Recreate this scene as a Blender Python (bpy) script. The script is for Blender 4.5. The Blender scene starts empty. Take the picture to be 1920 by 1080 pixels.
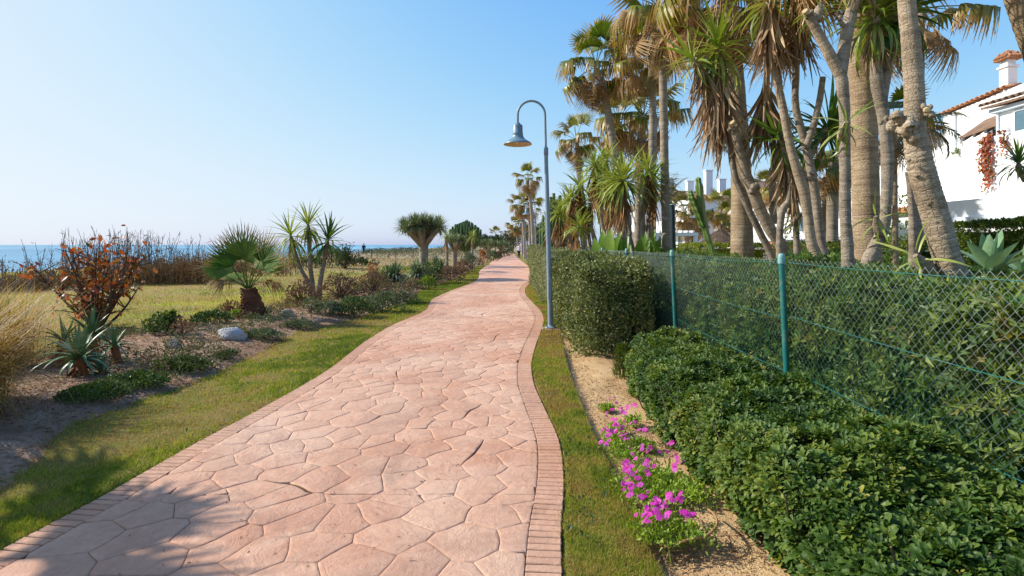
import bpy, math, random
import numpy as np
from mathutils import Vector, Matrix, noise

# ---------------------------------------------------------------- camera, sky, sun, exposure
SC = bpy.context.scene
COL = SC.collection
F, EYE, HY, CX = 1000.0, 1.6, 459.0, 960.0        # focal length in photo pixels, eye height, horizon row, centre column
cd = bpy.data.cameras.new('camera'); CAM = bpy.data.objects.new('camera', cd); COL.objects.link(CAM)
cd.sensor_width = 36.0; cd.lens = 36.0 * F / 1920.0
cd.shift_y = -(540.0 - HY) / 1920.0
cd.clip_start = 0.05; cd.clip_end = 60000.0
CAM.location = (0, 0, EYE); CAM.rotation_euler = (math.pi / 2, 0, 0)
SC.camera = CAM
SC.render.resolution_x, SC.render.resolution_y = 1024, 576

SUN_EL = math.radians(36.0)
SUN_AZ = math.atan2(-0.97, 0.20)                  # clockwise from +Y
TO_SUN = Vector((math.sin(SUN_AZ) * math.cos(SUN_EL), math.cos(SUN_AZ) * math.cos(SUN_EL), math.sin(SUN_EL)))
W = bpy.data.worlds.new('World'); SC.world = W; W.use_nodes = True
wt = W.node_tree; wt.nodes.clear()
sky = wt.nodes.new('ShaderNodeTexSky'); sky.sky_type = 'NISHITA'; sky.sun_disc = False
sky.sun_elevation = SUN_EL; sky.sun_rotation = SUN_AZ
sky.altitude = 0; sky.air_density = 1.0; sky.dust_density = 1.2; sky.ozone_density = 3.2
bg = wt.nodes.new('ShaderNodeBackground'); bg.inputs[1].default_value = 0.15
wo = wt.nodes.new('ShaderNodeOutputWorld')
# tone curve put on the sky colour: the bright aureole and horizon level off towards a pale even blue
def vmath(op, a, b):
    n = wt.nodes.new('ShaderNodeVectorMath'); n.operation = op
    for k, x in enumerate((a, b)):
        if isinstance(x, tuple): n.inputs[k].default_value = x
        else: wt.links.new(x, n.inputs[k])
    return n.outputs[0]
sq = vmath('MULTIPLY', sky.outputs[0], sky.outputs[0])
hz = vmath('MULTIPLY', vmath('DIVIDE', sq, vmath('ADD', sq, (4.6, 3.7, 1.0))), (3.05, 3.30, 3.47))
wt.links.new(hz, bg.inputs[0]); wt.links.new(bg.outputs[0], wo.inputs[0])
sd = bpy.data.lights.new('sun', 'SUN'); SUN = bpy.data.objects.new('sun', sd); COL.objects.link(SUN)
sd.energy = 3.35; sd.angle = math.radians(0.53); sd.color = (1.0, 0.95, 0.875)
SUN.rotation_euler = (-TO_SUN).to_track_quat('-Z', 'Y').to_euler(); SUN.location = TO_SUN * 60
vs = SC.view_settings
vs.view_transform = 'Standard'; vs.look = 'None'; vs.gamma = 1.0; vs.use_curve_mapping = False
vs.exposure = 0.96
try:
    SC.cycles.max_bounces = 8; SC.cycles.transparent_max_bounces = 12
    SC.cycles.use_denoising = True
except Exception:
    pass

# ---------------------------------------------------------------- helpers
R = random.Random(7)
rng = np.random.default_rng(7)
def P(px, py, Z): return np.array([(px - CX) / F * Z, Z, EYE - (py - HY) / F * Z])
def G(px, py, z=0.0):
    Z = (EYE - z) * F / (py - HY); return np.array([(px - CX) / F * Z, Z, z])

class MB:
    """Collects vertices and faces; build() links them as ONE mesh object."""
    def __init__(s):
        s.v = []; s.t = []; s.q = []; s.mt = []; s.mq = []; s.va = []; s.tp = []; s.uv = []; s.n = 0
    def add(s, v, t=None, q=None, var=0.5, tip=0.0, uv=None, mat=0):
        v = np.asarray(v, float).reshape(-1, 3); n = len(v)
        s.v.append(v)
        if t is not None and len(t): t = np.asarray(t, int).reshape(-1, 3); s.t.append(t + s.n); s.mt.append(np.full(len(t), mat))
        if q is not None and len(q): q = np.asarray(q, int).reshape(-1, 4); s.q.append(q + s.n); s.mq.append(np.full(len(q), mat))
        s.va.append(np.broadcast_to(np.asarray(var, float), (n,))); s.tp.append(np.broadcast_to(np.asarray(tip, float), (n,)))
        s.uv.append(np.zeros((n, 3)) if uv is None else np.asarray(uv, float))
        s.n += n
    def mesh(s, name, mats, smooth=True, origin=(0, 0, 0)):
        me = bpy.data.meshes.new(name)
        v = np.concatenate(s.v) - np.asarray(origin, float)
        t = np.concatenate(s.t) if s.t else np.zeros((0, 3), int)
        q = np.concatenate(s.q) if s.q else np.zeros((0, 4), int)
        me.vertices.add(len(v)); me.vertices.foreach_set('co', v.astype(np.float32).ravel())
        L = np.concatenate([t.ravel(), q.ravel()])
        me.loops.add(len(L)); me.loops.foreach_set('vertex_index', L.astype(np.int32))
        st = np.concatenate([np.arange(len(t)) * 3, len(t) * 3 + np.arange(len(q)) * 4])
        me.polygons.add(len(st)); me.polygons.foreach_set('loop_start', st.astype(np.int32))
        mi = np.concatenate((s.mt or [np.zeros(0)]) + (s.mq or [np.zeros(0)]))
        for m in (mats if isinstance(mats, (list, tuple)) else [mats]): me.materials.append(m)
        me.polygons.foreach_set('material_index', mi.astype(np.int32))
        me.polygons.foreach_set('use_smooth', np.full(len(st), bool(smooth)))
        for nm, arr in (('var', s.va), ('tip', s.tp)):
            a = me.attributes.new(nm, 'FLOAT', 'POINT'); a.data.foreach_set('value', np.concatenate(arr).astype(np.float32))
        a = me.attributes.new('puv', 'FLOAT_VECTOR', 'POINT'); a.data.foreach_set('vector', np.concatenate(s.uv).astype(np.float32).ravel())
        me.update(calc_edges=True)
        return me
    def build(s, name, mats, parent=None, smooth=True, label=None, cat=None, group=None, kind=None):
        me = s.mesh(name, mats, smooth, world_loc(parent))
        return link(name, me, parent, None, label, cat, group, kind)

def world_loc(o):
    p = np.zeros(3)
    while o is not None:
        p += np.array(o.location); o = o.parent
    return p
def link(name, data, parent=None, M=None, label=None, cat=None, group=None, kind=None):
    o = bpy.data.objects.new(name, data); COL.objects.link(o)
    if parent is not None: o.parent = parent
    if M is not None: o.matrix_basis = M
    return tag(o, label, cat, group, kind)
def tag(o, label=None, cat=None, group=None, kind=None):
    for k, x in (('label', label), ('category', cat), ('group', group), ('kind', kind)):
        if x: o[k] = x
    return o
def thing(name, label, cat, loc=(0, 0, 0), group=None):
    o = bpy.data.objects.new(name, None); COL.objects.link(o); o.location = loc; o.empty_display_size = .2
    return tag(o, label, cat, group)
def part(name, mb, mat, parent, smooth=True, kind=None, label=None): return mb.build(name, mat, parent, smooth, label, kind=kind)

def nrm(a): a = np.asarray(a, float); return a / np.maximum(np.linalg.norm(a, axis=-1, keepdims=True), 1e-9)
def frames(d, up):
    d = nrm(d); up = np.broadcast_to(np.asarray(up, float), d.shape)
    z = up - (up * d).sum(-1, keepdims=True) * d
    bad = np.linalg.norm(z, axis=-1) < 1e-3
    if bad.any(): z = np.where(bad[..., None], np.cross(d, np.array([1., .3, .1])), z)
    z = nrm(z); x = np.cross(d, z)
    return np.stack([x, d, z], axis=-1)
def mat4(M3, p, sc=1.0):
    m = Matrix([[*(M3[i] * sc), p[i]] for i in range(3)] + [[0, 0, 0, 1]]); return m
def scatter(mb, base, pos, M, sc, var, mat=0):
    """base = (verts, tris, quads, tip); copies it to every pos with rotation M and scale sc."""
    bv, bt, bq, btip = base; n = len(pos); k = len(bv)
    if n == 0: return
    sc = np.broadcast_to(np.asarray(sc, float), (n,)) if np.ndim(sc) < 2 else sc
    S = sc[:, None, None] if sc.ndim == 1 else sc[:, None, :]
    v = np.einsum('nij,nkj->nki', M, bv[None] * S) + pos[:, None, :]
    off = (np.arange(n) * k)[:, None, None]
    t = (bt[None] + off).reshape(-1, 3) if bt is not None and len(bt) else None
    q = (bq[None] + off).reshape(-1, 4) if bq is not None and len(bq) else None
    mb.add(v.reshape(-1, 3), t, q, np.repeat(var, k), np.tile(btip, n), mat=mat)

def sm(a, b, x): t = np.clip((np.asarray(x, float) - a) / (b - a), 0, 1); return t * t * (3 - 2 * t)
_lat = rng.random((64, 64, 64))
def vn(p, scale=1.0):
    """smooth value noise in 0..1 for an (N,3) array"""
    p = np.asarray(p, float) / scale; i = np.floor(p).astype(int); f = p - i; f = f * f * (3 - 2 * f); i &= 63; j = (i + 1) & 63
    x0, y0, z0 = i.T; x1, y1, z1 = j.T; a, b, c = f.T
    l = _lat
    return ((l[x0, y0, z0] * (1 - a) + l[x1, y0, z0] * a) * (1 - b) + (l[x0, y1, z0] * (1 - a) + l[x1, y1, z0] * a) * b) * (1 - c) + \
           ((l[x0, y0, z1] * (1 - a) + l[x1, y0, z1] * a) * (1 - b) + (l[x0, y1, z1] * (1 - a) + l[x1, y1, z1] * a) * b) * c
def vn2(x, y, scale=1.0, seed=0.): return vn(np.stack([np.ravel(x), np.ravel(y), np.full(np.size(x), seed + .37)], 1), scale).reshape(np.shape(x)) if np.ndim(x) else float(vn(np.array([[x, y, seed + .37]]), scale)[0])

def spline(pts, n):
    """Catmull-Rom through points, n samples"""
    p = np.asarray(pts, float)
    if len(p) == 2: return p[0] + (p[1] - p[0]) * np.linspace(0, 1, n)[:, None]
    p = np.concatenate([[2 * p[0] - p[1]], p, [2 * p[-1] - p[-2]]]); m = len(p) - 3
    u = np.linspace(0, m - 1e-6, n); k = u.astype(int); t = (u - k)[:, None]
    a, b, c, d = p[k], p[k + 1], p[k + 2], p[k + 3]
    return .5 * (2 * b + (c - a) * t + (2 * a - 5 * b + 4 * c - d) * t ** 2 + (3 * b - a - 3 * c + d) * t ** 3)
def tube(mb, pts, rad, n=None, seg=8, bump=0.0, pitch=.05, noise_amp=0.0, cap=True, var=.5, mat=0, tip=0., sq=1.0):
    """tapered tube along points; optional rings and lumps. uv = (girth in m, length in m)"""
    pts = np.asarray(pts, float); rad = np.atleast_1d(np.asarray(rad, float)); rad = np.interp(np.linspace(0, 1, len(pts)), np.linspace(0, 1, len(rad)), rad) if len(rad) > 1 else np.full(len(pts), rad[0])
    if n is None: n = len(pts)
    c = spline(pts, n) if n != len(pts) or len(pts) > 2 else pts
    r = np.interp(np.linspace(0, 1, n), np.linspace(0, 1, len(pts)), rad)
    tg = nrm(np.gradient(c, axis=0)); L = np.concatenate([[0], np.cumsum(np.linalg.norm(np.diff(c, axis=0), axis=1))])
    x = np.cross(tg[0], [0, 1, 0.01]); x = x / max(np.linalg.norm(x), 1e-6)
    X = []
    for i in range(n):
        x = x - tg[i] * (x @ tg[i]); x = x / max(np.linalg.norm(x), 1e-9); X.append(x)
    X = np.array(X); Y = np.cross(tg, X)
    a = np.linspace(0, 2 * np.pi, seg + 1)
    rr = r[:, None] * np.ones((1, seg + 1))
    if bump: rr = rr * (1 + bump * np.abs(np.sin(np.pi * L / pitch + 3 * vn2(L, L * 0, .6, r[0] * 99)))[:, None] - bump * .5)
    v = c[:, None, :] + rr[..., None] * (np.cos(a)[None, :, None] * X[:, None] + np.sin(a)[None, :, None] * Y[:, None])
    if noise_amp:
        nz = vn(v.reshape(-1, 3), .16).reshape(n, seg + 1) * .65 + vn(v.reshape(-1, 3), .05).reshape(n, seg + 1) * .35 - .5
        nz[:, -1] = nz[:, 0]
        v = c[:, None, :] + (v - c[:, None, :]) * (1 + noise_amp * nz * 2)[..., None]
    uv = np.stack([np.broadcast_to(a[None] * r.mean(), (n, seg + 1)), np.broadcast_to(L[:, None], (n, seg + 1)), np.zeros((n, seg + 1))], -1)
    i, j = np.meshgrid(np.arange(n - 1), np.arange(seg), indexing='ij'); b = (i * (seg + 1) + j).ravel()
    q = np.stack([b, b + 1, b + seg + 2, b + seg + 1], 1)
    tipa = np.repeat(np.linspace(0, 1, n), seg + 1) if tip == 'len' else tip
    mb.add(v.reshape(-1, 3), None, q, var, tipa, uv.reshape(-1, 3), mat)
    if cap:
        for e in (0, n - 1):
            ring = v[e, :seg]; m = np.concatenate([ring, [c[e] + tg[e] * (r[e] * .15 if e else -r[e] * .1)]])
            k = np.arange(seg); f = np.stack([k, (k + 1) % seg, np.full(seg, seg)], 1)
            if e == 0: f = f[:, ::-1]
            mb.add(m, f, None, var, 1.0 if tip == 'len' and e else (0. if tip == 'len' else tip), np.concatenate([uv[e, :seg], [uv[e, 0]]]), mat)
    return c
def box(mb, lo, hi, mat=0, var=.5, bev=0.0, rot=0.0, piv=None):
    lo = np.asarray(lo, float); hi = np.asarray(hi, float)
    if bev:
        x = [lo[0], lo[0] + bev, hi[0] - bev, hi[0]]; y = [lo[1], lo[1] + bev, hi[1] - bev, hi[1]]; z = [lo[2], lo[2] + bev, hi[2] - bev, hi[2]]
        v = np.array([(x[0], y[1], z[1]), (x[0], y[2], z[1]), (x[0], y[2], z[2]), (x[0], y[1], z[2]),
                      (x[3], y[1], z[1]), (x[3], y[2], z[1]), (x[3], y[2], z[2]), (x[3], y[1], z[2]),
                      (x[1], y[0], z[1]), (x[2], y[0], z[1]), (x[2], y[0], z[2]), (x[1], y[0], z[2]),
                      (x[1], y[3], z[1]), (x[2], y[3], z[1]), (x[2], y[3], z[2]), (x[1], y[3], z[2]),
                      (x[1], y[1], z[0]), (x[2], y[1], z[0]), (x[2], y[2], z[0]), (x[1], y[2], z[0]),
                      (x[1], y[1], z[3]), (x[2], y[1], z[3]), (x[2], y[2], z[3]), (x[1], y[2], z[3])])
        q = [(0, 3, 2, 1), (4, 5, 6, 7), (8, 9, 10, 11), (12, 15, 14, 13), (16, 19, 18, 17), (20, 21, 22, 23),
             (0, 8, 11, 3), (1, 2, 14, 12), (4, 7, 10, 9), (5, 13, 15 - 0, 6) if 0 else (5, 13, 14, 6), (0, 1, 19, 16), (4, 17, 18, 5), (3, 20, 23, 2), (7, 6, 22, 21),
             (8, 16, 17, 9), (12, 13, 18, 19), (11, 10, 21, 20), (15, 23, 22, 14)]
        # vertex 15 sits at (x1,y3,z2); 14 at (x2,y3,z2); 12 at (x1,y3,z1); 13 at (x2,y3,z1)
        q[7] = (1, 2, 15, 12)
        t = [(0, 16, 8), (1, 12, 19), (4, 9, 17), (5, 18, 13), (3, 11, 20), (2, 23, 15), (7, 21, 10), (6, 14, 22)]
    else:
        v = np.array([(a, b, c) for a in (lo[0], hi[0]) for b in (lo[1], hi[1]) for c in (lo[2], hi[2])])
        q = [(0, 1, 3, 2), (4, 6, 7, 5), (0, 4, 5, 1), (2, 3, 7, 6), (0, 2, 6, 4), (1, 5, 7, 3)]; t = None
    if rot:
        p = np.asarray(piv if piv is not None else (lo + hi) / 2); c, s = math.cos(rot), math.sin(rot)
        d = v - p; v = p + np.stack([d[:, 0] * c - d[:, 1] * s, d[:, 0] * s + d[:, 1] * c, d[:, 2]], 1)
    mb.add(v, t, q, var, mat=mat)
def lathe(mb, prof, c=(0, 0, 0), seg=24, mat=0, var=.5):
    prof = np.asarray(prof, float); a = np.linspace(0, 2 * np.pi, seg, endpoint=False); n = len(prof)
    v = np.stack([prof[:, :1] * np.cos(a), prof[:, :1] * np.sin(a), np.repeat(prof[:, 1:2], seg, 1)], -1).reshape(-1, 3) + np.asarray(c)
    i, j = np.meshgrid(np.arange(n - 1), np.arange(seg), indexing='ij'); i = i.ravel(); j = j.ravel(); k = (j + 1) % seg
    mb.add(v, None, np.stack([i * seg + j, i * seg + k, (i + 1) * seg + k, (i + 1) * seg + j], 1), var, mat=mat)
def strip(mb, left, right, ys, z, nx=6, mat=0):
    """sheet between two curves x(y); z = f(x, y, t)"""
    ys = np.asarray(ys); t = np.linspace(0, 1, nx + 1)
    xl, xr = left(ys), right(ys)
    X = xl[:, None] + (xr - xl)[:, None] * t; Y = np.repeat(ys[:, None], nx + 1, 1); T = np.broadcast_to(t, X.shape)
    v = np.stack([X, Y, z(X, Y, T)], -1).reshape(-1, 3)
    i, j = np.meshgrid(np.arange(len(ys) - 1), np.arange(nx), indexing='ij'); b = (i * (nx + 1) + j).ravel()
    mb.add(v, None, np.stack([b, b + 1, b + nx + 2, b + nx + 1], 1), mat=mat)

# leaf shapes: blade along +Y, broad side facing +Z
def blade(L=1., Wd=.05, seg=5, droop=.5, fold=.25, base=.55, peak=.3, end=.02):
    t = np.linspace(0, 1, seg + 1)
    w = np.where(t < peak, base + (1 - base) * np.sin(t / peak * np.pi / 2), np.maximum(1 - ((t - peak) / (1 - peak)) ** 1.7, end)) * Wd / 2
    a = -droop * t ** 1.4; dy, dz = np.cos(a), np.sin(a)
    y = np.concatenate([[0], np.cumsum((dy[1:] + dy[:-1]) / 2)]) * L / seg; z = np.concatenate([[0], np.cumsum((dz[1:] + dz[:-1]) / 2)]) * L / seg
    v = np.stack([np.stack([-w, y - np.sin(a) * fold * w * 0, z + fold * w], 1), np.stack([0 * w, y, z], 1), np.stack([w, y, z + fold * w], 1)], 1).reshape(-1, 3)
    i = np.arange(seg) * 3
    q = np.concatenate([np.stack([i, i + 1, i + 4, i + 3], 1), np.stack([i + 1, i + 2, i + 5, i + 4], 1)])
    return v, None, q, np.repeat(t, 3)
LEAF4 = (np.array([[0, 0, 0], [-.5, .45, .12], [0, 1, -.06], [.5, .45, .12]], float) * [1, 1, 1], np.array([[0, 2, 1], [0, 3, 2]]), None, np.array([0, .5, 1, .5]))
def leafshape(wd, fold=.1, curl=-.1):
    v, t, q, tip = LEAF4; v = v.copy(); v[:, 0] *= wd; v[1, 2] = v[3, 2] = fold; v[2, 2] = curl; return v, t, q, tip
def obovate(wd=.36, curl=-.12):
    v = np.array([[0, 0, 0], [-.25 * wd, .3, .04], [.25 * wd, .3, .04], [-.5 * wd, .72, .03], [.5 * wd, .72, .03], [0, .66, -.03], [-.22 * wd, .96, curl], [.22 * wd, .96, curl]], float)
    t = np.array([[0, 5, 1], [0, 2, 5], [1, 5, 3], [2, 4, 5], [3, 5, 6], [5, 4, 7], [5, 7, 6]])
    return v, t, None, v[:, 1].copy()
GRASS = (np.array([[-.5, 0, 0], [.5, 0, 0], [0, 1, 0]], float), np.array([[0, 1, 2]]), None, np.array([0, 0, 1.]))

# ---------------------------------------------------------------- materials
def lin(c):
    return tuple(((x / 255) / 12.92 if x / 255 <= .04045 else ((x / 255 + .055) / 1.055) ** 2.4) for x in c)
class NT:
    def __init__(s, name):
        s.m = bpy.data.materials.new(name); s.m.use_nodes = True; s.t = s.m.node_tree; s.t.nodes.clear()
        s.out = s.n('ShaderNodeOutputMaterial')
    def n(s, typ, **kw):
        nd = s.t.nodes.new(typ)
        for k, x in kw.items():
            if k.startswith('i_'): nd.inputs[int(k[2:])].default_value = x
            else: setattr(nd, k, x)
        return nd
    def l(s, a, b): s.t.links.new(a, b)
    def ramp(s, fac, stops):
        r = s.n('ShaderNodeValToRGB'); e = r.color_ramp.elements
        while len(e) < len(stops): e.new(.5)
        for el, (p, c) in zip(e, stops): el.position = p; el.color = (*c, 1) if len(c) == 3 else c
        s.l(fac, r.inputs[0]); return r.outputs[0]
    def noise(s, scale, detail=5, rough=.6, vec=None, dist=0.):
        nd = s.n('ShaderNodeTexNoise'); nd.inputs['Scale'].default_value = scale; nd.inputs['Detail'].default_value = detail
        nd.inputs['Roughness'].default_value = rough; nd.inputs['Distortion'].default_value = dist
        if vec is not None: s.l(vec, nd.inputs['Vector'])
        return nd.outputs[0]
    def mix(s, f, a, b, mode='MIX'):
        nd = s.n('ShaderNodeMix', data_type='RGBA', blend_type=mode)
        for k, x in ((0, f), (6, a), (7, b)):
            if isinstance(x, (int, float)): nd.inputs[k].default_value = x
            elif isinstance(x, tuple): nd.inputs[k].default_value = (*x, 1) if len(x) == 3 else x
            else: s.l(x, nd.inputs[k])
        return nd.outputs[2]
    def math(s, op, a, b=0.5, clamp=False):
        nd = s.n('ShaderNodeMath', operation=op); nd.use_clamp = clamp
        for k, x in ((0, a), (1, b)):
            if isinstance(x, (int, float)): nd.inputs[k].default_value = x
            else: s.l(x, nd.inputs[k])
        return nd.outputs[0]
    def attr(s, nm, out='Fac'): return s.n('ShaderNodeAttribute', attribute_name=nm).outputs[out]
    def pos(s): return s.n('ShaderNodeNewGeometry').outputs['Position']
    def obj(s): return s.n('ShaderNodeTexCoord').outputs['Object']
    def rnd(s): return s.n('ShaderNodeObjectInfo').outputs['Random']
    def bump(s, h, strength=.3, dist=.02, normal=None):
        b = s.n('ShaderNodeBump'); b.inputs['Strength'].default_value = strength; b.inputs['Distance'].default_value = dist
        s.l(h, b.inputs['Height'])
        if normal is not None: s.l(normal, b.inputs['Normal'])
        return b.outputs[0]
    def bsdf(s, col, rough=.6, normal=None, metal=0., spec=.5, trans=0., tcol=None):
        b = s.n('ShaderNodeBsdfPrincipled')
        if isinstance(col, tuple): b.inputs['Base Color'].default_value = (*col, 1)
        else: s.l(col, b.inputs['Base Color'])
        if isinstance(rough, (int, float)): b.inputs['Roughness'].default_value = rough
        else: s.l(rough, b.inputs['Roughness'])
        b.inputs['Metallic'].default_value = metal; b.inputs['Specular IOR Level'].default_value = spec
        if normal is not None: s.l(normal, b.inputs['Normal'])
        o = b.outputs[0]
        if trans:
            tr = s.n('ShaderNodeBsdfTranslucent')
            c = tcol if tcol is not None else col
            if isinstance(c, tuple): tr.inputs[0].default_value = (*c, 1)
            else: s.l(c, tr.inputs[0])
            mx = s.n('ShaderNodeMixShader'); mx.inputs[0].default_value = trans
            s.l(o, mx.inputs[1]); s.l(tr.outputs[0], mx.inputs[2]); o = mx.outputs[0]
        s.l(o, s.out.inputs[0]); return s.m

def leaf_mat(name, cols, src='attr', rough=.42, trans=.28, tipcol=None, tip0=.75, spec=.4, warm=(1.25, 1.3, .55)):
    """foliage: colour picked per leaf from a ramp, optional dry tips, light passing through"""
    k = NT(name)
    f = k.attr('var') if src == 'attr' else k.rnd()
    n = len(cols); c = k.ramp(f, [(i / max(n - 1, 1), lin(x)) for i, x in enumerate(cols)])
    if tipcol is not None:
        tt = k.attr('tip'); m = k.n('ShaderNodeMapRange'); m.inputs[1].default_value = tip0; m.inputs[2].default_value = 1.0
        k.l(tt, m.inputs[0]); c = k.mix(m.outputs[0], c, lin(tipcol))
    nz = k.noise(9, 3, .6, k.obj()); c = k.mix(.35, c, k.ramp(nz, [(.3, (.55, .55, .55)), (.7, (1.25, 1.25, 1.2))]), 'MULTIPLY')
    tc = k.mix(1.0, c, warm, 'MULTIPLY')
    return k.bsdf(c, rough, None, 0, spec, trans, tc)
def plain(name, col, rough=.6, var=.25, scale=6, bump=.15, dist=.01, metal=0., spec=.4, stain=None):
    k = NT(name); v = k.obj(); nz = k.noise(scale, 6, .65, v)
    c = k.mix(var, lin(col), k.ramp(nz, [(.25, tuple(x * .45 for x in lin(col))), (.75, tuple(min(.92, x * 1.45) for x in lin(col)))]))
    if stain: c = k.mix(k.ramp(k.noise(scale * .35, 5, .7, v), [(.52, (0, 0, 0)), (.72, (.8, .8, .8))]), c, lin(stain))
    return k.bsdf(c, rough, k.bump(k.noise(scale * 5, 5, .6, v), bump, dist) if bump else None, metal, spec)
M = {}
# ---------------------------------------------------------------- material set
def mat_ground(name, cols, scales=(.35, 3.0, 40.), rough=.95, bump=.5, dist=.02, weights=(.6, .3)):
    k = NT(name); p = k.pos()
    a = k.noise(scales[0], 6, .65, p, .4); b = k.noise(scales[1], 6, .7, p); c = k.noise(scales[2], 4, .6, p)
    f = k.math('ADD', k.math('MULTIPLY', a, weights[0]), k.math('ADD', k.math('MULTIPLY', b, weights[1]), k.math('MULTIPLY', c, 1 - sum(weights))))
    n = len(cols); col = k.ramp(f, [(.34 + .32 * i / (n - 1), lin(x)) for i, x in enumerate(cols)])
    h = k.math('ADD', k.math('MULTIPLY', b, .6), c)
    return k.bsdf(col, rough, k.bump(h, bump, dist), 0, .15)
def field_mat():
    k = NT('field_grass_ground'); p = k.pos(); a = k.noise(.22, 6, .65, p, .4); b = k.noise(1.3, 6, .7, p); c = k.noise(30, 4, .6, p)
    f = k.math('ADD', k.math('MULTIPLY', a, .6), k.math('ADD', k.math('MULTIPLY', b, .3), k.math('MULTIPLY', c, .1)))
    col = k.ramp(f, [(.36, lin((134, 108, 74))), (.44, lin((164, 138, 88))), (.50, lin((150, 128, 78))), (.56, lin((166, 166, 58))), (.66, lin((172, 150, 92)))])
    dry = k.ramp(f, [(.36, lin((118, 106, 74))), (.5, lin((164, 146, 112))), (.64, lin((136, 122, 84)))])
    sp = k.n('ShaderNodeSeparateXYZ'); k.l(p, sp.inputs[0]); far = k.n('ShaderNodeMapRange'); far.inputs[1].default_value = 24.; far.inputs[2].default_value = 44.
    k.l(k.math('ADD', sp.outputs[1], k.math('MULTIPLY', k.math('SUBTRACT', a, .5), 60.)), far.inputs[0])
    col = k.mix(far.outputs[0], col, dry)
    return k.bsdf(col, .95, k.bump(k.math('ADD', k.math('MULTIPLY', b, .6), c), .8, .05), 0, .15)
M['field'] = field_mat()
M['mulch'] = mat_ground('mulch', [(110, 84, 66), (152, 120, 94), (182, 152, 124), (134, 106, 84)], (1.2, 9., 60.), bump=1., dist=.03)
M['soil'] = mat_ground('sandy_soil', [(142, 108, 70), (186, 150, 106), (202, 170, 124), (168, 132, 90)], (1.0, 7., 70.), bump=.9, dist=.02)
M['verge'] = mat_ground('verge_turf', [(112, 94, 54), (112, 114, 42), (146, 122, 72), (94, 102, 36)], (.8, 5., 60.), bump=1., dist=.03)
M['garden'] = mat_ground('garden_ground', [(70, 74, 36), (92, 84, 50), (80, 96, 40)], (.6, 4., 40.))
M['dune'] = mat_ground('dune', [(150, 126, 92), (118, 108, 66), (172, 150, 112)], (.1, .8, 6.), bump=.6, dist=.1)

def stone_mat(name, base, alt, pale, src):
    k = NT(name); p = k.pos()
    r = k.rnd() if src == 'obj' else k.attr('var')
    big = k.noise(.55, 5, .6, p, .3); mid = k.noise(4.5, 7, .72, p, .8); fine = k.noise(55, 5, .7, p)
    c = k.mix(k.math('MULTIPLY', r, .8), lin(base), lin(alt))
    c = k.mix(k.ramp(big, [(.42, (0, 0, 0)), (.66, (.75, .75, .75))]), c, lin(pale))
    c = k.mix(k.ramp(mid, [(.5, (0, 0, 0)), (.72, (.55, .55, .55))]), c, lin(pale))
    c = k.mix(.45, c, k.ramp(k.noise(11, 7, .78, p, 1.6), [(.3, (.66, .60, .56)), (.58, (1.06, 1.05, 1.04))]), 'MULTIPLY')
    c = k.mix(k.ramp(k.noise(.8, 7, .75, p, 1.0), [(.5, (0, 0, 0)), (.68, (.5, .5, .5))]), c, lin((150, 112, 92)))
    c = k.mix(k.ramp(k.noise(120, 2, .5, p), [(.68, (0, 0, 0)), (.74, (.5, .5, .5))]), c, lin((120, 92, 76)))
    # cleft-slate relief: long shallow ridges, pits and grain
    w = k.noise(7., 8, .75, p, 1.6); w2 = k.noise(22, 6, .7, p, .6)
    h = k.math('ADD', k.math('MULTIPLY', w, 1.0), k.math('ADD', k.math('MULTIPLY', w2, .35), k.math('MULTIPLY', fine, .08)))
    rough = k.ramp(mid, [(.3, (.5, .5, .5)), (.7, (.72, .72, .72))])
    return k.bsdf(c, rough, k.bump(h, .85, .018), 0, .35)
M['stone'] = stone_mat('stamped_stone', (192, 139, 107), (205, 155, 122), (220, 185, 156), 'obj')
M['stone_far'] = stone_mat('stamped_stone_far', (192, 139, 107), (205, 155, 122), (220, 185, 156), 'attr')
M['brick'] = stone_mat('border_brick', (188, 136, 102), (202, 150, 116), (214, 174, 144), 'obj')
M['brick_far'] = stone_mat('border_brick_far', (188, 136, 102), (202, 150, 116), (214, 174, 144), 'attr')
M['joint'] = mat_ground('joint_dirt', [(66, 48, 38), (96, 72, 56), (128, 98, 78)], (1.2, 8., 60.), bump=.4, dist=.005)
def far_path():
    k = NT('far_path'); p = k.pos(); v = k.n('ShaderNodeTexVoronoi', feature='DISTANCE_TO_EDGE'); v.inputs['Scale'].default_value = 2.7; k.l(p, v.inputs['Vector'])
    c = k.ramp(k.noise(.7, 6, .7, p, .4), [(.35, lin((200, 142, 110))), (.65, lin((216, 172, 142)))])
    c = k.mix(k.ramp(v.outputs['Distance'], [(.0, (1, 1, 1)), (.035, (0, 0, 0))]), c, lin((150, 108, 92)))
    return k.bsdf(c, .65, k.bump(v.outputs['Distance'], .3, .01), 0, .35)
M['far_path'] = far_path()

def sea_mat():
    k = NT('sea_water'); p = k.pos()
    mp = k.n('ShaderNodeMapping'); mp.inputs['Scale'].default_value = (1.0, .45, 1.0); mp.inputs['Rotation'].default_value = (0, 0, .5); k.l(p, mp.inputs[0])
    h = k.math('ADD', k.noise(.45, 6, .62, mp.outputs[0], .4), k.math('MULTIPLY', k.noise(.06, 4, .6, mp.outputs[0]), 2.))
    m2 = k.n('ShaderNodeMapping'); m2.inputs['Scale'].default_value = (.0035, .0011, 1.); m2.inputs['Rotation'].default_value = (0, 0, .35); k.l(p, m2.inputs[0])
    c = k.ramp(k.noise(1., 7, .7, m2.outputs[0], .6), [(.36, lin((48, 118, 150))), (.52, lin((66, 140, 166))), (.66, lin((118, 172, 190)))])
    c2 = k.ramp(k.noise(.008, 5, .6, mp.outputs[0]), [(.4, lin((74, 146, 168))), (.6, lin((98, 168, 184)))])
    return k.bsdf(c, .32, k.bump(h, .9, .6), 0, .5)
M['sea'] = sea_mat()

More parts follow.
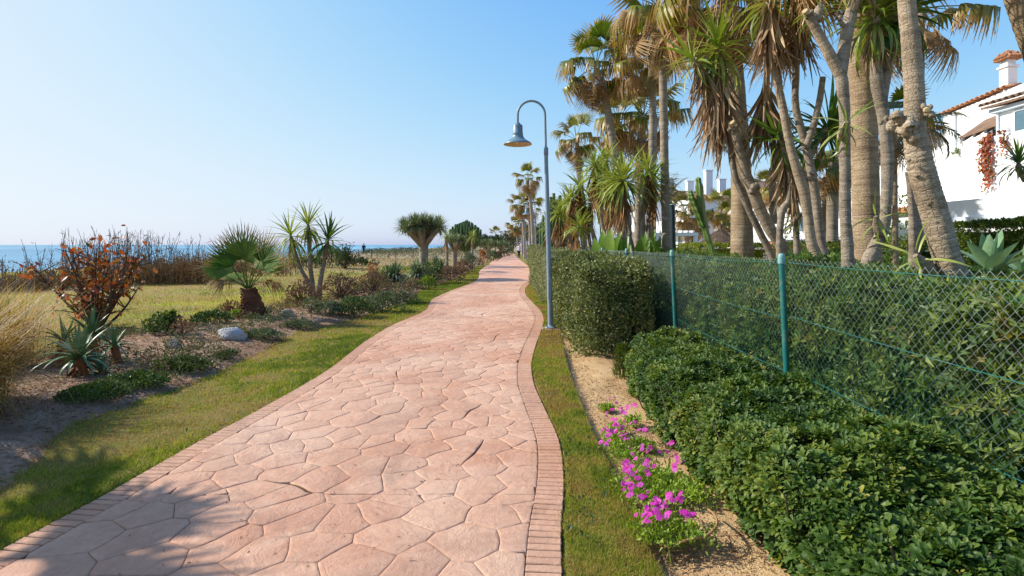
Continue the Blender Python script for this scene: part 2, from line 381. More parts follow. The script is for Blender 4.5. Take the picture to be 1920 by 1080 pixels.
M['blade'] = leaf_mat('grass_blades', [(92, 112, 24), (124, 142, 34), (150, 160, 44), (168, 150, 74), (184, 152, 96), (150, 118, 74)], 'attr', .6, .4, (170, 150, 92), .8)
M['hay'] = leaf_mat('dry_straw', [(150, 110, 58), (176, 138, 76), (196, 164, 104), (128, 92, 50)], 'attr', .6, .3, warm=(1.1, 1.0, .7))
M['haygreen'] = leaf_mat('straw_and_green', [(92, 96, 36), (150, 126, 58), (196, 156, 90), (178, 128, 66), (120, 112, 44)], 'attr', .55, .35)
M['debris'] = leaf_mat('leaf_debris', [(96, 70, 50), (140, 104, 74), (166, 130, 96), (112, 84, 62)], 'attr', .8, .1)
M['pitto'] = leaf_mat('pittosporum_leaf', [(50, 74, 26), (64, 92, 30), (84, 108, 38), (112, 126, 44), (66, 94, 44), (150, 146, 52)], 'attr', .5, .3, spec=.32)
M['pitto_obj'] = leaf_mat('pittosporum_whorl', [(52, 76, 28), (66, 94, 32), (86, 110, 38), (112, 128, 46), (68, 96, 46), (90, 112, 40), (76, 102, 36), (132, 140, 50)], 'obj', .5, .3, spec=.32)
M['fhedge'] = leaf_mat('fence_hedge_leaf', [(56, 86, 44), (70, 102, 52), (90, 118, 52), (120, 136, 56), (66, 98, 62), (150, 138, 70)], 'attr', .5, .28, spec=.32)
M['dhedge'] = leaf_mat('clipped_hedge_leaf', [(60, 75, 36), (79, 95, 45), (118, 123, 66), (146, 144, 88), (92, 108, 49)], 'attr', .5, .2)
M['ghedge'] = leaf_mat('grey_hedge_leaf', [(90, 99, 64), (125, 129, 88), (151, 151, 108), (103, 112, 64)], 'attr', .55, .2)
M['bhedge'] = leaf_mat('garden_hedge_leaf', [(58, 76, 24), (84, 102, 30), (110, 122, 36), (66, 88, 28)], 'attr', .4, .25)
M['lhedge'] = leaf_mat('lime_hedge_leaf', [(120, 128, 30), (144, 148, 40), (104, 116, 32)], 'attr', .45, .3)
M['cover'] = leaf_mat('ground_cover_leaf', [(51, 73, 31), (73, 96, 38), (94, 109, 49), (62, 85, 44)], 'attr', .5, .22)
M['greyc'] = leaf_mat('grey_green_leaf', [(94, 105, 73), (118, 127, 94), (78, 94, 58), (141, 134, 103)], 'attr', .6, .2)
M['brownc'] = leaf_mat('withered_leaf', [(116, 85, 62), (147, 109, 80), (98, 71, 56), (168, 132, 100)], 'attr', .75, .15, warm=(1.1, 1., .8))
M['limec'] = leaf_mat('bright_low_leaf', [(104, 130, 28), (130, 150, 36), (84, 112, 30)], 'attr', .5, .35)
M['orangec'] = leaf_mat('russet_leaf', [(150, 96, 52), (176, 120, 66), (126, 84, 50)], 'attr', .7, .2)
M['far_leaf'] = leaf_mat('far_tree_leaf', [(46, 58, 30), (66, 78, 40), (84, 92, 52)], 'attr', .6, .2)
M['pine'] = leaf_mat('pine_needles', [(34, 56, 24), (48, 72, 30), (64, 86, 36)], 'attr', .6, .15)
M['persim'] = leaf_mat('russet_tree_leaf', [(104, 92, 50), (132, 92, 54), (152, 92, 50), (214, 104, 40), (140, 106, 64), (110, 106, 62), (182, 150, 118), (124, 98, 60), (196, 96, 44)], 'obj', .42, .3, warm=(1.2, 1.05, .7))
M['yucca'] = leaf_mat('yucca_leaf', [(96, 118, 40), (122, 140, 48), (150, 160, 66), (172, 172, 96), (106, 128, 46)], 'obj', .38, .28, (170, 150, 70), .85)
M['yucca_dark'] = leaf_mat('yucca_leaf_dark', [(50, 84, 32), (66, 102, 38), (90, 122, 46), (126, 142, 58)], 'obj', .38, .26, (160, 140, 66), .9)
M['yucca_dead'] = leaf_mat('yucca_leaf_dead', [(140, 116, 90), (172, 146, 112), (196, 170, 132), (130, 104, 76), (176, 132, 88), (150, 126, 98)], 'obj', .7, .15, warm=(1.1, 1., .85))
M['yucca_m'] = leaf_mat('yucca_leaves', [(108, 126, 46), (142, 154, 64), (172, 174, 96), (120, 138, 52)], 'attr', .4, .28, (170, 150, 70), .85)
M['yuccadead_m'] = leaf_mat('yucca_dead_leaves', [(132, 98, 62), (174, 136, 89), (116, 80, 49), (188, 125, 64)], 'attr', .7, .12)
M['frond'] = leaf_mat('fan_frond', [(84, 104, 32), (112, 124, 40), (130, 128, 48), (98, 102, 36)], 'obj', .42, .3, (176, 128, 70), .5)
M['frond_dead'] = leaf_mat('fan_frond_dead', [(150, 110, 64), (176, 136, 84), (190, 152, 102), (158, 118, 70), (134, 112, 68), (120, 110, 58)], 'obj', .7, .2, (176, 146, 100), .6, warm=(1.1, 1., .8))
M['fanpalm'] = leaf_mat('small_fan_frond', [(68, 98, 34), (90, 118, 44), (108, 128, 56), (78, 106, 38)], 'obj', .65, .25, (172, 122, 82), .6, spec=.12)
M['feather'] = leaf_mat('feather_frond', [(96, 96, 56), (126, 116, 74), (88, 98, 50)], 'attr', .55, .25)
M['dragon'] = leaf_mat('dragon_leaf', [(92, 110, 74), (116, 128, 90), (138, 144, 104), (84, 102, 62)], 'attr', .45, .15, (150, 136, 84), .85)
M['aloe'] = leaf_mat('aloe_leaf', [(86, 120, 70), (112, 142, 92), (72, 110, 60), (132, 152, 108)], 'obj', .42, .1, (150, 96, 60), .85)
M['aloe_dead'] = leaf_mat('aloe_leaf_dead', [(150, 92, 50), (170, 112, 60), (128, 84, 52)], 'obj', .7, .1)
M['aloe_m'] = leaf_mat('aloe_leaves', [(96, 116, 84), (124, 138, 108), (82, 104, 62), (140, 150, 120)], 'attr', .45, .1, (150, 120, 70), .9)
M['agave'] = leaf_mat('agave_leaf', [(116, 148, 108), (134, 162, 120), (124, 154, 116)], 'obj', .45, .18, warm=(1.1, 1.15, .8))
M['blueagave'] = leaf_mat('blue_agave_leaf', [(92, 122, 116), (112, 140, 130), (84, 112, 102)], 'attr', .5, .08)
M['broad'] = leaf_mat('broad_tropical_leaf', [(104, 138, 40), (132, 156, 56), (90, 124, 36), (150, 166, 70)], 'obj', .38, .4)
M['euph'] = plain('cactus_skin', (92, 116, 52), .45, .35, 5, .2, .01, stain=(142, 132, 84))
M['euph_d'] = plain('candelabra_skin', (66, 92, 48), .5, .3, 6, .2, .01)
M['petal'] = leaf_mat('magenta_petal', [(214, 22, 170), (224, 36, 184), (236, 84, 204), (196, 16, 150)], 'attr', .5, .45, warm=(1.1, .8, 1.))
M['petal_eye'] = plain('flower_eye', (130, 50, 150), .6, .2, 30, 0)
M['pflower_leaf'] = leaf_mat('daisy_leaf', [(110, 142, 38), (136, 162, 50), (156, 174, 66), (96, 126, 36)], 'attr', .5, .4)

def trunk_mat(name, c1, c2, c3, ring=22., crack=True, bump=.6):
    k = NT(name); u = k.attr('puv', 'Vector'); p = k.pos()
    mp = k.n('ShaderNodeMapping'); mp.inputs['Scale'].default_value = (2.0, ring, 1.); k.l(u, mp.inputs[0])
    r = k.noise(1., 4, .6, mp.outputs[0], .35)
    mp2 = k.n('ShaderNodeMapping'); mp2.inputs['Scale'].default_value = (24., 40., 1.); k.l(u, mp2.inputs[0])
    v = k.n('ShaderNodeTexVoronoi', feature='DISTANCE_TO_EDGE'); v.inputs['Scale'].default_value = 1.; v.inputs['Randomness'].default_value = .6; k.l(mp2.outputs[0], v.inputs['Vector'])
    big = k.noise(3.2, 6, .7, p)
    c = k.ramp(big, [(.3, lin(c1)), (.5, lin(c2)), (.72, lin(c3))])
    c = k.mix(.75, c, k.ramp(r, [(.32, (.45, .42, .4)), (.55, (1.05, 1.04, 1.02))]), 'MULTIPLY')
    h = k.math('MULTIPLY', r, 1.2)
    if crack:
        e = k.ramp(v.outputs['Distance'], [(.0, (.55, .52, .5)), (.08, (1, 1, 1))]); c = k.mix(.5, c, e, 'MULTIPLY')
        h = k.math('ADD', h, k.math('MULTIPLY', k.ramp(v.outputs['Distance'], [(.0, (0, 0, 0)), (.12, (1, 1, 1))]), .5))
    h = k.math('ADD', h, k.math('MULTIPLY', k.noise(40, 5, .7, p), .4))
    return k.bsdf(c, .85, k.bump(h, bump, .02), 0, .2)
M['ytrunk'] = trunk_mat('yucca_bark', (132, 114, 94), (164, 146, 122), (188, 172, 148), 24.)
M['ytrunk2'] = trunk_mat('yucca_bark_grey', (122, 108, 92), (152, 138, 120), (176, 162, 144), 14.)
M['ptrunk'] = trunk_mat('palm_bark', (134, 114, 90), (164, 142, 114), (184, 164, 134), 34.)
M['ptrunk_g'] = trunk_mat('palm_bark_far', (124, 112, 98), (152, 138, 120), (168, 154, 136), 20., False)
M['bootjack'] = trunk_mat('shaggy_palm_base', (70, 44, 30), (110, 70, 48), (140, 98, 70), 8., False, 1.)
M['twig'] = plain('twig_bark', (104, 84, 66), .85, .4, 14, .4)
M['twig_grey'] = plain('grey_twig', (126, 118, 114), .85, .4, 14, 0)
M['twig_dark'] = plain('dark_branch', (78, 60, 48), .8, .4, 14, .3)
M['cutwood'] = plain('cut_wood', (186, 160, 118), .8, .4, 30, .3)

M['fence'] = plain('green_fence_paint', (26, 106, 100), .42, .3, 12, .15, .004, spec=.5, stain=(120, 130, 118))
M['fence_cap'] = plain('fence_cap_faded', (120, 164, 158), .5, .3, 20, .1)
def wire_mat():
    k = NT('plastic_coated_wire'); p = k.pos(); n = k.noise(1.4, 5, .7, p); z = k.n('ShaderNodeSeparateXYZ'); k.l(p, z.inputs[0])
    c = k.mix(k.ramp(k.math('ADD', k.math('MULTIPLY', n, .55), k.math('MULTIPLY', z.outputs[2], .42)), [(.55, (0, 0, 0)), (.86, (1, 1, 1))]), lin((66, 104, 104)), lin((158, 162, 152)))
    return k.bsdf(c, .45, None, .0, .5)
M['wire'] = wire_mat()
M['lamp'] = plain('grey_blue_lamp_paint', (122, 140, 152), .42, .3, 5, .2, .003, spec=.45, stain=(150, 152, 146))
M['lamp_top'] = plain('lamp_hood_paint', (104, 132, 142), .4, .3, 9, .08, .003, spec=.5)
M['lamp_in'] = plain('lamp_reflector_cream', (206, 184, 142), .5, .2, 9, 0)
M['glassbulb'] = plain('bulb_glass', (220, 214, 200), .15, .05, 9, 0)
M['pad'] = plain('concrete_pad', (176, 150, 128), .9, .35, 8, .4, .01)
def stucco():
    k = NT('white_stucco'); v = k.obj(); mp = k.n('ShaderNodeMapping'); mp.inputs['Scale'].default_value = (2.2, 2.2, .16); k.l(v, mp.inputs[0])
    c = k.mix(k.ramp(k.noise(1., 6, .7, mp.outputs[0]), [(.50, (0, 0, 0)), (.72, (.5, .5, .5))]), lin((234, 233, 230)), lin((196, 192, 184)))
    c = k.mix(k.ramp(k.noise(.7, 6, .7, v), [(.5, (0, 0, 0)), (.7, (.45, .45, .45))]), c, lin((212, 210, 206)))
    return k.bsdf(c, .88, k.bump(k.noise(7, 6, .7, v), .25, .012), 0, .2)
M['stucco'] = stucco()
M['stucco2'] = plain('white_stucco_far', (226, 226, 226), .85, .08, .8, 0, spec=.25)
M['trim'] = plain('pale_painted_trim', (206, 216, 220), .6, .1, 3, .05)
M['tile'] = plain('clay_roof_tile', (176, 122, 84), .8, .5, 5, .3, .01, stain=(126, 98, 74))
M['tile_old'] = plain('weathered_roof_tile', (128, 100, 78), .85, .5, 6, .3, .01, stain=(84, 72, 60))
M['darkwood'] = plain('dark_pergola_wood', (70, 66, 66), .7, .4, 9, .3)
def glass_mat():
    k = NT('window_glass'); return k.bsdf((.09, .16, .2), .06, None, 0, .8)
M['glass'] = glass_mat()
M['frame'] = plain('white_window_frame', (220, 222, 222), .4, .05, 8, 0)
M['plaque'] = plain('white_enamel', (226, 228, 230), .3, .05, 8, 0)
M['darkmetal'] = plain('dark_metal', (40, 42, 46), .5, .2, 12, .1)
M['post_green'] = plain('dark_green_post_paint', (22, 48, 52), .5, .3, 10, .2)
M['thatch'] = mat_ground('thatch', [(98, 82, 68), (132, 112, 92), (156, 136, 112)], (3., 20., 80.), bump=1.2, dist=.05)
M['bluewhite'] = plain('pale_blue_paint', (180, 206, 216), .5, .12, 4, .1)
M['terracotta'] = plain('terracotta_wall', (196, 132, 82), .85, .25, 4, .2)
M['wood'] = plain('weathered_wood_post', (112, 94, 76), .9, .4, 10, .4)
M['rock_white'] = plain('white_rock', (182, 180, 176), .9, .35, 7, .8, .03, stain=(158, 150, 138))
M['rock_grey'] = plain('grey_rock', (112, 108, 106), .9, .4, 9, .8, .03)
M['rock_sand'] = plain('sandy_rock', (178, 156, 126), .9, .35, 8, .8, .03)
M['vine'] = leaf_mat('red_vine_leaf', [(140, 54, 30), (176, 78, 40), (196, 110, 50), (118, 60, 40), (150, 120, 50)], 'attr', .55, .25, warm=(1.2, 1., .6))
M['skin'] = plain('skin', (186, 138, 112), .5, .05, 8, 0)
M['cloth_dark'] = plain('dark_navy_cloth', (34, 38, 52), .9, .2, 20, 0)
M['cloth_white'] = plain('white_cloth', (214, 214, 220), .9, .08, 20, 0)
M['hair'] = plain('dark_hair', (48, 36, 28), .6, .2, 30, 0)
M['shoe'] = plain('grey_shoe', (90, 86, 84), .6, .2, 20, 0)

# ---------------------------------------------------------------- ground plan (curves are world x as a function of depth y)
def curve(px, extra_lo=None, extra_hi=None):
    pts = [G(a, b)[:2] for a, b in px]; pts = [(p[1], p[0]) for p in pts]
    if extra_lo: pts = [extra_lo] + pts
    if extra_hi: pts = pts + [extra_hi]
    pts = np.array(sorted(pts)); ys = pts[:, 0]
    # monotone smooth interpolation (Catmull tangents)
    m = np.gradient(pts[:, 1], ys)
    def f(y):
        y = np.asarray(y, float); yc = np.clip(y, ys[0], ys[-1]); i = np.clip(np.searchsorted(ys, yc) - 1, 0, len(ys) - 2)
        h = ys[i + 1] - ys[i]; t = (yc - ys[i]) / h
        return ((2 * t ** 3 - 3 * t ** 2 + 1) * pts[i, 1] + (t ** 3 - 2 * t ** 2 + t) * h * m[i] + (-2 * t ** 3 + 3 * t ** 2) * pts[i + 1, 1] + (t ** 3 - t ** 2) * h * m[i + 1])
    return f
path_r = curve([(1055, 1080), (1053, 1000), (1058, 900), (1050, 830), (1022, 765), (1002, 720), (997, 690), (1004, 650), (1014, 622), (1020, 600), (1014, 583), (1000, 568), (986, 552), (985, 542), (997, 527), (1002, 518), (990, 499), (977, 489), (971, 484)], (-3., .2), (116., .3))
path_l = curve([(0, 1030), (180, 935), (330, 850), (480, 770), (600, 702), (690, 636), (740, 607), (790, 586), (812, 560), (845, 545), (885, 530), (900, 507), (918, 494), (930, 480)], (-3., -2.75), (116., -1.9))
verge_l = curve([(0, 921), (81, 852), (114, 806), (244, 758), (367, 717), (480, 664), (560, 622), (680, 594), (763, 565), (797, 543), (838, 529), (874, 513), (905, 494), (922, 482)], (-3., -3.5), (116., -3.2))
bed_l = curve([(0, 690), (230, 628), (400, 600), (520, 580), (640, 553), (760, 520), (850, 499)], (-3., -7.2), (116., -5.0))
verge_r = curve([(1245, 1080), (1190, 960), (1140, 870), (1090, 760), (1064, 690), (1056, 655), (1052, 630), (1028, 570), (1014, 545), (1015, 525), (1008, 505), (994, 489)], (-3., .75), (116., 1.4))
PZ, VZ = 0.0, -0.012
def bed_z(x, y):
    xl, xr = bed_l(y), verge_l(y); t = np.clip((np.asarray(x, float) - xl) / (xr - xl), 0, 1)
    return -.02 + .13 * np.sin(np.pi * t) ** .8 + .035 * (vn2(x, y, .7, 3.) - .5) * np.sin(np.pi * t)
def terrain(x, y):
    x = np.asarray(x, float); y = np.asarray(y, float)
    z = -.04 * sm(20, 60, y) + .02 + .10 * (vn2(x, y, 6., 1.) - .5) + .05 * (vn2(x, y, 1.3, 2.) - .5)
    dune = sm(30, 62, y) * (.10 * np.exp(-((x + 25 + 2 * np.sin(y * .07)) / 6.) ** 2) + .10 * np.exp(-((x + 15) / 5.) ** 2)) * (.4 + 1.1 * vn2(x, y, 7., 5.))
    dune += sm(95, 220, y) * .9 * np.exp(-((x + 17) / 12.) ** 2) * (.6 + .8 * vn2(x, y, 15., 6.))
    shore = sm(-29 - .04 * np.maximum(y, 0) * 0, -47, x - 0 * y)
    z = z + dune - 3.6 * shore
    low = sm(.6, -.1, (bed_l(y) - x)) * sm(140, 118, y)       # the corridor of path and beds lies on its own sheets
    return np.where(x > 3.0, np.where(y < 140, -.06 + .04 * vn2(x, y, 2., 8.), z), z * (1 - low) + low * -.13)
xs = np.concatenate([[-80, -70, -60], np.arange(-52, -30, 1.1), np.arange(-30, 4, .42), np.arange(4, 40, 2.), [45, 60, 90, 150, 300, 700, 1500, 4000]])
ys = np.concatenate([[-20, -12, -8], np.arange(-5, 34, .45), np.arange(34, 80, 1.1), np.arange(80, 160, 3.), np.arange(160, 320, 12.), [340, 400, 500, 700, 1000, 1600, 2500, 4000]])
X, Y = np.meshgrid(xs, ys); Z = terrain(X, Y)
mb = MB(); i, j = np.meshgrid(np.arange(len(ys) - 1), np.arange(len(xs) - 1), indexing='ij'); b = (i * len(xs) + j).ravel()
mb.add(np.stack([X, Y, Z], -1).reshape(-1, 3), None, np.stack([b, b + 1, b + len(xs) + 1, b + len(xs)], 1))
mb.build('ground', M['field'], label='yellow green field with dry patches between the path and the shore', kind='structure')
mb = MB(); s = 30000.; mb.add([(-s, -s, -2.), (-38, -s, -2.), (-38, s, -2.), (-s, s, -2.)], None, [(0, 1, 2, 3)])
mb.build('sea', M['sea'], label='calm turquoise sea reaching the horizon', kind='structure')
# sheets: planting bed, grass verges, bare soil strip
yy = np.concatenate([np.arange(-2.5, 20, .12), np.arange(20, 50, .5), np.arange(50, 117, 2.)])
mb = MB(); strip(mb, bed_l, verge_l, yy, lambda x, y, t: bed_z(x, y) + .02 * (vn2(x, y, .12, 9.) - .5), 36)
mb.build('planting_bed', M['mulch'], label='brown mulched planting bed left of the grass verge', kind='structure')
vz = lambda x, y, t: VZ + .02 * (vn2(x, y, .25, 11.) - .5) - .03 * (np.abs(t - .5) > .49)
mb = MB(); strip(mb, lambda y: verge_l(y) - .06, lambda y: path_l(y) + .01, yy, vz, 14)
mb.build('grass_verge', M['verge'], label='green and brown mown verge along the left edge of the path', kind='structure')
mb = MB(); strip(mb, lambda y: path_r(y) - .01, verge_r, yy, vz, 14)
mb.build('grass_verge', M['verge'], label='dry mown verge along the right edge of the path', kind='structure')
mb = MB(); strip(mb, lambda y: verge_r(y) - .02, lambda y: 0 * y + 4.6, yy, lambda x, y, t: -.085 + .05 * sm(0, .12, t) + .05 * (vn2(x, y, .4, 12.) - .5) + .03 * (vn2(x, y, .09, 13.) - .5), 60)
mb.build('soil', M['soil'], label='bare sandy soil strip beside the right verge', kind='structure')

# ---------------------------------------------------------------- the path: slab, flagstones, border bricks
YF = 24.0; BW = .185
near = yy[yy <= YF + .3]; farr = yy[yy >= YF]
mb = MB(); strip(mb, lambda y: path_l(y) + BW, lambda y: path_r(y) - BW, near, lambda x, y, t: PZ - .0075 + 0 * x, 10, 0); strip(mb, path_l, lambda y: path_l(y) + BW, near, lambda x, y, t: PZ - .024 + 0 * x, 2, 0); strip(mb, lambda y: path_r(y) - BW, path_r, near, lambda x, y, t: PZ - .024 + 0 * x, 2, 0); strip(mb, path_l, path_r, np.concatenate([[YF + .02], farr[1:]]), lambda x, y, t: PZ - .001 + 0 * x, 10, 1)
for fn, sgn in ((path_l, 1), (path_r, -1)):                # slab edge down to the turf
    v = np.stack([np.stack([fn(near), near, 0 * near - .013], 1), np.stack([fn(near), near, 0 * near - .09], 1)], 1).reshape(-1, 3); k = np.arange(len(near) - 1) * 2
    mb.add(v, None, np.stack([k, k + 1, k + 3, k + 2], 1))
path = mb.build('path', [M['joint'], M['far_path']], label='winding pink stamped stone promenade with brick borders', kind='structure')

def clip(poly, a, b, c):
    """keep a*x+b*y<=c"""
    out = []; n = len(poly)
    for i in range(n):
        p, q = poly[i], poly[(i + 1) % n]; dp, dq = a * p[0] + b * p[1] - c, a * q[0] + b * q[1] - c
        if dp <= 0: out.append(p)
        if dp * dq < 0: t = dp / (dp - dq); out.append((p[0] + (q[0] - p[0]) * t, p[1] + (q[1] - p[1]) * t))
    return out
WN = 2.6                                                    # nominal width between the borders
cell = .305
seeds = []
for r_, y0 in enumerate(np.arange(1.0, YF + .5, cell * .87)):
    for x0 in np.arange(-.4 + (r_ % 2) * cell / 2, WN + .6, cell):
        seeds.append((x0 + R.uniform(-.17, .17), y0 + R.uniform(-.15, .15)))
seeds = np.array([s_ for s_ in seeds if R.random() > .04])
CUTS = [3.42, 6.75, 10.1, 13.5, 17., 20.5]
def voro(seeds):
    cells = []
    for s_ in seeds:
        d = np.hypot(*(seeds - s_).T); o = np.argsort(d)[1:20]
        poly = [(0, 1.0), (WN, 1.0), (WN, YF), (0, YF)]
        for k in o:
            t = seeds[k]; a, b = t - s_; poly = clip(poly, a, b, (t @ t - s_ @ s_) / 2)
            if len(poly) < 3: break
        if len(poly) >= 3: cells.append(poly)
    return cells
for _ in range(1):
    cs = voro(seeds); seeds = np.array([.5 * np.array(c).mean(0) + .5 * s_ for c, s_ in zip(cs, seeds)]) if len(cs) == len(seeds) else np.array([np.array(c).mean(0) for c in cs])
polys = []
for p in voro(seeds):
    parts_ = [p]
    for c in CUTS:
        nx = []
        for q in parts_:
            w2 = [w for w in (clip(q, 0, 1, c), clip(q, 0, -1, -c)) if len(w) >= 3]
            nx += w2 if all(np.ptp(np.array(w)[:, 1]) > .07 for w in w2) else [q]
        parts_ = nx
    polys += parts_
def area(p): p = np.array(p); return abs(.5 * np.sum(p[:, 0] * np.roll(p[:, 1], -1) - p[:, 1] * np.roll(p[:, 0], -1)))
polys = [p for p in polys if area(p) > .002]
def weld(p):                                                # drop corners closer than 3 cm
    p = np.array(p); keep = [i for i in range(len(p)) if np.hypot(*(p[i] - p[i - 1])) > .03]; return [tuple(q) for q in p[keep]] if len(keep) >= 3 else [tuple(q) for q in p]
polys = [weld(p) for p in polys]
def to_world(uv):
    y = uv[:, 1]; l, r_ = path_l(y) + BW, path_r(y) - BW
    return np.stack([l + (r_ - l) * uv[:, 0] / WN, y], 1)
def stone_mesh(poly, mb, var):
    p = np.array(poly); out = []
    for i in range(len(p)):
        a, b = p[i], p[(i + 1) % len(p)]; n = max(1, int(np.hypot(*(b - a)) / .055)); straight = any(abs(a[1] - c) < 1e-6 and abs(b[1] - c) < 1e-6 for c in CUTS) or abs(a[0] - b[0]) < 1e-9
        for t in np.arange(n) / n:
            q = a + (b - a) * t
            if not straight: q = q + .028 * np.array([vn2(q[0], q[1], .17, 20.) - .5, vn2(q[0], q[1], .17, 30.) - .5]) * 2
            out.append(q)
    w = to_world(np.array(out))
    if np.sum(w[:, 0] * np.roll(w[:, 1], -1) - w[:, 1] * np.roll(w[:, 0], -1)) < 0: w = w[::-1]
    n = len(w); e = nrm(np.roll(w, -2, 0) - np.roll(w, 2, 0)); c = w.mean(0)
    e = nrm(np.roll(w, -1, 0) - np.roll(w, 1, 0)); inn = np.stack([-e[:, 1], e[:, 0]], 1); rv = c - w; rad_ = np.linalg.norm(rv, axis=1); rv = rv / rad_[:, None]; inn = rv * (1 / np.clip((rv * inn).sum(1), .7, 1))[:, None] * np.clip(rad_ / .1, .1, 1)[:, None]
    g = R.choice((R.uniform(.0003, .0010), R.uniform(.0008, .0026))); s_ = inn
    tz = np.array([R.uniform(-.005, .005), R.uniform(-.007, .007)]); lift = R.uniform(-.0015, .0015)
    def ring(ins, z): q = w + s_ * ins; return np.concatenate([q, (z + lift + (q - c) @ tz)[:, None]], 1)
    rings = [ring(g, -.02), ring(g, -.0035), ring(g + .004, -.0007), ring(g + .018, .0006)]
    v = np.concatenate(rings + [[[c[0], c[1], .0012 + lift]]]); k = np.arange(n); kk = (k + 1) % n
    q = np.concatenate([np.stack([a * n + k, a * n + kk, (a + 1) * n + kk, (a + 1) * n + k], 1) for a in range(3)])
    mb.add(v, np.stack([3 * n + k, 3 * n + kk, np.full(n, 4 * n)], 1), q, var)
    return c
WN2 = 0
polys.sort(key=lambda p: np.array(p)[:, 1].mean())
rest = MB()
vis = [p for p in polys if np.array(p)[:, 1].max() > 2.3]
for p in [p for p in polys if np.array(p)[:, 1].max() <= 2.3]: stone_mesh(p, rest, R.random())
for p in vis[:299]:
    m_ = MB(); stone_mesh(p, m_, .5); m_.build('flagstone', M['stone'], path, smooth=True)
for p in vis[299:]: stone_mesh(p, rest, R.random())
rest.build('flagstone_paving', M['stone_far'], path, kind='stuff')
brick_me = []
for k in range(4):
    m_ = MB(); box(m_, (-.0272, -BW / 2 + .003, -.03), (.0272, BW / 2 - .003, 0), bev=.004); v = m_.v[0]; v += np.array([(R.uniform(-.0012, .0012), R.uniform(-.0015, .0015), R.uniform(-.001, .001)) for _ in v])
    brick_me.append(m_.mesh('brick', M['brick'], False))
restb = MB(); nb = 0; blist = []
for fn, sgn in ((path_r, -1), (path_l, 1)):
    yv = np.arange(.8, YF, .01); c = np.stack([fn(yv) + sgn * BW / 2, yv], 1); L = np.concatenate([[0], np.cumsum(np.hypot(*np.diff(c, axis=0).T))])
    for s_ in np.arange(.03, L[-1], .0625):
        y = np.interp(s_, L, yv); x = np.interp(s_, L, c[:, 0]); i = min(int((y - .8) / .01), len(yv) - 2); d = c[i + 1] - c[i]
        blist.append((y, x, math.atan2(d[1], d[0]), fn is path_r))
blist.sort()
for y, x, a, right in blist:
    a2 = a + R.uniform(-.012, .012); z = R.uniform(-.002, .0005); inv = y > (2.45 if right else 2.6)
    if inv and nb < 299:
        nb += 1; link('brick', brick_me[nb % 4], path, Matrix.Translation((x, y, z)) @ Matrix.Rotation(a2, 4, 'Z'))
    else:
        m_ = MB(); box(m_, (-.0272, -BW / 2 + .003, -.03), (.0272, BW / 2 - .003, 0)); v = m_.v[0]; c_, s2 = math.cos(a2), math.sin(a2)
        restb.add(np.stack([v[:, 0] * c_ - v[:, 1] * s2 + x, v[:, 0] * s2 + v[:, 1] * c_ + y, v[:, 2] + z], 1), None, m_.q[0], R.random())
restb.build('brick_border', M['brick_far'], path, smooth=False, kind='stuff')

# ---------------------------------------------------------------- mown grass, field grass, litter
def grass(name, mat, x, y, z, h, w, var, lean=.6, label=None, base=GRASS):
    n = len(x); d = nrm(np.stack([rng.normal(0, lean, n), rng.normal(0, lean, n), np.ones(n)], 1))
    up = np.stack([rng.normal(size=n), rng.normal(size=n), np.zeros(n)], 1)
    m_ = MB(); S = np.stack([w, h, h], 1); scatter(m_, base, np.stack([x, y, z], 1), frames(d, up), S, var)
    return m_.build(name, mat, kind='stuff', label=label, smooth=False)
def depth_sample(n, y0, y1, pw=1.0):
    """y with density ~ 1/y^pw"""
    u = rng.random(n); return y0 * (y1 / y0) ** u if pw == 1 else (y0 ** (1 - pw) + u * (y1 ** (1 - pw) - y0 ** (1 - pw))) ** (1 / (1 - pw))
for fl, fr, n, lab, dry in ((lambda y: verge_l(y) - .1, path_l, 110000, 'short mown grass of the left verge', 0.), (path_r, lambda y: verge_r(y) + .02, 85000, 'short dry grass of the right verge', .30)):
    y = depth_sample(n, 2.3, 40., 1.25); t = rng.random(n) * 1.05 - .025; x = fl(y) + (fr(y) - fl(y)) * t
    edge = np.minimum(t, 1 - t); patch = .6 * vn2(x, y, .9, 40.) + .4 * vn2(x, y, .22, 41.)
    keep = (rng.random(n) < np.clip(3. * (.78 - patch), .3, 1)) & (edge * np.abs(fr(y) - fl(y)) > .03 * vn2(x, y, .1, 42.) )
    x, y, t, patch = x[keep], y[keep], t[keep], patch[keep]
    var = np.clip(.26 + dry * 1.2 + 2.4 * (patch - .46) + rng.normal(0, .25, len(x)) + (.35 * sm(.6, .95, 1 - np.abs(t - .85)) if not dry else 0) * 0, 0, 1)
    h = (.022 + .02 * rng.random(len(x))) * (1 + .25 * np.log(np.maximum(y, 2.5) / 2.5)); w = .0045 * (y / 2.5) ** .75
    grass('grass', M['blade'], x, y, np.full(len(x), VZ - .006), h, w, var, .55, lab)
n = 120000; y = depth_sample(n, 5.5, 60., 1.15); x = bed_l(y) + .25 - rng.random(n) * np.minimum(26., y * 1.1)
pt = .55 * vn2(x, y, 2.6, 50.) + .45 * vn2(x, y, .6, 51.)
keep = (x > -29) & (rng.random(n) < .25 + 1.1 * pt); x, y, pt = x[keep], y[keep], pt[keep]
var = np.clip(2.05 - 3.1 * pt + .5 * sm(22, 40, y + 30 * (pt - .5)) + rng.normal(0, .18, len(x)), 0, 1)
grass('grass', M['blade'], x, y, terrain(x, y) - .01, (.05 + .07 * rng.random(len(x)) * (.4 + pt)) * (1 + y * .012), .006 * (y / 5) ** .7, var, .6, 'rough yellow green grass of the shore field')
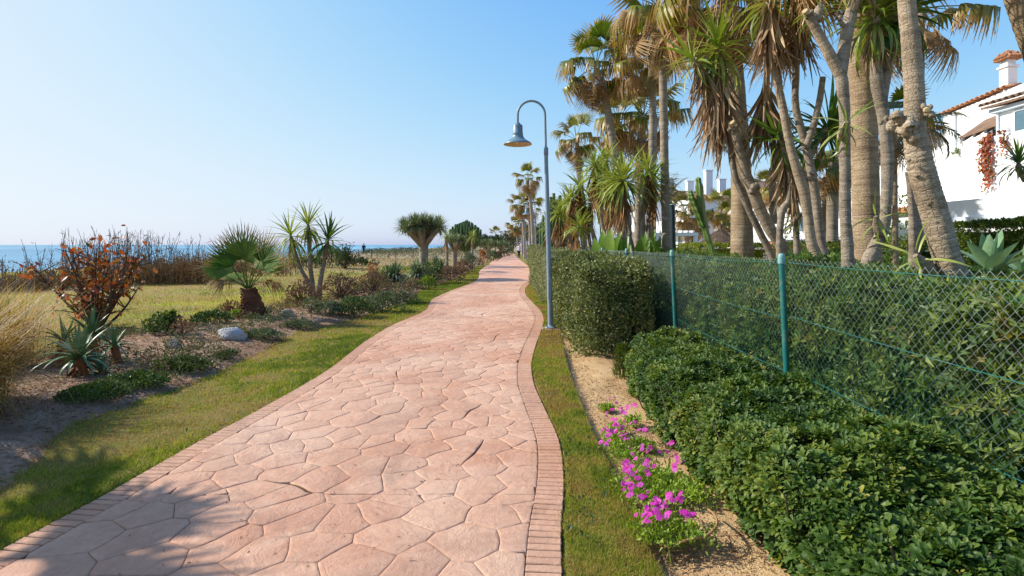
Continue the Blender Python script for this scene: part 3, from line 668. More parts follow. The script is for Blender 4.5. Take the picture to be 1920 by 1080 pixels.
# litter of twigs and dead leaves on bed and soil
n = 22000; y = depth_sample(n, 3.0, 30., 1.1); x = bed_l(y) + (verge_l(y) - bed_l(y)) * rng.random(n); 
m_ = MB(); d = nrm(np.stack([rng.normal(size=n), rng.normal(size=n), rng.normal(0, .25, n)], 1)); S = np.stack([.012 + .02 * rng.random(n), .03 + .06 * rng.random(n), .03 + 0 * x], 1) * (y[:, None] / 7) ** .4
scatter(m_, leafshape(.5, .2, .1), np.stack([x, y, bed_z(x, y) + .012], 1), frames(d, np.array([.1, 0, 1.])), S, rng.random(n)); m_.build('fallen_leaves', M['debris'], kind='stuff', label='dead leaves and bark chips on the left bed', smooth=False)
n = 17000; y = depth_sample(n, 2.4, 16., 1.2); x = verge_r(y) + .03 + (1.9 - verge_r(y)) * rng.random(n)
m_ = MB(); d = nrm(np.stack([rng.normal(size=n), rng.normal(size=n), rng.normal(0, .2, n)], 1)); S = np.stack([.004 + .010 * rng.random(n) ** 2, .015 + .05 * rng.random(n) ** 2, .02 + 0 * x], 1)
keep = rng.random(n) < .25 + .9 * sm(.35, .65, vn2(x, y, .5, 60.))
scatter(m_, leafshape(.8, .2, .1), np.stack([x, y, -.045 + .01 * rng.random(n)], 1)[keep], frames(d, np.array([.1, 0, 1.]))[keep], S[keep], rng.random(keep.sum())); m_.build('fallen_leaves', M['debris'], kind='stuff', label='straw and dry leaf litter on the sandy soil', smooth=False)
# crumbs of earth and pebbles on the soil
n = 5000; y = depth_sample(n, 2.4, 10., 1.3); x = verge_r(y) + .02 + (1.8 - verge_r(y)) * rng.random(n); PEB = (np.array([[1, 0, 0], [-.5, .87, 0], [-.5, -.87, 0], [0, 0, .8], [0, 0, -.3]]), np.array([[0, 1, 3], [1, 2, 3], [2, 0, 3]]), None, np.zeros(5))
m_ = MB(); a = nrm(np.stack([rng.normal(size=n), rng.normal(size=n), rng.normal(0, .2, n)], 1)); scatter(m_, PEB, np.stack([x, y, -.05 + 0 * x], 1), frames(a, np.array([0, 0, 1.])), .003 + .011 * rng.random(n) ** 3, rng.random(n)); m_.build('gravel', M['soil'], kind='stuff', label='small crumbs of earth on the sandy strip', smooth=False)
# ---------------------------------------------------------------- houses
def wall_box(mb, lo, hi): box(mb, lo, hi, bev=.02)
def window(parent, c, w, h, axis='x', mullion=True, sill=None, depth=.1):
    """window on a wall facing -X (axis x) or -Y (axis y); c = centre on the wall face"""
    fr = MB(); gl = MB(); t = .06
    def bx(m_, u0, u1, z0, z1, d0, d1):
        if axis == 'x': box(m_, (c[0] + d0, c[1] + u0, c[2] + z0), (c[0] + d1, c[1] + u1, c[2] + z1))
        else: box(m_, (c[0] + u0, c[1] + d0, c[2] + z0), (c[0] + u1, c[1] + d1, c[2] + z1))
    bx(fr, -w / 2, -w / 2 + t, -h / 2, h / 2, -.04, .06); bx(fr, w / 2 - t, w / 2, -h / 2, h / 2, -.04, .06)
    bx(fr, -w / 2 + t, w / 2 - t, h / 2 - t, h / 2, -.04, .06); bx(fr, -w / 2 + t, w / 2 - t, -h / 2, -h / 2 + t, -.04, .06)
    if mullion: bx(fr, -t / 3, t / 3, -h / 2 + t, h / 2 - t, -.03, .05)
    bx(gl, -w / 2 + t, w / 2 - t, -h / 2 + t, h / 2 - t, -.012, -.004)
    f = part('window', fr, M['frame'], parent, False); part('pane', gl, M['glass'], f, False)
    if sill is not None:
        s_ = MB(); bx(s_, -w / 2 - .08, w / 2 + .08, -h / 2 - .07, -h / 2 - .003, -.1, .02); part('sill', s_, sill, f, False)
def tile_row(parent, p0, p1, up, n, L=.5, r=.085, mat=None, name='roof_tile'):
    """barrel tiles side by side from p0 to p1, each running along 'up'"""
    p0, p1, up = np.asarray(p0, float), np.asarray(p1, float), nrm(up); a = np.linspace(0, np.pi, 6)
    side = nrm(p1 - p0); nn = np.cross(side, up); nn = nn if nn[2] > 0 else -nn
    me = None
    m_ = MB(); V = []
    for s_, rr in ((0, r), (1, r * .85)):
        for ra in (rr, rr - .014): V += [side * math.cos(t) * ra + nn * math.sin(t) * ra + up * L * s_ for t in a]
    q = []
    for k in range(5): q += [(k, k + 1, 12 + k + 1, 12 + k), (6 + k + 1, 6 + k, 18 + k, 18 + k + 1), (k + 1, k, 6 + k, 6 + k + 1), (12 + k, 13 + k, 19 + k, 18 + k)]
    m_.add(np.array(V), None, q); me = m_.mesh(name, mat or M['tile'])
    for i in range(n):
        p = p0 + (p1 - p0) * (i + .5) / n + nn * R.uniform(-.006, .006)
        link(name, me, parent, Matrix.Translation(Vector(p - world_loc(parent))))
def slab_roof(mb, pts, th=.12):
    """sloping slab from 4 top corners"""
    p = np.asarray(pts, float); v = np.concatenate([p, p - [0, 0, th]])
    mb.add(v, None, [(0, 1, 2, 3), (7, 6, 5, 4), (0, 4, 5, 1), (1, 5, 6, 2), (2, 6, 7, 3), (3, 7, 4, 0)])
def chimney(parent, x, y, z0, z1, w=.6, pot=True):
    m_ = MB(); box(m_, (x - w / 2, y - w / 2, z0), (x + w / 2, y + w / 2, z1), bev=.015); box(m_, (x - w / 2 - .05, y - w / 2 - .05, z1 + .002), (x + w / 2 + .05, y + w / 2 + .05, z1 + .08), bev=.01)
    k = .13
    for a in (-1, 0, 1):
        for b_ in (-1, 0, 1):
            if a or b_: box(m_, (x + a * (w / 2 - .08) - .06, y + b_ * (w / 2 - .08) - .045, z1 + .083), (x + a * (w / 2 - .08) + .045, y + b_ * (w / 2 - .08) + .06, z1 + .28))
    c = part('chimney', m_, M['stucco'], parent, False)
    if pot:
        h = w / 2 + .11; t = MB(); zt = z1 + .283
        t.add([(x - h, y - h, zt), (x + h, y - h, zt), (x + h, y + h, zt), (x - h, y + h, zt), (x - h, y - h, zt + .06), (x + h, y - h, zt + .06), (x + h, y + h, zt + .06), (x - h, y + h, zt + .06), (x, y, zt + .30)],
              [(4, 5, 8), (5, 6, 8), (6, 7, 8), (7, 4, 8)], [(0, 1, 5, 4), (1, 2, 6, 5), (2, 3, 7, 6), (3, 0, 4, 7), (3, 2, 1, 0)])
        for f in range(4):                                   # barrel tiles on the four cap faces
            d = np.array([(0, -1), (1, 0), (0, 1), (-1, 0)][f], float); s_ = np.array([-d[1], d[0]])
            for u in (-.36, -.12, .12, .36):
                b0 = np.array([x, y]) + d * (h + .03) + s_ * u * 2 * h * .9; b1 = np.array([x, y]) + d * h * abs(u) * 1.1 + s_ * u * 2 * h * .9
                tube(t, [(*b0, zt + .07), (*b1, zt + .07 + (h + .03 - h * abs(u) * 1.1) / h * .26)], [.055, .05], seg=6)
        tube(t, [(x, y, zt + .27), (x, y, zt + .37)], [.07, .03], seg=8)
        part('tile_cap', t, M['tile'], c, True)
    return c

def villa():
    o = thing('villa', 'large white stepped villa with tiled chimney behind the leaning trunk', 'house', (17., 18., -.06))
    w = lambda *bx: [box(m_, lo, hi, bev=.015) for lo, hi in bx]
    # main gabled block; its end runs with the path, the sea-facing wall shows the sloping tiled verge
    m_ = MB(); xw = 17.4
    zl, zr = 6.8, 7.35
    v = [(xw, 21.5, -.1), (xw, 15.2, -.1), (xw, 15.2, zr), (xw, 21.5, zl), (xw + 7, 21.5, -.1), (xw + 7, 15.2, -.1), (xw + 7, 15.2, zr + 1.2), (xw + 7, 21.5, zl + 1.2)]
    m_.add(v, None, [(0, 1, 2, 3), (5, 4, 7, 6), (1, 5, 6, 2), (4, 0, 3, 7), (3, 2, 6, 7)]); part('wall', m_, M['stucco'], o, False)
    tile_row(o, (xw - .16, 21.6, zl + .03), (xw - .16, 18.6, zl + .31), (1, 0, .17), 14, .6, .1)
    rf = MB(); slab_roof(rf, [(xw + .3, 21.7, zl + .1), (xw + .3, 15.2, zr + .1), (xw + 7, 15.2, zr + 1.3), (xw + 7, 21.7, zl + 1.3)], .08); rfo = part('roof', rf, M['tile'], o, False)
    # bay with the window and the old tile eaves
    m_ = MB(); xb = 16.35; box(m_, (xb, 14.2, 2.0), (xw - .003, 17.95, 6.02), bev=.015); part('bay_wall', m_, M['stucco'], o, False)
    m_ = MB(); box(m_, (xb - .18, 14.0, 6.023), (xw + .3, 18.1, 6.17), bev=.01); part('eaves_trim', m_, M['trim'], o, False)
    m_ = MB(); slab_roof(m_, [(xb - .36, 18.2, 6.26), (xb - .36, 14.0, 6.26), (xw + .8, 14.0, 6.7), (xw + .8, 18.2, 6.7)], .07); part('bay_roof', m_, M['tile_old'], o, False)
    tile_row(o, (xb - .45, 18.2, 6.28), (xb - .45, 14.3, 6.28), (1, 0, .26), 17, .6, .105, M['tile_old'])
    window(o, (xb, 16.62, 5.35), 1.5, 1.25, 'x', True, M['tile'])
    # balcony awning with dark beams
    m_ = MB(); slab_roof(m_, [(16.45, 19.6, 5.55), (16.45, 17.97, 5.73), (xw - .01, 17.97, 6.38), (xw - .01, 19.6, 6.2)], .07); aw = part('awning', m_, M['tile_old'], o, False)
    for k, y in enumerate((19.4, 18.95, 18.5, 18.1)):
        m_ = MB(); zz = 5.46 + (19.6 - y) / 1.85 * .2; slab_roof(m_, [(16.42, y + .05, zz), (16.42, y - .05, zz), (xw - .012, y - .05, zz + .62), (xw - .012, y + .05, zz + .62)], .12); part('beam', m_, M['darkwood'], aw, False)
    m_ = MB(); tube(m_, [(16.6, 18.6, 5.5), (17.35, 18.2, 4.75)], .06, seg=6); part('bracket', m_, M['darkwood'], aw)
    m_ = MB(); box(m_, (xw - .012, 18.0, 4.4), (xw + .02, 19.3, 5.95)); part('door', m_, M['darkwood'], o, False)
    m_ = MB(); tube(m_, [(xb - .05, 17.9, 6.0), (xb - .05, 17.9, 5.06)], .04, seg=8); part('downpipe', m_, M['trim'], o)
    m_ = MB(); tube(m_, [(xw - .04, 20.9, 6.75), (xw - .04, 20.9, 5.0)], .045, seg=8); part('downpipe', m_, M['trim'], o)
    # alarm box under the eaves
    m_ = MB(); box(m_, (xb - .12, 17.5, 5.18), (xb - .003, 17.76, 5.48), bev=.02); al = part('alarm_box', m_, M['plaque'], o, False)
    m_ = MB(); a = np.linspace(0, 2 * np.pi, 16); 
    for k in range(15): tube(m_, [(xb - .13, 17.63 + .06 * math.cos(a[k]), 5.33 + .06 * math.sin(a[k])), (xb - .13, 17.63 + .06 * math.cos(a[k + 1]), 5.33 + .06 * math.sin(a[k + 1]))], .012, seg=4)
    part('ring_emblem', m_, M['darkmetal'], al)
    # terrace blocks
    m_ = MB(); x3 = 15.2; box(m_, (x3, 13.4, -.1), (xb + .0, 18.05, 5.03), bev=.015); part('terrace_wall', m_, M['stucco'], o, False)
    m_ = MB(); box(m_, (x3 + .35, 18.06, -.1), (xw - .004, 19.3, 4.97), bev=.015); part('terrace_wall', m_, M['stucco'], o, False)
    m_ = MB(); x4 = 16.0; box(m_, (x4, 19.303, -.1), (xw - .004, 26.0, 5.05), bev=.015); part('terrace_wall', m_, M['stucco'], o, False)
    m_ = MB(); x5 = 14.1; box(m_, (x5, 13.2, -.1), (x3 - .003, 18.9, 3.0), bev=.015); box(m_, (x5 + .3, 18.903, -.1), (x4 - .003, 24.5, 2.75), bev=.015); part('terrace_wall', m_, M['stucco'], o, False)
    m_ = MB(); box(m_, (x5 - .12, 13.2, 2.28), (x5 - .003, 19.0, 2.46), bev=.01); part('cornice', m_, M['trim'], o, False)
    m_ = MB(); box(m_, (x5 + .08, 18.93, 2.753), (x5 + .5, 21.5, 2.83), bev=.01); cap = part('wall_cap', m_, M['tile'], o, False)
    m_ = MB()
    for k in range(9): tube(m_, [(x5 + .08, 19.1 + k * .27, 2.9), (x5 + .5, 19.1 + k * .27, 2.88)], [.09, .08], seg=6)
    part('cap_tile', m_, M['tile'], cap)
    # rear wing seen past the trunk
    m_ = MB(); box(m_, (17.6, 21.6, -.1), (22, 27.5, 6.2), bev=.015); part('wall', m_, M['stucco'], o, False)
    m_ = MB(); slab_roof(m_, [(16.9, 27.8, 6.25), (16.9, 21.75, 6.25), (22, 21.75, 7.7), (22, 27.8, 7.7)], .1); part('roof', m_, M['tile_old'], o, False)
    tile_row(o, (16.8, 27.6, 6.27), (16.8, 21.8, 6.27), (1, 0, .28), 22, .6, .11, M['tile_old'])
    window(o, (17.6, 23.2, 5.3), 1.3, 1.2, 'x', True)
    window(o, (17.6, 25.6, 5.3), 1.0, 1.2, 'x', True)
    chimney(o, 17.72, 19.05, 6.6, 7.9, .35)
    m_ = MB(); tube(m_, [(18.6, 17.9, 7.3), (18.6, 17.9, 8.5)], .42, seg=10); part('vent_stack', m_, M['stucco'], o); m_ = MB(); lathe(m_, [(.55, 0), (.5, .15), (.36, .32), (.18, .42), (0, .46)], (18.6, 17.9, 8.52), 12); part('stack_cap', m_, M['tile_old'], o)
    return o
VILLA = villa()
# vines that hang on the villa wall
def wall_vine(name, x, y, z0, z1, w, n, label):
    o = thing(name, label, 'vine', (x, y, z0), 'red vines hanging on the villa wall'); st = MB(); lf = MB(); P_ = []
    for k in range(max(2, int(w * 9))):
        yy_ = y + R.uniform(-w, w) / 2; zz = np.linspace(z0, z0 + (z1 - z0) * R.uniform(.55, 1.), 7); pts = np.stack([x - .06 + .04 * rng.random(7), yy_ + np.cumsum(rng.normal(0, .02, 7)), zz], 1); tube(st, pts, [.014, .006], 7, 4)
        for q in spline(pts, int(n / max(2, int(w * 9)))): P_.append(q + rng.normal(0, .06, 3) * [.6, 1, 1])
    P_ = np.array(P_); d = nrm(rng.normal(size=P_.shape) + [-.4, 0, -.5]); scatter(lf, leafshape(.8, .1), P_, frames(d, np.array([-1., 0, .2])), .07 + .06 * rng.random(len(P_)), rng.random(len(P_)))
    part('stem', st, M['twig'], o); part('foliage', lf, M['vine'], o, False, kind='stuff')
wall_vine('vine', 15.14, 16.9, 5.06, 3.0, .5, 360, 'broad red vine hanging down the white villa wall')
wall_vine('vine', 15.14, 16.35, 5.06, 4.3, .15, 60, 'thin short red vine strand on the villa wall beside the broad vine')

def far_house(label, x0, y0, dx, dy, h, roof_h, gable='y', chim=(), wins=(), balc=None, mat='stucco2', group='white houses beyond the garden'):
    o = thing('house', label, 'house', (x0, y0, -.06), group); x1, y1 = x0 + dx, y0 + dy
    m_ = MB(); box(m_, (x0, y0, -.1), (x1, y1, h), bev=.02)
    if gable == 'y': cxm = (x0 + x1) / 2; m_.add([(x0, y0, h), (x1, y0, h), (cxm, y0, h + roof_h), (x0, y1, h), (x1, y1, h), (cxm, y1, h + roof_h)], [(0, 1, 2), (4, 3, 5)])
    else: cym = (y0 + y1) / 2; m_.add([(x0, y0, h), (x0, y1, h), (x0, cym, h + roof_h), (x1, y0, h), (x1, y1, h), (x1, cym, h + roof_h)], [(0, 2, 1), (3, 4, 5)])
    part('wall', m_, M[mat], o, False); m_ = MB(); e = .35
    if gable == 'y':
        slab_roof(m_, [(x0 - e, y0 - e, h - .1), (cxm, y0 - e, h + roof_h + .08), (cxm, y1 + e, h + roof_h + .08), (x0 - e, y1 + e, h - .1)], .16); slab_roof(m_, [(cxm, y0 - e, h + roof_h + .08), (x1 + e, y0 - e, h - .1), (x1 + e, y1 + e, h - .1), (cxm, y1 + e, h + roof_h + .08)], .16)
    else:
        slab_roof(m_, [(x0 - e, y0 - e, h - .1), (x1 + e, y0 - e, h - .1), (x1 + e, cym, h + roof_h + .08), (x0 - e, cym, h + roof_h + .08)], .16); slab_roof(m_, [(x0 - e, cym, h + roof_h + .08), (x1 + e, cym, h + roof_h + .08), (x1 + e, y1 + e, h - .1), (x0 - e, y1 + e, h - .1)], .16)
    rf = part('roof', m_, M['tile_old'], o, False)
    for (cx_, cy_, zt) in chim:
        m_ = MB(); box(m_, (cx_ - .35, cy_ - .35, h - .2), (cx_ + .35, cy_ + .35, zt), bev=.02); box(m_, (cx_ - .42, cy_ - .42, zt + .002), (cx_ + .42, cy_ + .42, zt + .14), bev=.02); part('chimney', m_, M[mat], o, False)
    for (ax, u, z, w_, h_) in wins:
        window(o, (x0, y0 + u, z) if ax == 'x' else (x0 + u, y0, z), w_, h_, ax, True)
    if balc:
        m_ = MB()
        for (yb0, yb1, zb) in balc: box(m_, (x0 - 1.6, y0 + yb0, zb), (x0 - .003, y0 + yb1, zb + .2)); box(m_, (x0 - 1.6, y0 + yb0, zb + .203), (x0 - 1.48, y0 + yb1, zb + 1.1))
        part('balcony', m_, M[mat], o, False)
    return o
far_house('far white gabled house left of the cactus with blank end wall', 15.2, 62, 6.5, 9, 6.2, 2.1, 'y', ((19.6, 66, 9.6),), (('y', 1.6, 2.0, 1.2, 1.4), ('y', 4.4, 4.6, 1.1, 1.3), ('x', 2.5, 2.2, 1.6, 1.6), ('x', 6, 4.8, 1.4, 1.4)), ((1, 8, 3.0),))
far_house('far white house with three chimneys behind the dark green post', 18.0, 54, 7.5, 8, 6.4, 1.0, 'x', ((19.0, 57, 8.3), (20.6, 56, 9.3), (22.4, 57, 8.5)), (('y', 1.0, 4.3, .9, 1.2), ('y', 4.2, 1.9, 1.2, 1.4), ('y', 6.2, 4.6, 1., 1.1), ('x', 3, 2., 1.5, 1.7)), ((1, 7, 3.1),))
far_house('far white house with brown edged gable right of the cactus', 21.6, 54, 6.5, 7, 6.2, 1.5, 'y', ((26.6, 55.5, 9.0),), (('y', 1.5, 4.2, 1.2, 1.2), ('y', 4.6, 2., 1.2, 1.5)))
far_house('white house with arched porch seen between the yucca trunks', 19.4, 40, 7., 8, 5.6, 1.2, 'x', ((21.2, 42, 7.5),), (('y', 1.4, 3.0, .9, 1.3), ('y', 4.2, 3.0, 1., 1.3), ('x', 3, 2.2, 1.6, 1.8)), ((1, 7, 2.8),))
far_house('low white house with flat front between the tree trunks', 16.6, 27.6, 5.5, 6.5, 4.7, .7, 'x', (), (('x', 2.6, 2.9, 2.2, 1.2), ('y', 2.2, 3.0, 1.3, 1.2)), ((.6, 5.8, 1.7),))

# pale blue pool pergola
o = thing('pergola', 'pale blue and white low pergola beside the dark green post', 'pergola', (10.5, 36.5, -.06))
x0, x1, y0, y1 = 9.9, 12.6, 36.6, 38.4
for x in (x0, x1):
    for y in (y0, y1):
        m_ = MB(); box(m_, (x - .12, y - .12, -.1), (x + .12, y + .12, 2.2), bev=.01); part('post', m_, M['bluewhite'], o, False)
for (lo, hi) in (((x0 - .3, y0 - .14, 2.203), (x1 + .15, y0 + .14, 2.44)), ((x0 - .3, y1 - .14, 2.203), (x1 + .15, y1 + .14, 2.44))):
    m_ = MB(); box(m_, lo, hi, bev=.01); part('beam', m_, M['bluewhite'], o, False)
for k in range(7):
    m_ = MB(); x = x0 + .2 + k * .38; box(m_, (x - .05, y0 - .3, 2.443), (x + .05, y1 + .3, 2.58)); part('rafter', m_, M['stucco2'], o, False)
m_ = MB(); box(m_, (x0 + .122, y0 - .1, -.1), (x1 - .122, y0 + .1, 1.25), bev=.01); part('parapet', m_, M['stucco2'], o, False)
m_ = MB(); box(m_, (x0 + .9, y0 - .1, 2.585), (x0 + 1.06, y0 + .06, 2.9), bev=.01); part('finial', m_, M['bluewhite'], o, False)

# dark green post, thatched parasol
o = thing('post', 'dark green round post with flat cap standing behind the fence', 'post', (6.4, 21., -.06))
m_ = MB(); a, b = P(1263, 478, 21.), P(1261, 386, 21.); tube(m_, [(a[0] + .02, a[1], -.1), b], [.105, .095], 6, 14); part('shaft', m_, M['post_green'], o)
m_ = MB(); lathe(m_, [(0, -.003), (.15, 0), (.15, .03), (.07, .05), (0, .055)], b + [0, 0, .02], 14); part('cap', m_, M['fence_cap'], o)
o = thing('thatched_parasol', 'round thatched parasol on a thin pole above the lime hedge', 'parasol', (11.7, 30., -.06))
c = P(1350, 458, 30.)
m_ = MB(); tube(m_, [(c[0], c[1], -.1), (c[0], c[1], c[2] + .3)], .05, seg=8); part('pole', m_, M['darkwood'], o)
m_ = MB(); lathe(m_, [(1.15, -.14), (1.22, -.02), (.8, .3), (.42, .58), (.14, .82), (.09, 1.0), (.05, 1.08), (0, 1.1)], c, 30); lathe(m_, [(1.15, -.14), (.5, .2), (.05, .55)], c, 20)
n = 1500; r_ = np.sqrt(rng.random(n)) * 1.22; a = rng.random(n) * 6.283; z = np.interp(r_, [0, .14, .42, .8, 1.22], [1.0, .82, .58, .3, -.02]); d = np.stack([np.cos(a), np.sin(a), -.75 + 0 * a], 1)
scatter(m_, leafshape(.1, .02, 0), np.stack([c[0] + r_ * np.cos(a), c[1] + r_ * np.sin(a), c[2] + z + .015], 1), frames(d, np.array([0, 0, 1.])), .3, rng.random(n)); part('thatch', m_, M['thatch'], o)

# ---------------------------------------------------------------- chain-link fence
FX, FTOP = 2.30, 1.485
fence = thing('chain_link_fence', 'green chain link fence with round posts running beside the hedges', 'fence', (FX, 4.42, -.06))
FY = [1.42, 4.42, 7.45, 10.4, 13.2, 16., 18.9, 21.9, 24.9, 27.9]
LEAN = -.045
def fp(y, z, s_=0.): return (FX + LEAN * z * 1.0 + s_, y, z)
for k, y in enumerate(FY):
    m_ = MB(); tube(m_, [fp(y, -.1), fp(y, 1.50)], .0245, 4, 14); po = part('post', m_, M['fence'], fence)
    m_ = MB(); lathe(m_, [(.0275, -.06), (.0285, -.01), (.025, .012), (.015, .022), (0, .026)], fp(y, 1.505), 14); part('cap', m_, M['fence_cap'], po)
for k in range(len(FY) - 1):
    m_ = MB(); ya, yb = FY[k], FY[k + 1]; pitch = .058 if k < 4 else .075; rows = int(1.42 / pitch); wr = .0015 if k < 2 else .002
    n = int((yb - ya) / pitch); zz = FTOP - np.arange(rows + 1) * (1.42 / rows); V = []; 
    for c in range(n):
        for sgn in (0, 1):
            yc = ya + (c + .5) * pitch; off = np.where((np.arange(rows + 1) + sgn + c * 0) % 2 == 0, -.5, .5) * pitch
            if sgn: pass
            sag = -.008 * np.sin(np.pi * (yc - ya) / (yb - ya)) * (1 - 0)
            pts = np.stack([FX + LEAN * zz + .031 + .0018 * np.where(np.arange(rows + 1) % 2, 1, -1) * (1 if sgn else -1) + .01 * (vn2(zz * 0 + yc, zz, .5, 70.) - .5), yc + off, zz + sag], 1)
            V.append(pts)
    V = np.array(V)                                          # wires x rows x 3
    d = nrm(np.gradient(V, axis=1)); sx = np.array([1., 0, 0]); sy = np.cross(d, sx)
    ring = np.stack([V + wr * (math.cos(a) * sx + math.sin(a) * sy) for a in (0.5, 2.6, 4.7)], 2)   # wires, rows, 3, 3
    nw, nr = V.shape[:2]; idx = np.arange(nw * nr * 3).reshape(nw, nr, 3)
    q = np.concatenate([np.stack([idx[:, :-1, a], idx[:, :-1, (a + 1) % 3], idx[:, 1:, (a + 1) % 3], idx[:, 1:, a]], -1).reshape(-1, 4) for a in range(3)])
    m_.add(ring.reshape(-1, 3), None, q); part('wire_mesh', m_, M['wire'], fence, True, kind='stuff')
    for z in (1.455, 1.0, .55):
        m_ = MB(); yv = np.linspace(ya, yb, 8); tube(m_, np.stack([FX + LEAN * z + .034 + 0 * yv, yv, z - .02 * np.sin(np.pi * (yv - ya) / (yb - ya)) + (0 if z > 1.2 else .03 * (yv - ya) / (yb - ya) - .015)], 1), .0024, seg=5); part('tension_wire', m_, M['fence'], fence)

# ---------------------------------------------------------------- street lamps
def make_lamp(label, x, y, lean):
    o = thing('street_lamp', label, 'street lamp', (x, y, -.02), 'swan neck lamps along the path')
    m_ = MB(); box(m_, (-.30, -.16, -.05), (.17, .16, .018), bev=.01); v = m_.v[0]; m_.v[0] = v + np.array([x, y, -.02]); part('pad', m_, M['pad'], o, False)
    L = lambda z, dx=0.: (x + lean * z + dx, y, z)
    m_ = MB(); lathe(m_, [(0, .0), (.115, 0), (.115, .018), (.085, .024), (.064, .05), (.053, .06)], (x, y, 0.), 20); fl = part('base_flange', m_, M['lamp'], o)
    for a in range(4):
        b = MB(); t = a * math.pi / 2 + .78; tube(b, [(x + .096 * math.cos(t), y + .096 * math.sin(t), .018), (x + .096 * math.cos(t), y + .096 * math.sin(t), .045)], .012, seg=6); part('bolt', b, M['darkmetal'], fl)
    m_ = MB(); tube(m_, [L(.03), L(3.32)], [.053, .037], 8, 18); part('pole', m_, M['lamp'], o)
    m_ = MB(); box(m_, (x - .032 + lean * .7, y - .0565, .55), (x + .032 + lean * .7, y - .04, .95), bev=.004); part('access_door', m_, M['lamp'], o, False)
    m_ = MB(); lathe(m_, [(.038, 0), (.044, .004), (.044, .13), (.036, .15), (.026, .16)], L(3.32), 18); part('collar', m_, M['lamp'], o)
    m_ = MB(); r = .262; top = 4.10; pts = [L(3.4), L(3.7), L(3.95)] + [(x + lean * 4.1 - r + r * math.cos(a), y, top + r * 1.02 * math.sin(a)) for a in np.linspace(0.05, math.pi, 11)] + [(x + lean * 4.1 - 2 * r, y, top - .17)]
    tube(m_, pts, [.0225] * len(pts), 44, 12); part('swan_neck', m_, M['lamp'], o)
    hx, hz = x + lean * 4.1 - 2 * r, top - .55
    m_ = MB(); lathe(m_, [(.03, .40), (.05, .385), (.052, .37), (.085, .355), (.094, .33), (.096, .20), (.105, .195), (.106, .18), (.1, .17), (.115, .12), (.15, .075), (.20, .045), (.25, .015), (.272, -.012), (.272, -.022)], (hx, y, hz), 36); part('lamp_shade', m_, M['lamp_top'], o)
    m_ = MB(); lathe(m_, [(.271, -.022), (.262, -.018), (.2, .03), (.14, .06), (.1, .11), (.085, .16), (0, .165)], (hx, y, hz), 36); part('reflector', m_, M['lamp_in'], o)
    m_ = MB(); lathe(m_, [(0, -.005), (.035, .0), (.055, .04), (.05, .09), (.03, .14), (.03, .16)], (hx, y, hz), 16); part('bulb', m_, M['glassbulb'], o)
    return o
def copy_tree(o, parent=None):
    c = o.copy(); COL.objects.link(c); c.parent = parent
    for ch in list(o.children): copy_tree(ch, c)
    return c
lamp = make_lamp('grey blue swan neck lamp beside the path, the nearest and tallest in view', .745, 10.26, -.027)
for lab, px, Yd in (('second lamp along the path, its pole rising out of the grey hedge', 1006, 34.), ('third lamp along the path, beside the walking person', 986, 58.), ('farthest small lamp along the path under the distant palms', 979, 86.)):
    c = copy_tree(lamp); c.location = ((px - CX) / F * Yd, Yd, -.02); c['label'] = lab

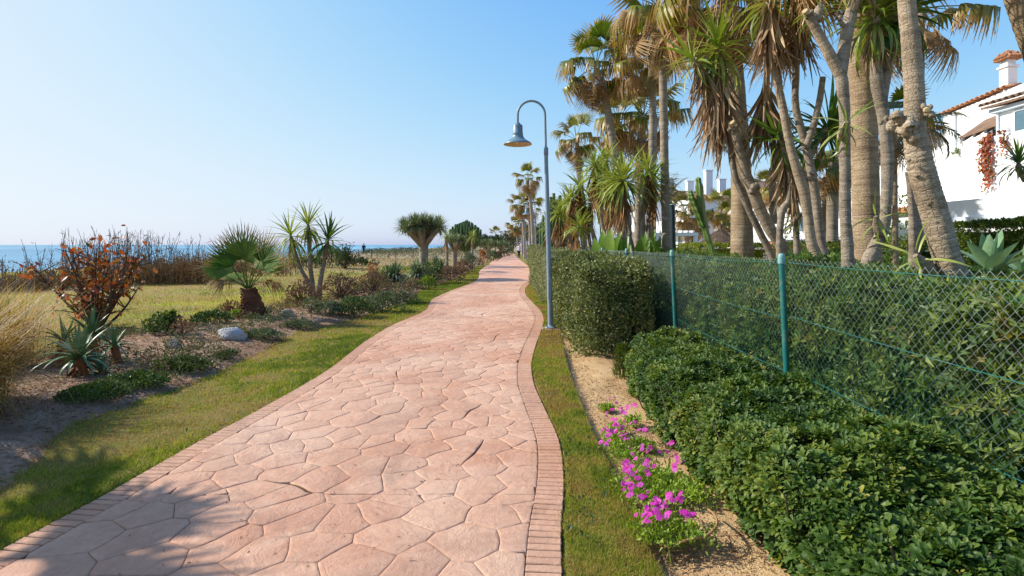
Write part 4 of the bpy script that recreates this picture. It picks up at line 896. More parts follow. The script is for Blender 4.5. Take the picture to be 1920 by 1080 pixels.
# ---------------------------------------------------------------- hedges
WH = []
def hedge(label, x0, x1, y0, y1, top, mat, size, dens, shape=None, core=.10, wob=.12, rnd=.14, faces='lfrtb', name='hedge', z0=-.06, topfn=None, twigs=0, group=None, jitter=.10, coremat=None):
    o = thing(name, label, 'hedge', ((x0 + x1) / 2, (y0 + y1) / 2, z0), group); shape = LEAF4 if shape is None else shape; pos = []; nor = []
    areas = dict(l=(y1 - y0) * top, r=(y1 - y0) * top, f=(x1 - x0) * top, b=(x1 - x0) * top, t=(x1 - x0) * (y1 - y0))
    for f in faces:
        n = int(areas[f] * dens); u, v = rng.random(n), rng.random(n)
        if f in 'lr': p = np.stack([np.full(n, x0 if f == 'l' else x1), y0 + (y1 - y0) * u, z0 + (top - z0) * v], 1); nn = np.array([-1. if f == 'l' else 1., 0, .15])
        elif f in 'fb': p = np.stack([x0 + (x1 - x0) * u, np.full(n, y0 if f == 'f' else y1), z0 + (top - z0) * v], 1); nn = np.array([0, -1. if f == 'f' else 1., .15])
        else: p = np.stack([x0 + (x1 - x0) * u, y0 + (y1 - y0) * v, np.full(n, top)], 1); nn = np.array([0, 0, 1.])
        pos.append(p); nor.append(np.tile(nn, (n, 1)))
    p = np.concatenate(pos); nn = np.concatenate(nor); n = len(p)
    c = np.array([(x0 + x1) / 2, (y0 + y1) / 2, (z0 + top) / 2]); hs = np.array([(x1 - x0) / 2, (y1 - y0) / 2, (top - z0) / 2])
    # rounded edges
    e = np.maximum(0, np.abs(p - c) - (hs - rnd)) * np.sign(p - c); e[:, 2] = np.where(p[:, 2] < c[2], 0, e[:, 2]); ln = np.linalg.norm(e, axis=1, keepdims=True); p = np.where(ln > 1e-6, p - e + e / np.maximum(ln, 1e-6) * np.minimum(ln, rnd), p)
    if topfn is not None: p[:, 2] = z0 + (p[:, 2] - z0) * topfn(p[:, 0], p[:, 1])
    nz = vn(p, .55) * .6 + vn(p + 7, .2) * .4
    inward = wob * (nz - .5) * 2 - jitter * rng.random(n) ** 1.5
    p = p + nn * inward[:, None]
    d = nrm(nn * .55 + np.array([0, 0, .35]) + rng.normal(0, .75, (n, 3))); up = nn + rng.normal(0, .5, (n, 3))
    var = np.clip(.45 + .5 * (vn(p, .35) - .5) * 2 * .6 + rng.normal(0, .2, n), 0, 1)
    m_ = MB(); sc = size * (.6 + .8 * rng.random(n))
    if shape == 'whorl':
        for k in range(3):
            w = MB(); nl = 6 + k; az = np.arange(nl) * 2.4; th_ = np.radians(np.linspace(25, 85, nl)); dd = np.stack([np.sin(th_) * np.cos(az), np.cos(th_), np.sin(th_) * np.sin(az)], 1); scatter(w, leafshape(.40, .06, -.12), dd * .05, frames(dd, np.array([0, 1., 0])), .75 + .45 * rng.random(nl), np.full(nl, .5)); ii = np.arange(n) % 3 == k
            scatter(m_, (np.concatenate(w.v), np.concatenate(w.t), None, np.zeros(w.n)), p[ii], frames(d, up)[ii], sc[ii], var[ii])
    else: scatter(m_, shape, p, frames(d, up), sc, var)
    part('foliage', m_, M[mat], o, False, kind='stuff')
    # inner mass of twigs and old leaves
    g = MB(); nx, ny, nzz = 10, max(8, int((y1 - y0) / .3)), 8; k = core + jitter
    def sheet(a, b, cc, nu, nv):
        u, v = np.meshgrid(np.linspace(0, 1, nu), np.linspace(0, 1, nv), indexing='ij'); q = np.array(a) + u[..., None] * (np.array(b) - np.array(a)) + v[..., None] * (np.array(cc) - np.array(a)); q = q.reshape(-1, 3)
        if topfn is not None: q[:, 2] = z0 + (q[:, 2] - z0) * topfn(q[:, 0], q[:, 1])
        q = q + .10 * (np.stack([vn(q, .3), vn(q + 11, .3), vn(q + 23, .3)], 1) - .5)
        i, j = np.meshgrid(np.arange(nu - 1), np.arange(nv - 1), indexing='ij'); b_ = (i * nv + j).ravel(); g.add(q, None, np.stack([b_, b_ + 1, b_ + nv + 1, b_ + nv], 1), var=.2)
    X0, X1, Y0, Y1, T = x0 + k, x1 - k, y0 + k, y1 - k, top - k
    sheet((X0, Y0, z0), (X0, Y1, z0), (X0, Y0, T), ny, nzz); sheet((X1, Y0, z0), (X1, Y1, z0), (X1, Y0, T), ny, nzz); sheet((X0, Y0, z0), (X1, Y0, z0), (X0, Y0, T), nx, nzz); sheet((X0, Y1, z0), (X1, Y1, z0), (X0, Y1, T), nx, nzz); sheet((X0, Y0, T), (X1, Y0, T), (X0, Y1, T), nx, ny)
    part('inner_growth', g, M[coremat or mat], o, True, kind='stuff')
    if twigs:
        t = MB()
        for k in range(twigs):
            i = R.randrange(n); a = p[i] - nn[i] * .18; tube(t, [a + rng.normal(0, .05, 3), (a + p[i]) / 2 + rng.normal(0, .04, 3), p[i] + nn[i] * R.uniform(-.02, .07) + [0, 0, .05]], [.006, .002], 5, 4)
        part('twig', t, M['twig'], o, kind='stuff')
    return o
hedge('tall dark clipped hedge block in front of the fence right of the near lamp', .97, 2.14, 7.8, 13.0, 1.36, 'dhedge', .045, 2300, leafshape(.6, .1), twigs=160, jitter=.22, wob=.26, rnd=.3)
hedge('grey green clipped hedge behind the near lamp pole', .80, 2.12, 14.6, 24., 1.42, 'ghedge', .055, 520, leafshape(.5, .1), wob=.16)
hedge('distant rounded hedge beside the second lamp', 1.35, 2.6, 27., 46., 1.5, 'ghedge', .09, 190, leafshape(.5, .1), wob=.25, faces='lft')
hedge('long dense hedge directly behind the chain link fence', 2.50, 4.7, 1.5, 14., 1.30, 'fhedge', .064, 330, 'whorl', wob=.24, rnd=.3, faces='lft', twigs=420, jitter=.2, topfn=lambda x, y: .93 + .16 * vn2(x, y, .9, 80.))
hedge('farther stretch of the hedge behind the chain link fence', 2.50, 4.4, 14.02, 27., 1.36, 'fhedge', .085, 120, 'whorl', wob=.2, rnd=.2, faces='lft')
hedge('bright clipped garden hedge in front of the villa', 8.4, 10.2, 7.6, 10.6, 2.02, 'bhedge', .06, 1100, leafshape(.6, .1), wob=.06, faces='lft', topfn=lambda x, y: .98 + .05 * vn2(x, y, .8, 81.))
hedge('low dark hedge behind the thick palm trunk', 8.2, 9.6, 10.9, 17., 1.66, 'bhedge', .07, 520, leafshape(.6, .1), wob=.1, faces='lft', coremat='fhedge')
hedge('lime green hedge under the thatched parasol', 7.6, 10.2, 21., 25., 1.62, 'lhedge', .08, 420, leafshape(.6, .1), wob=.08, faces='lft')
hedge('low hedge in front of the pale blue pergola', 6.3, 9.4, 27., 30., 1.35, 'dhedge', .1, 220, leafshape(.6, .1), wob=.1, faces='lft')
hedge('green hedge before the low white house between the trunks', 12.4, 14., 18.5, 26., 1.75, 'bhedge', .1, 200, leafshape(.6, .1), wob=.1, faces='lft')

# foreground pittosporum: leaf whorls on a rounded mass of stems
def front_hedge():
    o = thing('pittosporum_hedge', 'low glossy leaved hedge in the foreground in front of the chain link fence', 'hedge', (1.8, 4.4, -.06))
    left = lambda y: np.interp(y, [1.4, 2.4, 2.8, 3.2, 4., 5., 6., 6.7, 7.05], [1.36, 1.40, 1.36, 1.30, 1.28, 1.30, 1.34, 1.5, 1.85])
    topz = lambda y: np.interp(y, [1.4, 2.4, 3., 4., 5., 6., 6.7, 7.05], [.60, .60, .62, .60, .56, .53, .50, .30])
    P_ = []; N_ = []
    n = 15500
    y = depth_sample(n, 1.5, 7.05, .7); s_ = rng.random(n)     # s: 0 bottom of path-side face .. 1 back edge at the fence
    x0 = left(y); H = topz(y) * (.86 + .28 * vn2(y, y * 0, .45, 90.)); wd = FX - .03 - x0
    a = np.clip(s_ * 1.9, 0, 1); face = s_ < .48
    th = np.clip(s_ / .48, 0, 1)
    # profile: rises from the ground, rounds over, runs to the fence
    px_ = np.where(face, x0 - .06 * np.sin(np.pi * th) + .28 * th ** 3, x0 + .22 + (wd - .2) * (s_ - .48) / .52)
    pz_ = np.where(face, H * np.sin(th * np.pi / 2) ** .8 * .97, H * (.97 + .10 * np.sin((s_ - .48) / .52 * np.pi)))
    nx_ = np.where(face, -np.cos(th * np.pi / 2) - .12, -.05); nzn = np.where(face, np.sin(th * np.pi / 2) + .15, 1.)
    p = np.stack([px_, y, pz_ - .06], 1); nn = nrm(np.stack([nx_, -.15 + 0 * y - sm(6.2, 7., y) * -.0, nzn], 1))
    p += nn * ((.15 * (vn(p, .42) - .5) + .13 * (vn(p + 5, .17) - .5)) - .13 * rng.random(n) ** 2)[:, None]
    keep = vn(p + 3, .3) + .3 * rng.random(n) > .40; p, nn, y = p[keep], nn[keep], y[keep]; n = len(p)
    ax = nrm(nn * .8 + [0, 0, .45] + rng.normal(0, .33, (n, 3)))
    Fm = frames(ax, rng.normal(size=(n, 3))); sc = .044 * (.55 + .85 * rng.random(n))
    whorls = []
    for k in range(5):                                       # five whorl shapes: 7-10 leaves and a stem
        m_ = MB(); nl = 7 + k % 4; az = np.arange(nl) * 2.4 + R.random(); th_ = np.radians(np.linspace(28, 82, nl) + np.array([R.uniform(-8, 8) for _ in range(nl)]))
        d = np.stack([np.sin(th_) * np.cos(az), np.cos(th_), np.sin(th_) * np.sin(az)], 1); scatter(m_, obovate(.37 + .04 * (k % 3)), np.array(d) * .05, frames(d, np.array([0, 1., 0])), .75 + .45 * rng.random(nl), np.clip(.4 + rng.normal(0, .25, nl), 0, 1))
        tube(m_, [(0, -.9, .1), (0, -.3, .03), (0, .05, 0)], [.045, .03], 4, 4, cap=False, mat=1)
        whorls.append(m_)
    order = np.argsort(-(sc / np.maximum(y, 2.2)) * (y > 2.45) * (nn[:, 2] > -.5) * (1.0 + rng.random(n) * .1)); own = order[:299]; restm = MB()
    meshes = [w.mesh('leaf_whorl', [M['pitto_obj'], M['twig']], False) for w in whorls]
    base = np.array(world_loc(o))
    for i in own:
        link('leaf_whorl', meshes[i % 5], o, mat4(Fm[i], p[i] - base, sc[i]))
    oth = np.setdiff1d(np.arange(n), own)
    for k in range(5):
        ii = oth[oth % 5 == k]; w = whorls[k]; bv = np.concatenate(w.v); bt = np.concatenate(w.t)
        pv = np.clip(.42 + .9 * (vn(p[ii], .3) - .5) + rng.normal(0, .17, len(ii)) + (rng.random(len(ii)) < .015) * .6, 0, 1)
        scatter(restm, (bv, bt, None, np.zeros(len(bv))), p[ii], Fm[ii], sc[ii], pv)
    part('foliage', restm, M['pitto'], o, False, kind='stuff')
    # stems inside
    t = MB()
    for k in range(230):
        yy_ = R.uniform(1.7, 6.9); xx = float(left(yy_)) + R.uniform(.08, .8); h = float(topz(yy_)); b = np.array([xx, yy_, -.06]); tp = b + [R.uniform(-.25, .12), R.uniform(-.2, .2), h * R.uniform(.7, 1.0)]
        tube(t, [b, (b + tp) / 2 + rng.normal(0, .05, 3), tp], [.011, .006, .004], 6, 5)
    part('stem', t, M['twig'], o, kind='stuff')
    g = MB(); yv = np.linspace(1.5, 6.95, 40); u = np.linspace(0, 1, 12)
    q = []
    for yy_ in yv:
        x0_, h = float(left(yy_)) + .16, float(topz(yy_)) * .80
        for k in u: q.append((x0_ + .12 * k ** 2 + (FX - .12 - x0_ - .12) * max(0, k - .5) * 2, yy_, -.06 + h * min(1, k * 2) ** .7))
    q = np.array(q); q = q + .09 * (np.stack([vn(q, .2), vn(q + 9, .2), vn(q + 17, .2)], 1) - .5)
    i, j = np.meshgrid(np.arange(39), np.arange(11), indexing='ij'); b_ = (i * 12 + j).ravel(); g.add(q, None, np.stack([b_, b_ + 1, b_ + 13, b_ + 12], 1), .15); part('inner_growth', g, M['pitto'], o, True, kind='stuff')
front_hedge()
o = thing('sapling', 'small soft conifer like shrub at the far end of the front hedge', 'shrub', (1.36, 6.55, -.06))
m_ = MB(); n = 900; a = rng.random(n) * 6.283; r_ = np.sqrt(rng.random(n)); z = rng.random(n) * .42; rad = .12 * np.sqrt(np.clip(1 - (z / .44) ** 2, .05, 1)); p = np.stack([1.36 + rad * r_ * np.cos(a), 6.55 + rad * r_ * np.sin(a), z - .06], 1)
scatter(m_, leafshape(.16, .05, 0), p, frames(nrm(np.stack([np.cos(a) * .5, np.sin(a) * .5, .8 + 0 * a], 1) + rng.normal(0, .2, (n, 3))), np.array([0, .2, 1.])), .07, rng.random(n) * .6); part('foliage', m_, M['bhedge'], o, False, kind='stuff'); m_ = MB(); tube(m_, [(1.36, 6.55, -.07), (1.36, 6.55, .2)], .008, seg=5); part('stem', m_, M['twig'], o)

# ---------------------------------------------------------------- magenta daisies on the soil
def flower_mesh(k):
    m_ = MB(); n = 11; V = [(0, 0, .12)]; T = []
    for i in range(n):
        a = 2 * math.pi * i / n + R.uniform(-.06, .06); L = R.uniform(.9, 1.08); w = .27
        for (r_, da, z) in ((.22, -.18, .1), (.7, -w * .95, .16), (L, -w * .35, .08), (L, w * .35, .08), (.7, w * .95, .16), (.22, .18, .1)): V.append((r_ * math.cos(a + da), r_ * math.sin(a + da), z + R.uniform(-.03, .03)))
        b = 1 + i * 6; T += [(b, b + 1, b + 4), (b, b + 4, b + 5), (b + 1, b + 2, b + 3), (b + 1, b + 3, b + 4)]
    m_.add(V, T, None, .15 + .25 * k, [0.] * len(V)); a = np.linspace(0, 2 * np.pi, 8)[:-1]; m_.add(np.concatenate([[(0, 0, .26)], np.stack([.24 * np.cos(a), .24 * np.sin(a), .15 + 0 * a], 1)]), [(0, 1 + i, 1 + (i + 1) % 7) for i in range(7)], mat=1)
    return m_.mesh('flower', [M['petal'], M['petal_eye']], False)
FLW = [flower_mesh(k) for k in range(4)]
def daisy(label, fl_px, leaf_pts, sp, hgt, nl):
    pts = np.array([G(a, b, hgt * .8) for a, b in leaf_pts]); c = pts.mean(0)
    o = thing('daisy_clump', label, 'flowers', (c[0], c[1], -.05), 'magenta daisy clumps on the sandy strip'); m_ = MB(); st = MB(); ctr = pts[rng.integers(0, len(pts), nl)] + rng.normal(0, sp, (nl, 3)) * [1, 1, 0]
    ctr[:, 2] = -.04 + hgt * rng.random(nl) ** .7 * (.65 + .35 * vn(ctr, .1)); d = nrm(np.stack([rng.normal(0, .6, nl), rng.normal(0, .6, nl), .5 + .5 * rng.random(nl)], 1)); v = np.clip(.5 + .7 * (vn(ctr, .12) - .5) + rng.normal(0, .15, nl), 0, 1)
    scatter(m_, obovate(.42), ctr, frames(d, rng.normal(size=(nl, 3)) + [0, 0, 1]), .026 + .02 * rng.random(nl), v); part('foliage', m_, M['pflower_leaf'], o, False, kind='stuff')
    for k in range(14): q = pts[R.randrange(len(pts))] + rng.normal(0, sp, 3) * [1, 1, 0]; q[2] = hgt * R.uniform(.5, .95); tube(st, [(q[0] + R.uniform(-.05, .05), q[1] + R.uniform(-.05, .05), -.06), q], [.004, .002], seg=4)
    part('stem', st, M['pflower_leaf'], o)
    cx0, cy0 = np.mean(fl_px, 0); fl_px = list(fl_px) + [(a + R.gauss(0, 7), b + R.gauss(0, 6)) for a, b in fl_px if len(fl_px) > 6]
    for (a, b) in fl_px:
        z = hgt * R.uniform(.95, 1.25); p = G(a, b, z); d = nrm(np.array([R.gauss(-.3, .42), R.gauss(-.3, .42), 1.])); m3 = frames(np.array([[d[1], -d[0], .0]]) + 1e-3, np.array(d))[0]
        link('flower', FLW[R.randrange(4)], o, mat4(m3, p - world_loc(o), R.uniform(.014, .026)))
daisy('smallest daisy clump, pale pink flowers, farthest along the soil strip', [(1123, 754), (1137, 744), (1141, 748), (1152, 745)], [(1142, 756), (1135, 755)], .03, .065, 220)
daisy('second farthest magenta daisy clump by the low hedge, taller than wide', [(1148, 768), (1163, 766), (1165, 774), (1176, 762), (1195, 763), (1187, 760), (1137, 780), (1147, 786), (1151, 796), (1136, 801), (1155, 808), (1166, 803), (1163, 812), (1146, 808), (1138, 818), (1143, 812), (1171, 790), (1182, 794), (1171, 823), (1166, 820), (1136, 830), (1143, 826), (1155, 797), (1140, 808)], [(1155, 790), (1150, 815), (1165, 825), (1185, 775), (1165, 838), (1150, 800)], .05, .10, 1000)
daisy('small dry daisy clump with three pink flowers, set back by the hedge', [(1198, 806), (1209, 806), (1211, 816)], [(1212, 822), (1200, 818)], .04, .09, 260)
daisy('widest magenta daisy clump with a dark hollow in its middle', [(1186, 851), (1176, 866), (1194, 861), (1218, 837), (1213, 844), (1221, 840), (1204, 842), (1173, 874), (1171, 878), (1178, 882), (1215, 862), (1209, 870), (1215, 874), (1227, 873), (1251, 847), (1262, 847), (1270, 859), (1280, 867), (1265, 871), (1266, 882), (1174, 897), (1170, 908), (1183, 907), (1196, 897), (1201, 909), (1188, 912), (1183, 921), (1182, 928), (1203, 932), (1215, 923), (1194, 884), (1259, 828)], [(1195, 880), (1215, 860), (1235, 880), (1260, 880), (1200, 910), (1225, 915), (1250, 900), (1280, 900), (1300, 905)], .075, .105, 2000)
daisy('nearest magenta daisy clump, dense flowers on its left side', [(1253, 932), (1277, 922), (1279, 934), (1276, 940), (1255, 928), (1230, 939), (1223, 945), (1233, 947), (1220, 1900), (1227, 955), (1213, 957), (1209, 963), (1218, 966), (1225, 962), (1232, 957), (1237, 968), (1212, 972), (1259, 1900), (1241, 951), (1289, 966), (1301, 964), (1253, 962), (1215, 978), (1246, 943)], [(1235, 960), (1220, 975), (1250, 985), (1268, 1900), (1300, 980), (1255, 960)], .055, .10, 1050)
# dry curved runner and a stick on the soil
def stick(label, pts, r): 
    p = np.array([G(a, b, z) for a, b, z in pts]); o = thing('fallen_twig', label, 'twig', tuple(p[0])); m_ = MB(); tube(m_, p, r, 18, 7, noise_amp=.12); part('stem', m_, M['hay_twig'], o)
    m_ = MB(); k = len(p) // 2; tube(m_, [p[k], p[k] + [.05, .03, .02]], [r[0] * .5, .001], 4, 5); part('side_shoot', m_, M['hay_twig'], o)
M['hay_twig'] = plain('dry_runner', (156, 118, 74), .85, .3, 20, .2)
stick('curved dry runner arching off the sandy soil beside the nearest daisies', [(1262, 1022, .0), (1290, 1012, .03), (1320, 1006, .04), (1338, 994, .06), (1345, 980, .07), (1340, 965, .06), (1328, 955, .03)], [.008, .006])
stick('pale dry stick lying where verge and soil meet', [(1050, 672, -.03), (1056, 684, -.03)], [.008, .006])
# ---------------------------------------------------------------- plant builders
def blade_meshes(nm, mat, specs): 
    out = []
    for kw in specs:
        m_ = MB(); v, t, q, tip = blade(**kw); m_.add(v, t, q, .5, tip); out.append(m_.mesh(nm, M[mat] if isinstance(mat, str) else mat, True))
    return out
YL = blade_meshes('leaf', 'yucca', [dict(L=1, Wd=.075, seg=6, droop=d, fold=f) for d, f in ((.12, .35), (.35, .3), (.7, .3), (1.15, .25), (1.7, .2))])
YLD = blade_meshes('leaf', 'yucca_dark', [dict(L=1, Wd=.085, seg=6, droop=d, fold=f) for d, f in ((.12, .35), (.35, .3), (.7, .3), (1.15, .25), (1.7, .2))])
YD = blade_meshes('dead_leaf', 'yucca_dead', [dict(L=1, Wd=w, seg=6, droop=d, fold=f, base=.7, end=.15) for w, d, f in ((.05, .25, .7), (.065, .5, .5), (.045, -.2, .8), (.06, .9, .4))])
def rosette_dirs(n, th0, th1, jit=7., pw=1.):
    i = np.arange(n); th = np.radians(th0 + (th1 - th0) * ((i + .5) / n) ** pw + rng.normal(0, jit, n)); az = i * 2.39996 + rng.random() * 6
    return np.stack([np.sin(th) * np.cos(az), np.sin(th) * np.sin(az), np.cos(th)], 1), th
def yucca_head(root, c, axis=(0, 0, 1), n=60, L=.6, th=(6, 125), dead=0, dlen=.6, skirt=.5, dark=False, joined=False, sub='crown', var=0.):
    """one head: a part; each leaf its own object below it (joined into one mesh when far away)"""
    c = np.asarray(c, float); A = frames(np.array([[0, 1., 0]]), np.array([0, 0, 1.]))[0]; ax = nrm(np.asarray(axis, float)); Q = np.array(Vector((0, 0, 1)).rotation_difference(Vector(ax)).to_matrix())
    d, t_ = rosette_dirs(n, th[0], th[1], 8, .85); d = d @ Q.T
    fm = frames(d, ax); sc = L * (.75 + .4 * rng.random(n)) * np.where(t_ < .35, .8, 1.)
    if joined:
        m_ = MB(); k = rng.integers(0, 3, n)
        for j, dr in enumerate((.25, .6, 1.1)):
            ii = k == j; scatter(m_, blade(1, .085, 3, dr, .3), c + d[ii] * .05, fm[ii], sc[ii], np.clip(rng.random(ii.sum()) + var, 0, 1))
        dm = MB()
        if dead:
            ds, ps, L2 = dead_dirs(dead, c, ax, skirt, dlen); scatter(dm, blade(1, .06, 3, .3, .6, .7, .3, .15), ps, frames(ds, np.array([.3, .2, .9])), L2, rng.random(dead))
            o = part('dead_skirt', dm, M['yuccadead_m'], root, True)
        return part(sub, m_, M['yucca_m'], root, True)
    core = MB(); tube(core, [c - ax * .16, c - ax * .03, c + ax * .1], [.06, .065, .02], seg=8); cr = part(sub, core, M['ytrunk'], root)
    base = world_loc(root); ms = YLD if dark else YL
    for i in range(n):
        j = min(4, int(np.clip(np.degrees(t_[i]) / 30 + R.uniform(-.6, .9), 0, 4)))
        link('leaf', ms[j], cr, mat4(fm[i], c - base + d[i] * .05 + ax * (.12 - .2 * i / n), sc[i]))
    if dead:
        ds, ps, L2 = dead_dirs(dead, c, ax, skirt, dlen); fm2 = frames(ds, rng.normal(size=(dead, 3)) + [0, -.6, .2])
        for i in range(dead): link('dead_leaf', YD[i % 4], cr, mat4(fm2[i], ps[i] - base, L2[i]))
    return cr
def dead_dirs(n, c, ax, skirt, dlen):
    az = rng.random(n) * 6.283; u = rng.random(n); lean = np.radians(4 + 26 * rng.random(n) ** 1.7)
    h = np.stack([np.cos(az), np.sin(az), 0 * az], 1); ds = nrm(h * np.sin(lean)[:, None] + np.array([0, 0, -1.]) * np.cos(lean)[:, None])
    ps = c - ax * (.05 + skirt * u)[:, None] + h * .05
    return ds, ps, dlen * (.65 + .6 * rng.random(n))
def trunk(root, pts, rad, mat='ytrunk', name='trunk', n=None, seg=16, bump=.05, pitch=.05, na=.07, var=.5, sub=None):
    m_ = MB(); pts = np.asarray(pts, float); L = np.sum(np.linalg.norm(np.diff(pts, axis=0), axis=1)); n = n or int(np.clip(L / .035, 12, 150))
    tube(m_, pts, rad, n, seg, bump, pitch, na); return part(name, m_, M[mat], sub or root)
def px_trunk(px, Z, ground=True):
    """[(px,py,r_px)] -> points and radii at depth Z (a number or one per point); carried down to the soil"""
    Zs = np.broadcast_to(np.asarray(Z, float), (len(px),)); pts = [P(a, b, z) for (a, b, r), z in zip(px, Zs)]; rad = [r / F * z / math.sqrt(1 + ((a - CX) / F) ** 2) for (a, b, r), z in zip(px, Zs)]
    if ground:
        d = pts[0] - pts[1]; k = (pts[0][2] + .1) / max(-d[2], .05); k = min(k, 6); e = pts[0] + d * k * np.array([.6, .6, 1]); e[2] = -.1
        pts = [e] + pts; rad = [rad[0] * 1.15] + rad
    return np.array(pts), rad
def knob(root, c, r, n=5, mat='ytrunk2', name='knot'):
    m_ = MB()
    for k in range(n): q = np.asarray(c) + rng.normal(0, r * .55, 3); h_ = rng.normal(0, r * .2, 3); tube(m_, [q - [0, 0, r * .55] - h_, q - [0, 0, r * .3], q + [0, 0, r * .3], q + [0, 0, r * .55] + h_], [r * .2, r * R.uniform(.5, .75), r * R.uniform(.5, .75), r * .2], 11, 12, noise_amp=.4)
    return part(name, m_, M[mat], root)

# fan palm fronds: stalk along +Y, fan beyond it, tips hanging
def fan_mesh(nm, mat, stalk=.9, R_=.75, nseg=26, spread=130., droop=.9, free=.5, cup=.25, hang=.6, wid=1., thick=.016, fold=0.):
    m_ = MB(); tube(m_, [(0, 0, 0), (0, stalk * .5, .03), (0, stalk, 0)], [thick, thick * .6], 4, 5, cap=False, tip=.05)
    for i in range(nseg):
        u = (i + .5) / nseg * 2 - 1; a = u * math.radians(spread) * .97 + R.gauss(0, .02); L = R_ * (1 - .28 * abs(u) ** 2) * R.uniform(.92, 1.08)
        w0 = R_ * free * math.radians(spread) * 2 / nseg * .62 * wid
        d = np.array([math.sin(a), math.cos(a), 0.]); side = np.array([math.cos(a), -math.sin(a), 0.]); ts = np.array([.02, free, .72, .88, 1.02])
        pts = []
        for k, t in enumerate(ts):
            z = cup * (abs(u) ** 1.5) * t * R_ * .5 - droop * max(0, t - free * .8) ** 1.6 * R_ * (1 + R.uniform(-.3, .45)); sh = 1 - max(0, t - free) * hang * .7
            pts.append(np.array([0, stalk, 0]) + d * L * (min(t, free) + max(0, t - free) * max(.15, 1 - hang * .8)) + np.array([0, 0, z]))
        pts = np.array(pts); wv = np.array([.15, 1., .62, .36, .06]) * w0
        zz = np.where(i % 2 == 0, 1, -1) * .12
        V = np.stack([pts - side * wv[:, None] + [0, 0, 0], pts + side * wv[:, None] + np.array([0, 0, 1.]) * wv[:, None] * .35], 1).reshape(-1, 3); k = np.arange(4) * 2
        m_.add(V, None, np.stack([k, k + 1, k + 3, k + 2], 1), .5, np.repeat(ts, 2))
    if fold:                                                  # folded dead frond: squeezed sideways
        for a in range(len(m_.v)): m_.v[a] = m_.v[a] * np.array([1 - fold, 1, 1]) + np.stack([0 * m_.v[a][:, 0], 0 * m_.v[a][:, 0], -.25 * np.abs(m_.v[a][:, 0]) * fold], 1)
    return m_.mesh(nm, M[mat], True)
FG = [fan_mesh('frond', 'frond', .8, .78, 24, 118, dr, .5, .3, hg) for dr, hg in ((.5, .3), (.9, .6), (1.5, .9))]
FD = [fan_mesh('dead_frond', 'frond_dead', .65, .95, 24, sp_, dr, fr_, .1, hg, wd_, .013, fo) for dr, hg, fo, fr_, wd_, sp_ in ((1.0, .85, .3, .34, .8, 100), (.9, .7, .5, .30, .85, 85), (.6, .5, .65, .28, .9, 80), (1.3, .9, .15, .40, .7, 110))]
def palm_crown(root, c, s=1., ng=16, nd=18, lean=(0, 0, 1), thg=(8, 105), thd=(95, 168), fg=None, fd=None, jit=9, mb_join=None):
    c = np.asarray(c, float); base = world_loc(root); fg = fg or FG; fd = fd or FD
    d, t_ = rosette_dirs(ng, thg[0], thg[1], jit, .8); fm = frames(d, np.array([0, 0, 1.]) + rng.normal(0, .15, (ng, 3)))
    for i in range(ng): link('frond', fg[min(2, max(0, int(np.degrees(t_[i]) / 38 + R.uniform(-.4, .4))))], root, mat4(fm[i], c - base + d[i] * .08 * s, s * R.uniform(.85, 1.12)))
    d, t_ = rosette_dirs(nd, thd[0], thd[1], jit, 1.); fm = frames(d, np.array([0, 0, 1.]) + rng.normal(0, .3, (nd, 3)))
    for i in range(nd): link('dead_frond', fd[R.randrange(len(fd))], root, mat4(fm[i], c - base - np.array([0, 0, R.uniform(.05, .45)]) * s, s * R.uniform(.75, 1.1)))
def palm(label, px, Z, crown, s, ng=16, nd=18, group=None, mat='ptrunk_g', seg=12, bump=.03, cat='palm tree', name='fan_palm', **kw):
    pts, rad = px_trunk(px, Z); o = thing(name, label, cat, (pts[0][0], pts[0][1], -.06), group)
    c = P(crown[0], crown[1], Z if np.ndim(Z) == 0 else Z[-1]); pts = np.concatenate([pts, [c - [0, 0, .1]]]); rad = list(rad) + [rad[-1] * .9]
    trunk(o, pts, rad, mat, seg=seg, bump=bump, na=.05); palm_crown(o, c, s, ng, nd, **kw); return o

# ---------------------------------------------------------------- big yuccas and palms on the right
ygrp = 'tall yuccas behind the fence'
# leaning trunk at the right
pts, rad = px_trunk([(1802, 555, 29), (1774, 480, 28), (1755, 410, 27.5), (1732, 332, 27), (1722, 290, 26), (1715, 245, 23), (1713, 139, 19.5), (1702, 28, 18.5), (1695, -50, 17), (1690, -150, 16)], 4.6)
o = thing('yucca_tree', 'thick leaning yucca trunk with gnarled knots, the nearest tree at the right', 'tree', (pts[0][0], pts[0][1], -.06), ygrp)
trunk(o, pts, rad, 'ytrunk', seg=26, bump=.055, pitch=.045, na=.09, n=190)
a = P(1698, 236, 4.57); trunk(o, [a + [.05, 0, -.05], a, a + [-.05, -.04, .03], a + [-.075, -.05, .05]], [.075, .062, .05, .035], 'ytrunk2', 'branch_stub', n=14, na=.25); knob(o, a + [-.04, -.04, -.005], .07, 13, 'ytrunk'); knob(o, P(1733, 212, 4.5), .036, 6, 'ytrunk')
k = MB(); tube(k, [P(1736, 207, 4.46) - [0, .01, 0], P(1739, 206, 4.43)], [.028, .02], seg=10); part('cut_end', k, M['cutwood'], o)
for q in ((1708, 300, 4.5), (1722, 330, 4.5), (1742, 300, 4.5), (1762, 415, 4.5), (1772, 425, 4.5), (1748, 380, 4.5)): knob(o, P(*q) + [0, .03, 0], .018, 2, 'ytrunk')
yucca_head(o, P(1690, -190, 4.6), n=46, L=.62, th=(10, 130), dead=20, dlen=.4, skirt=.25)
yucca_head(o, P(1728, 492, 4.62), (-.6, -.2, .5), n=15, L=.36, th=(15, 165), sub='offshoot')
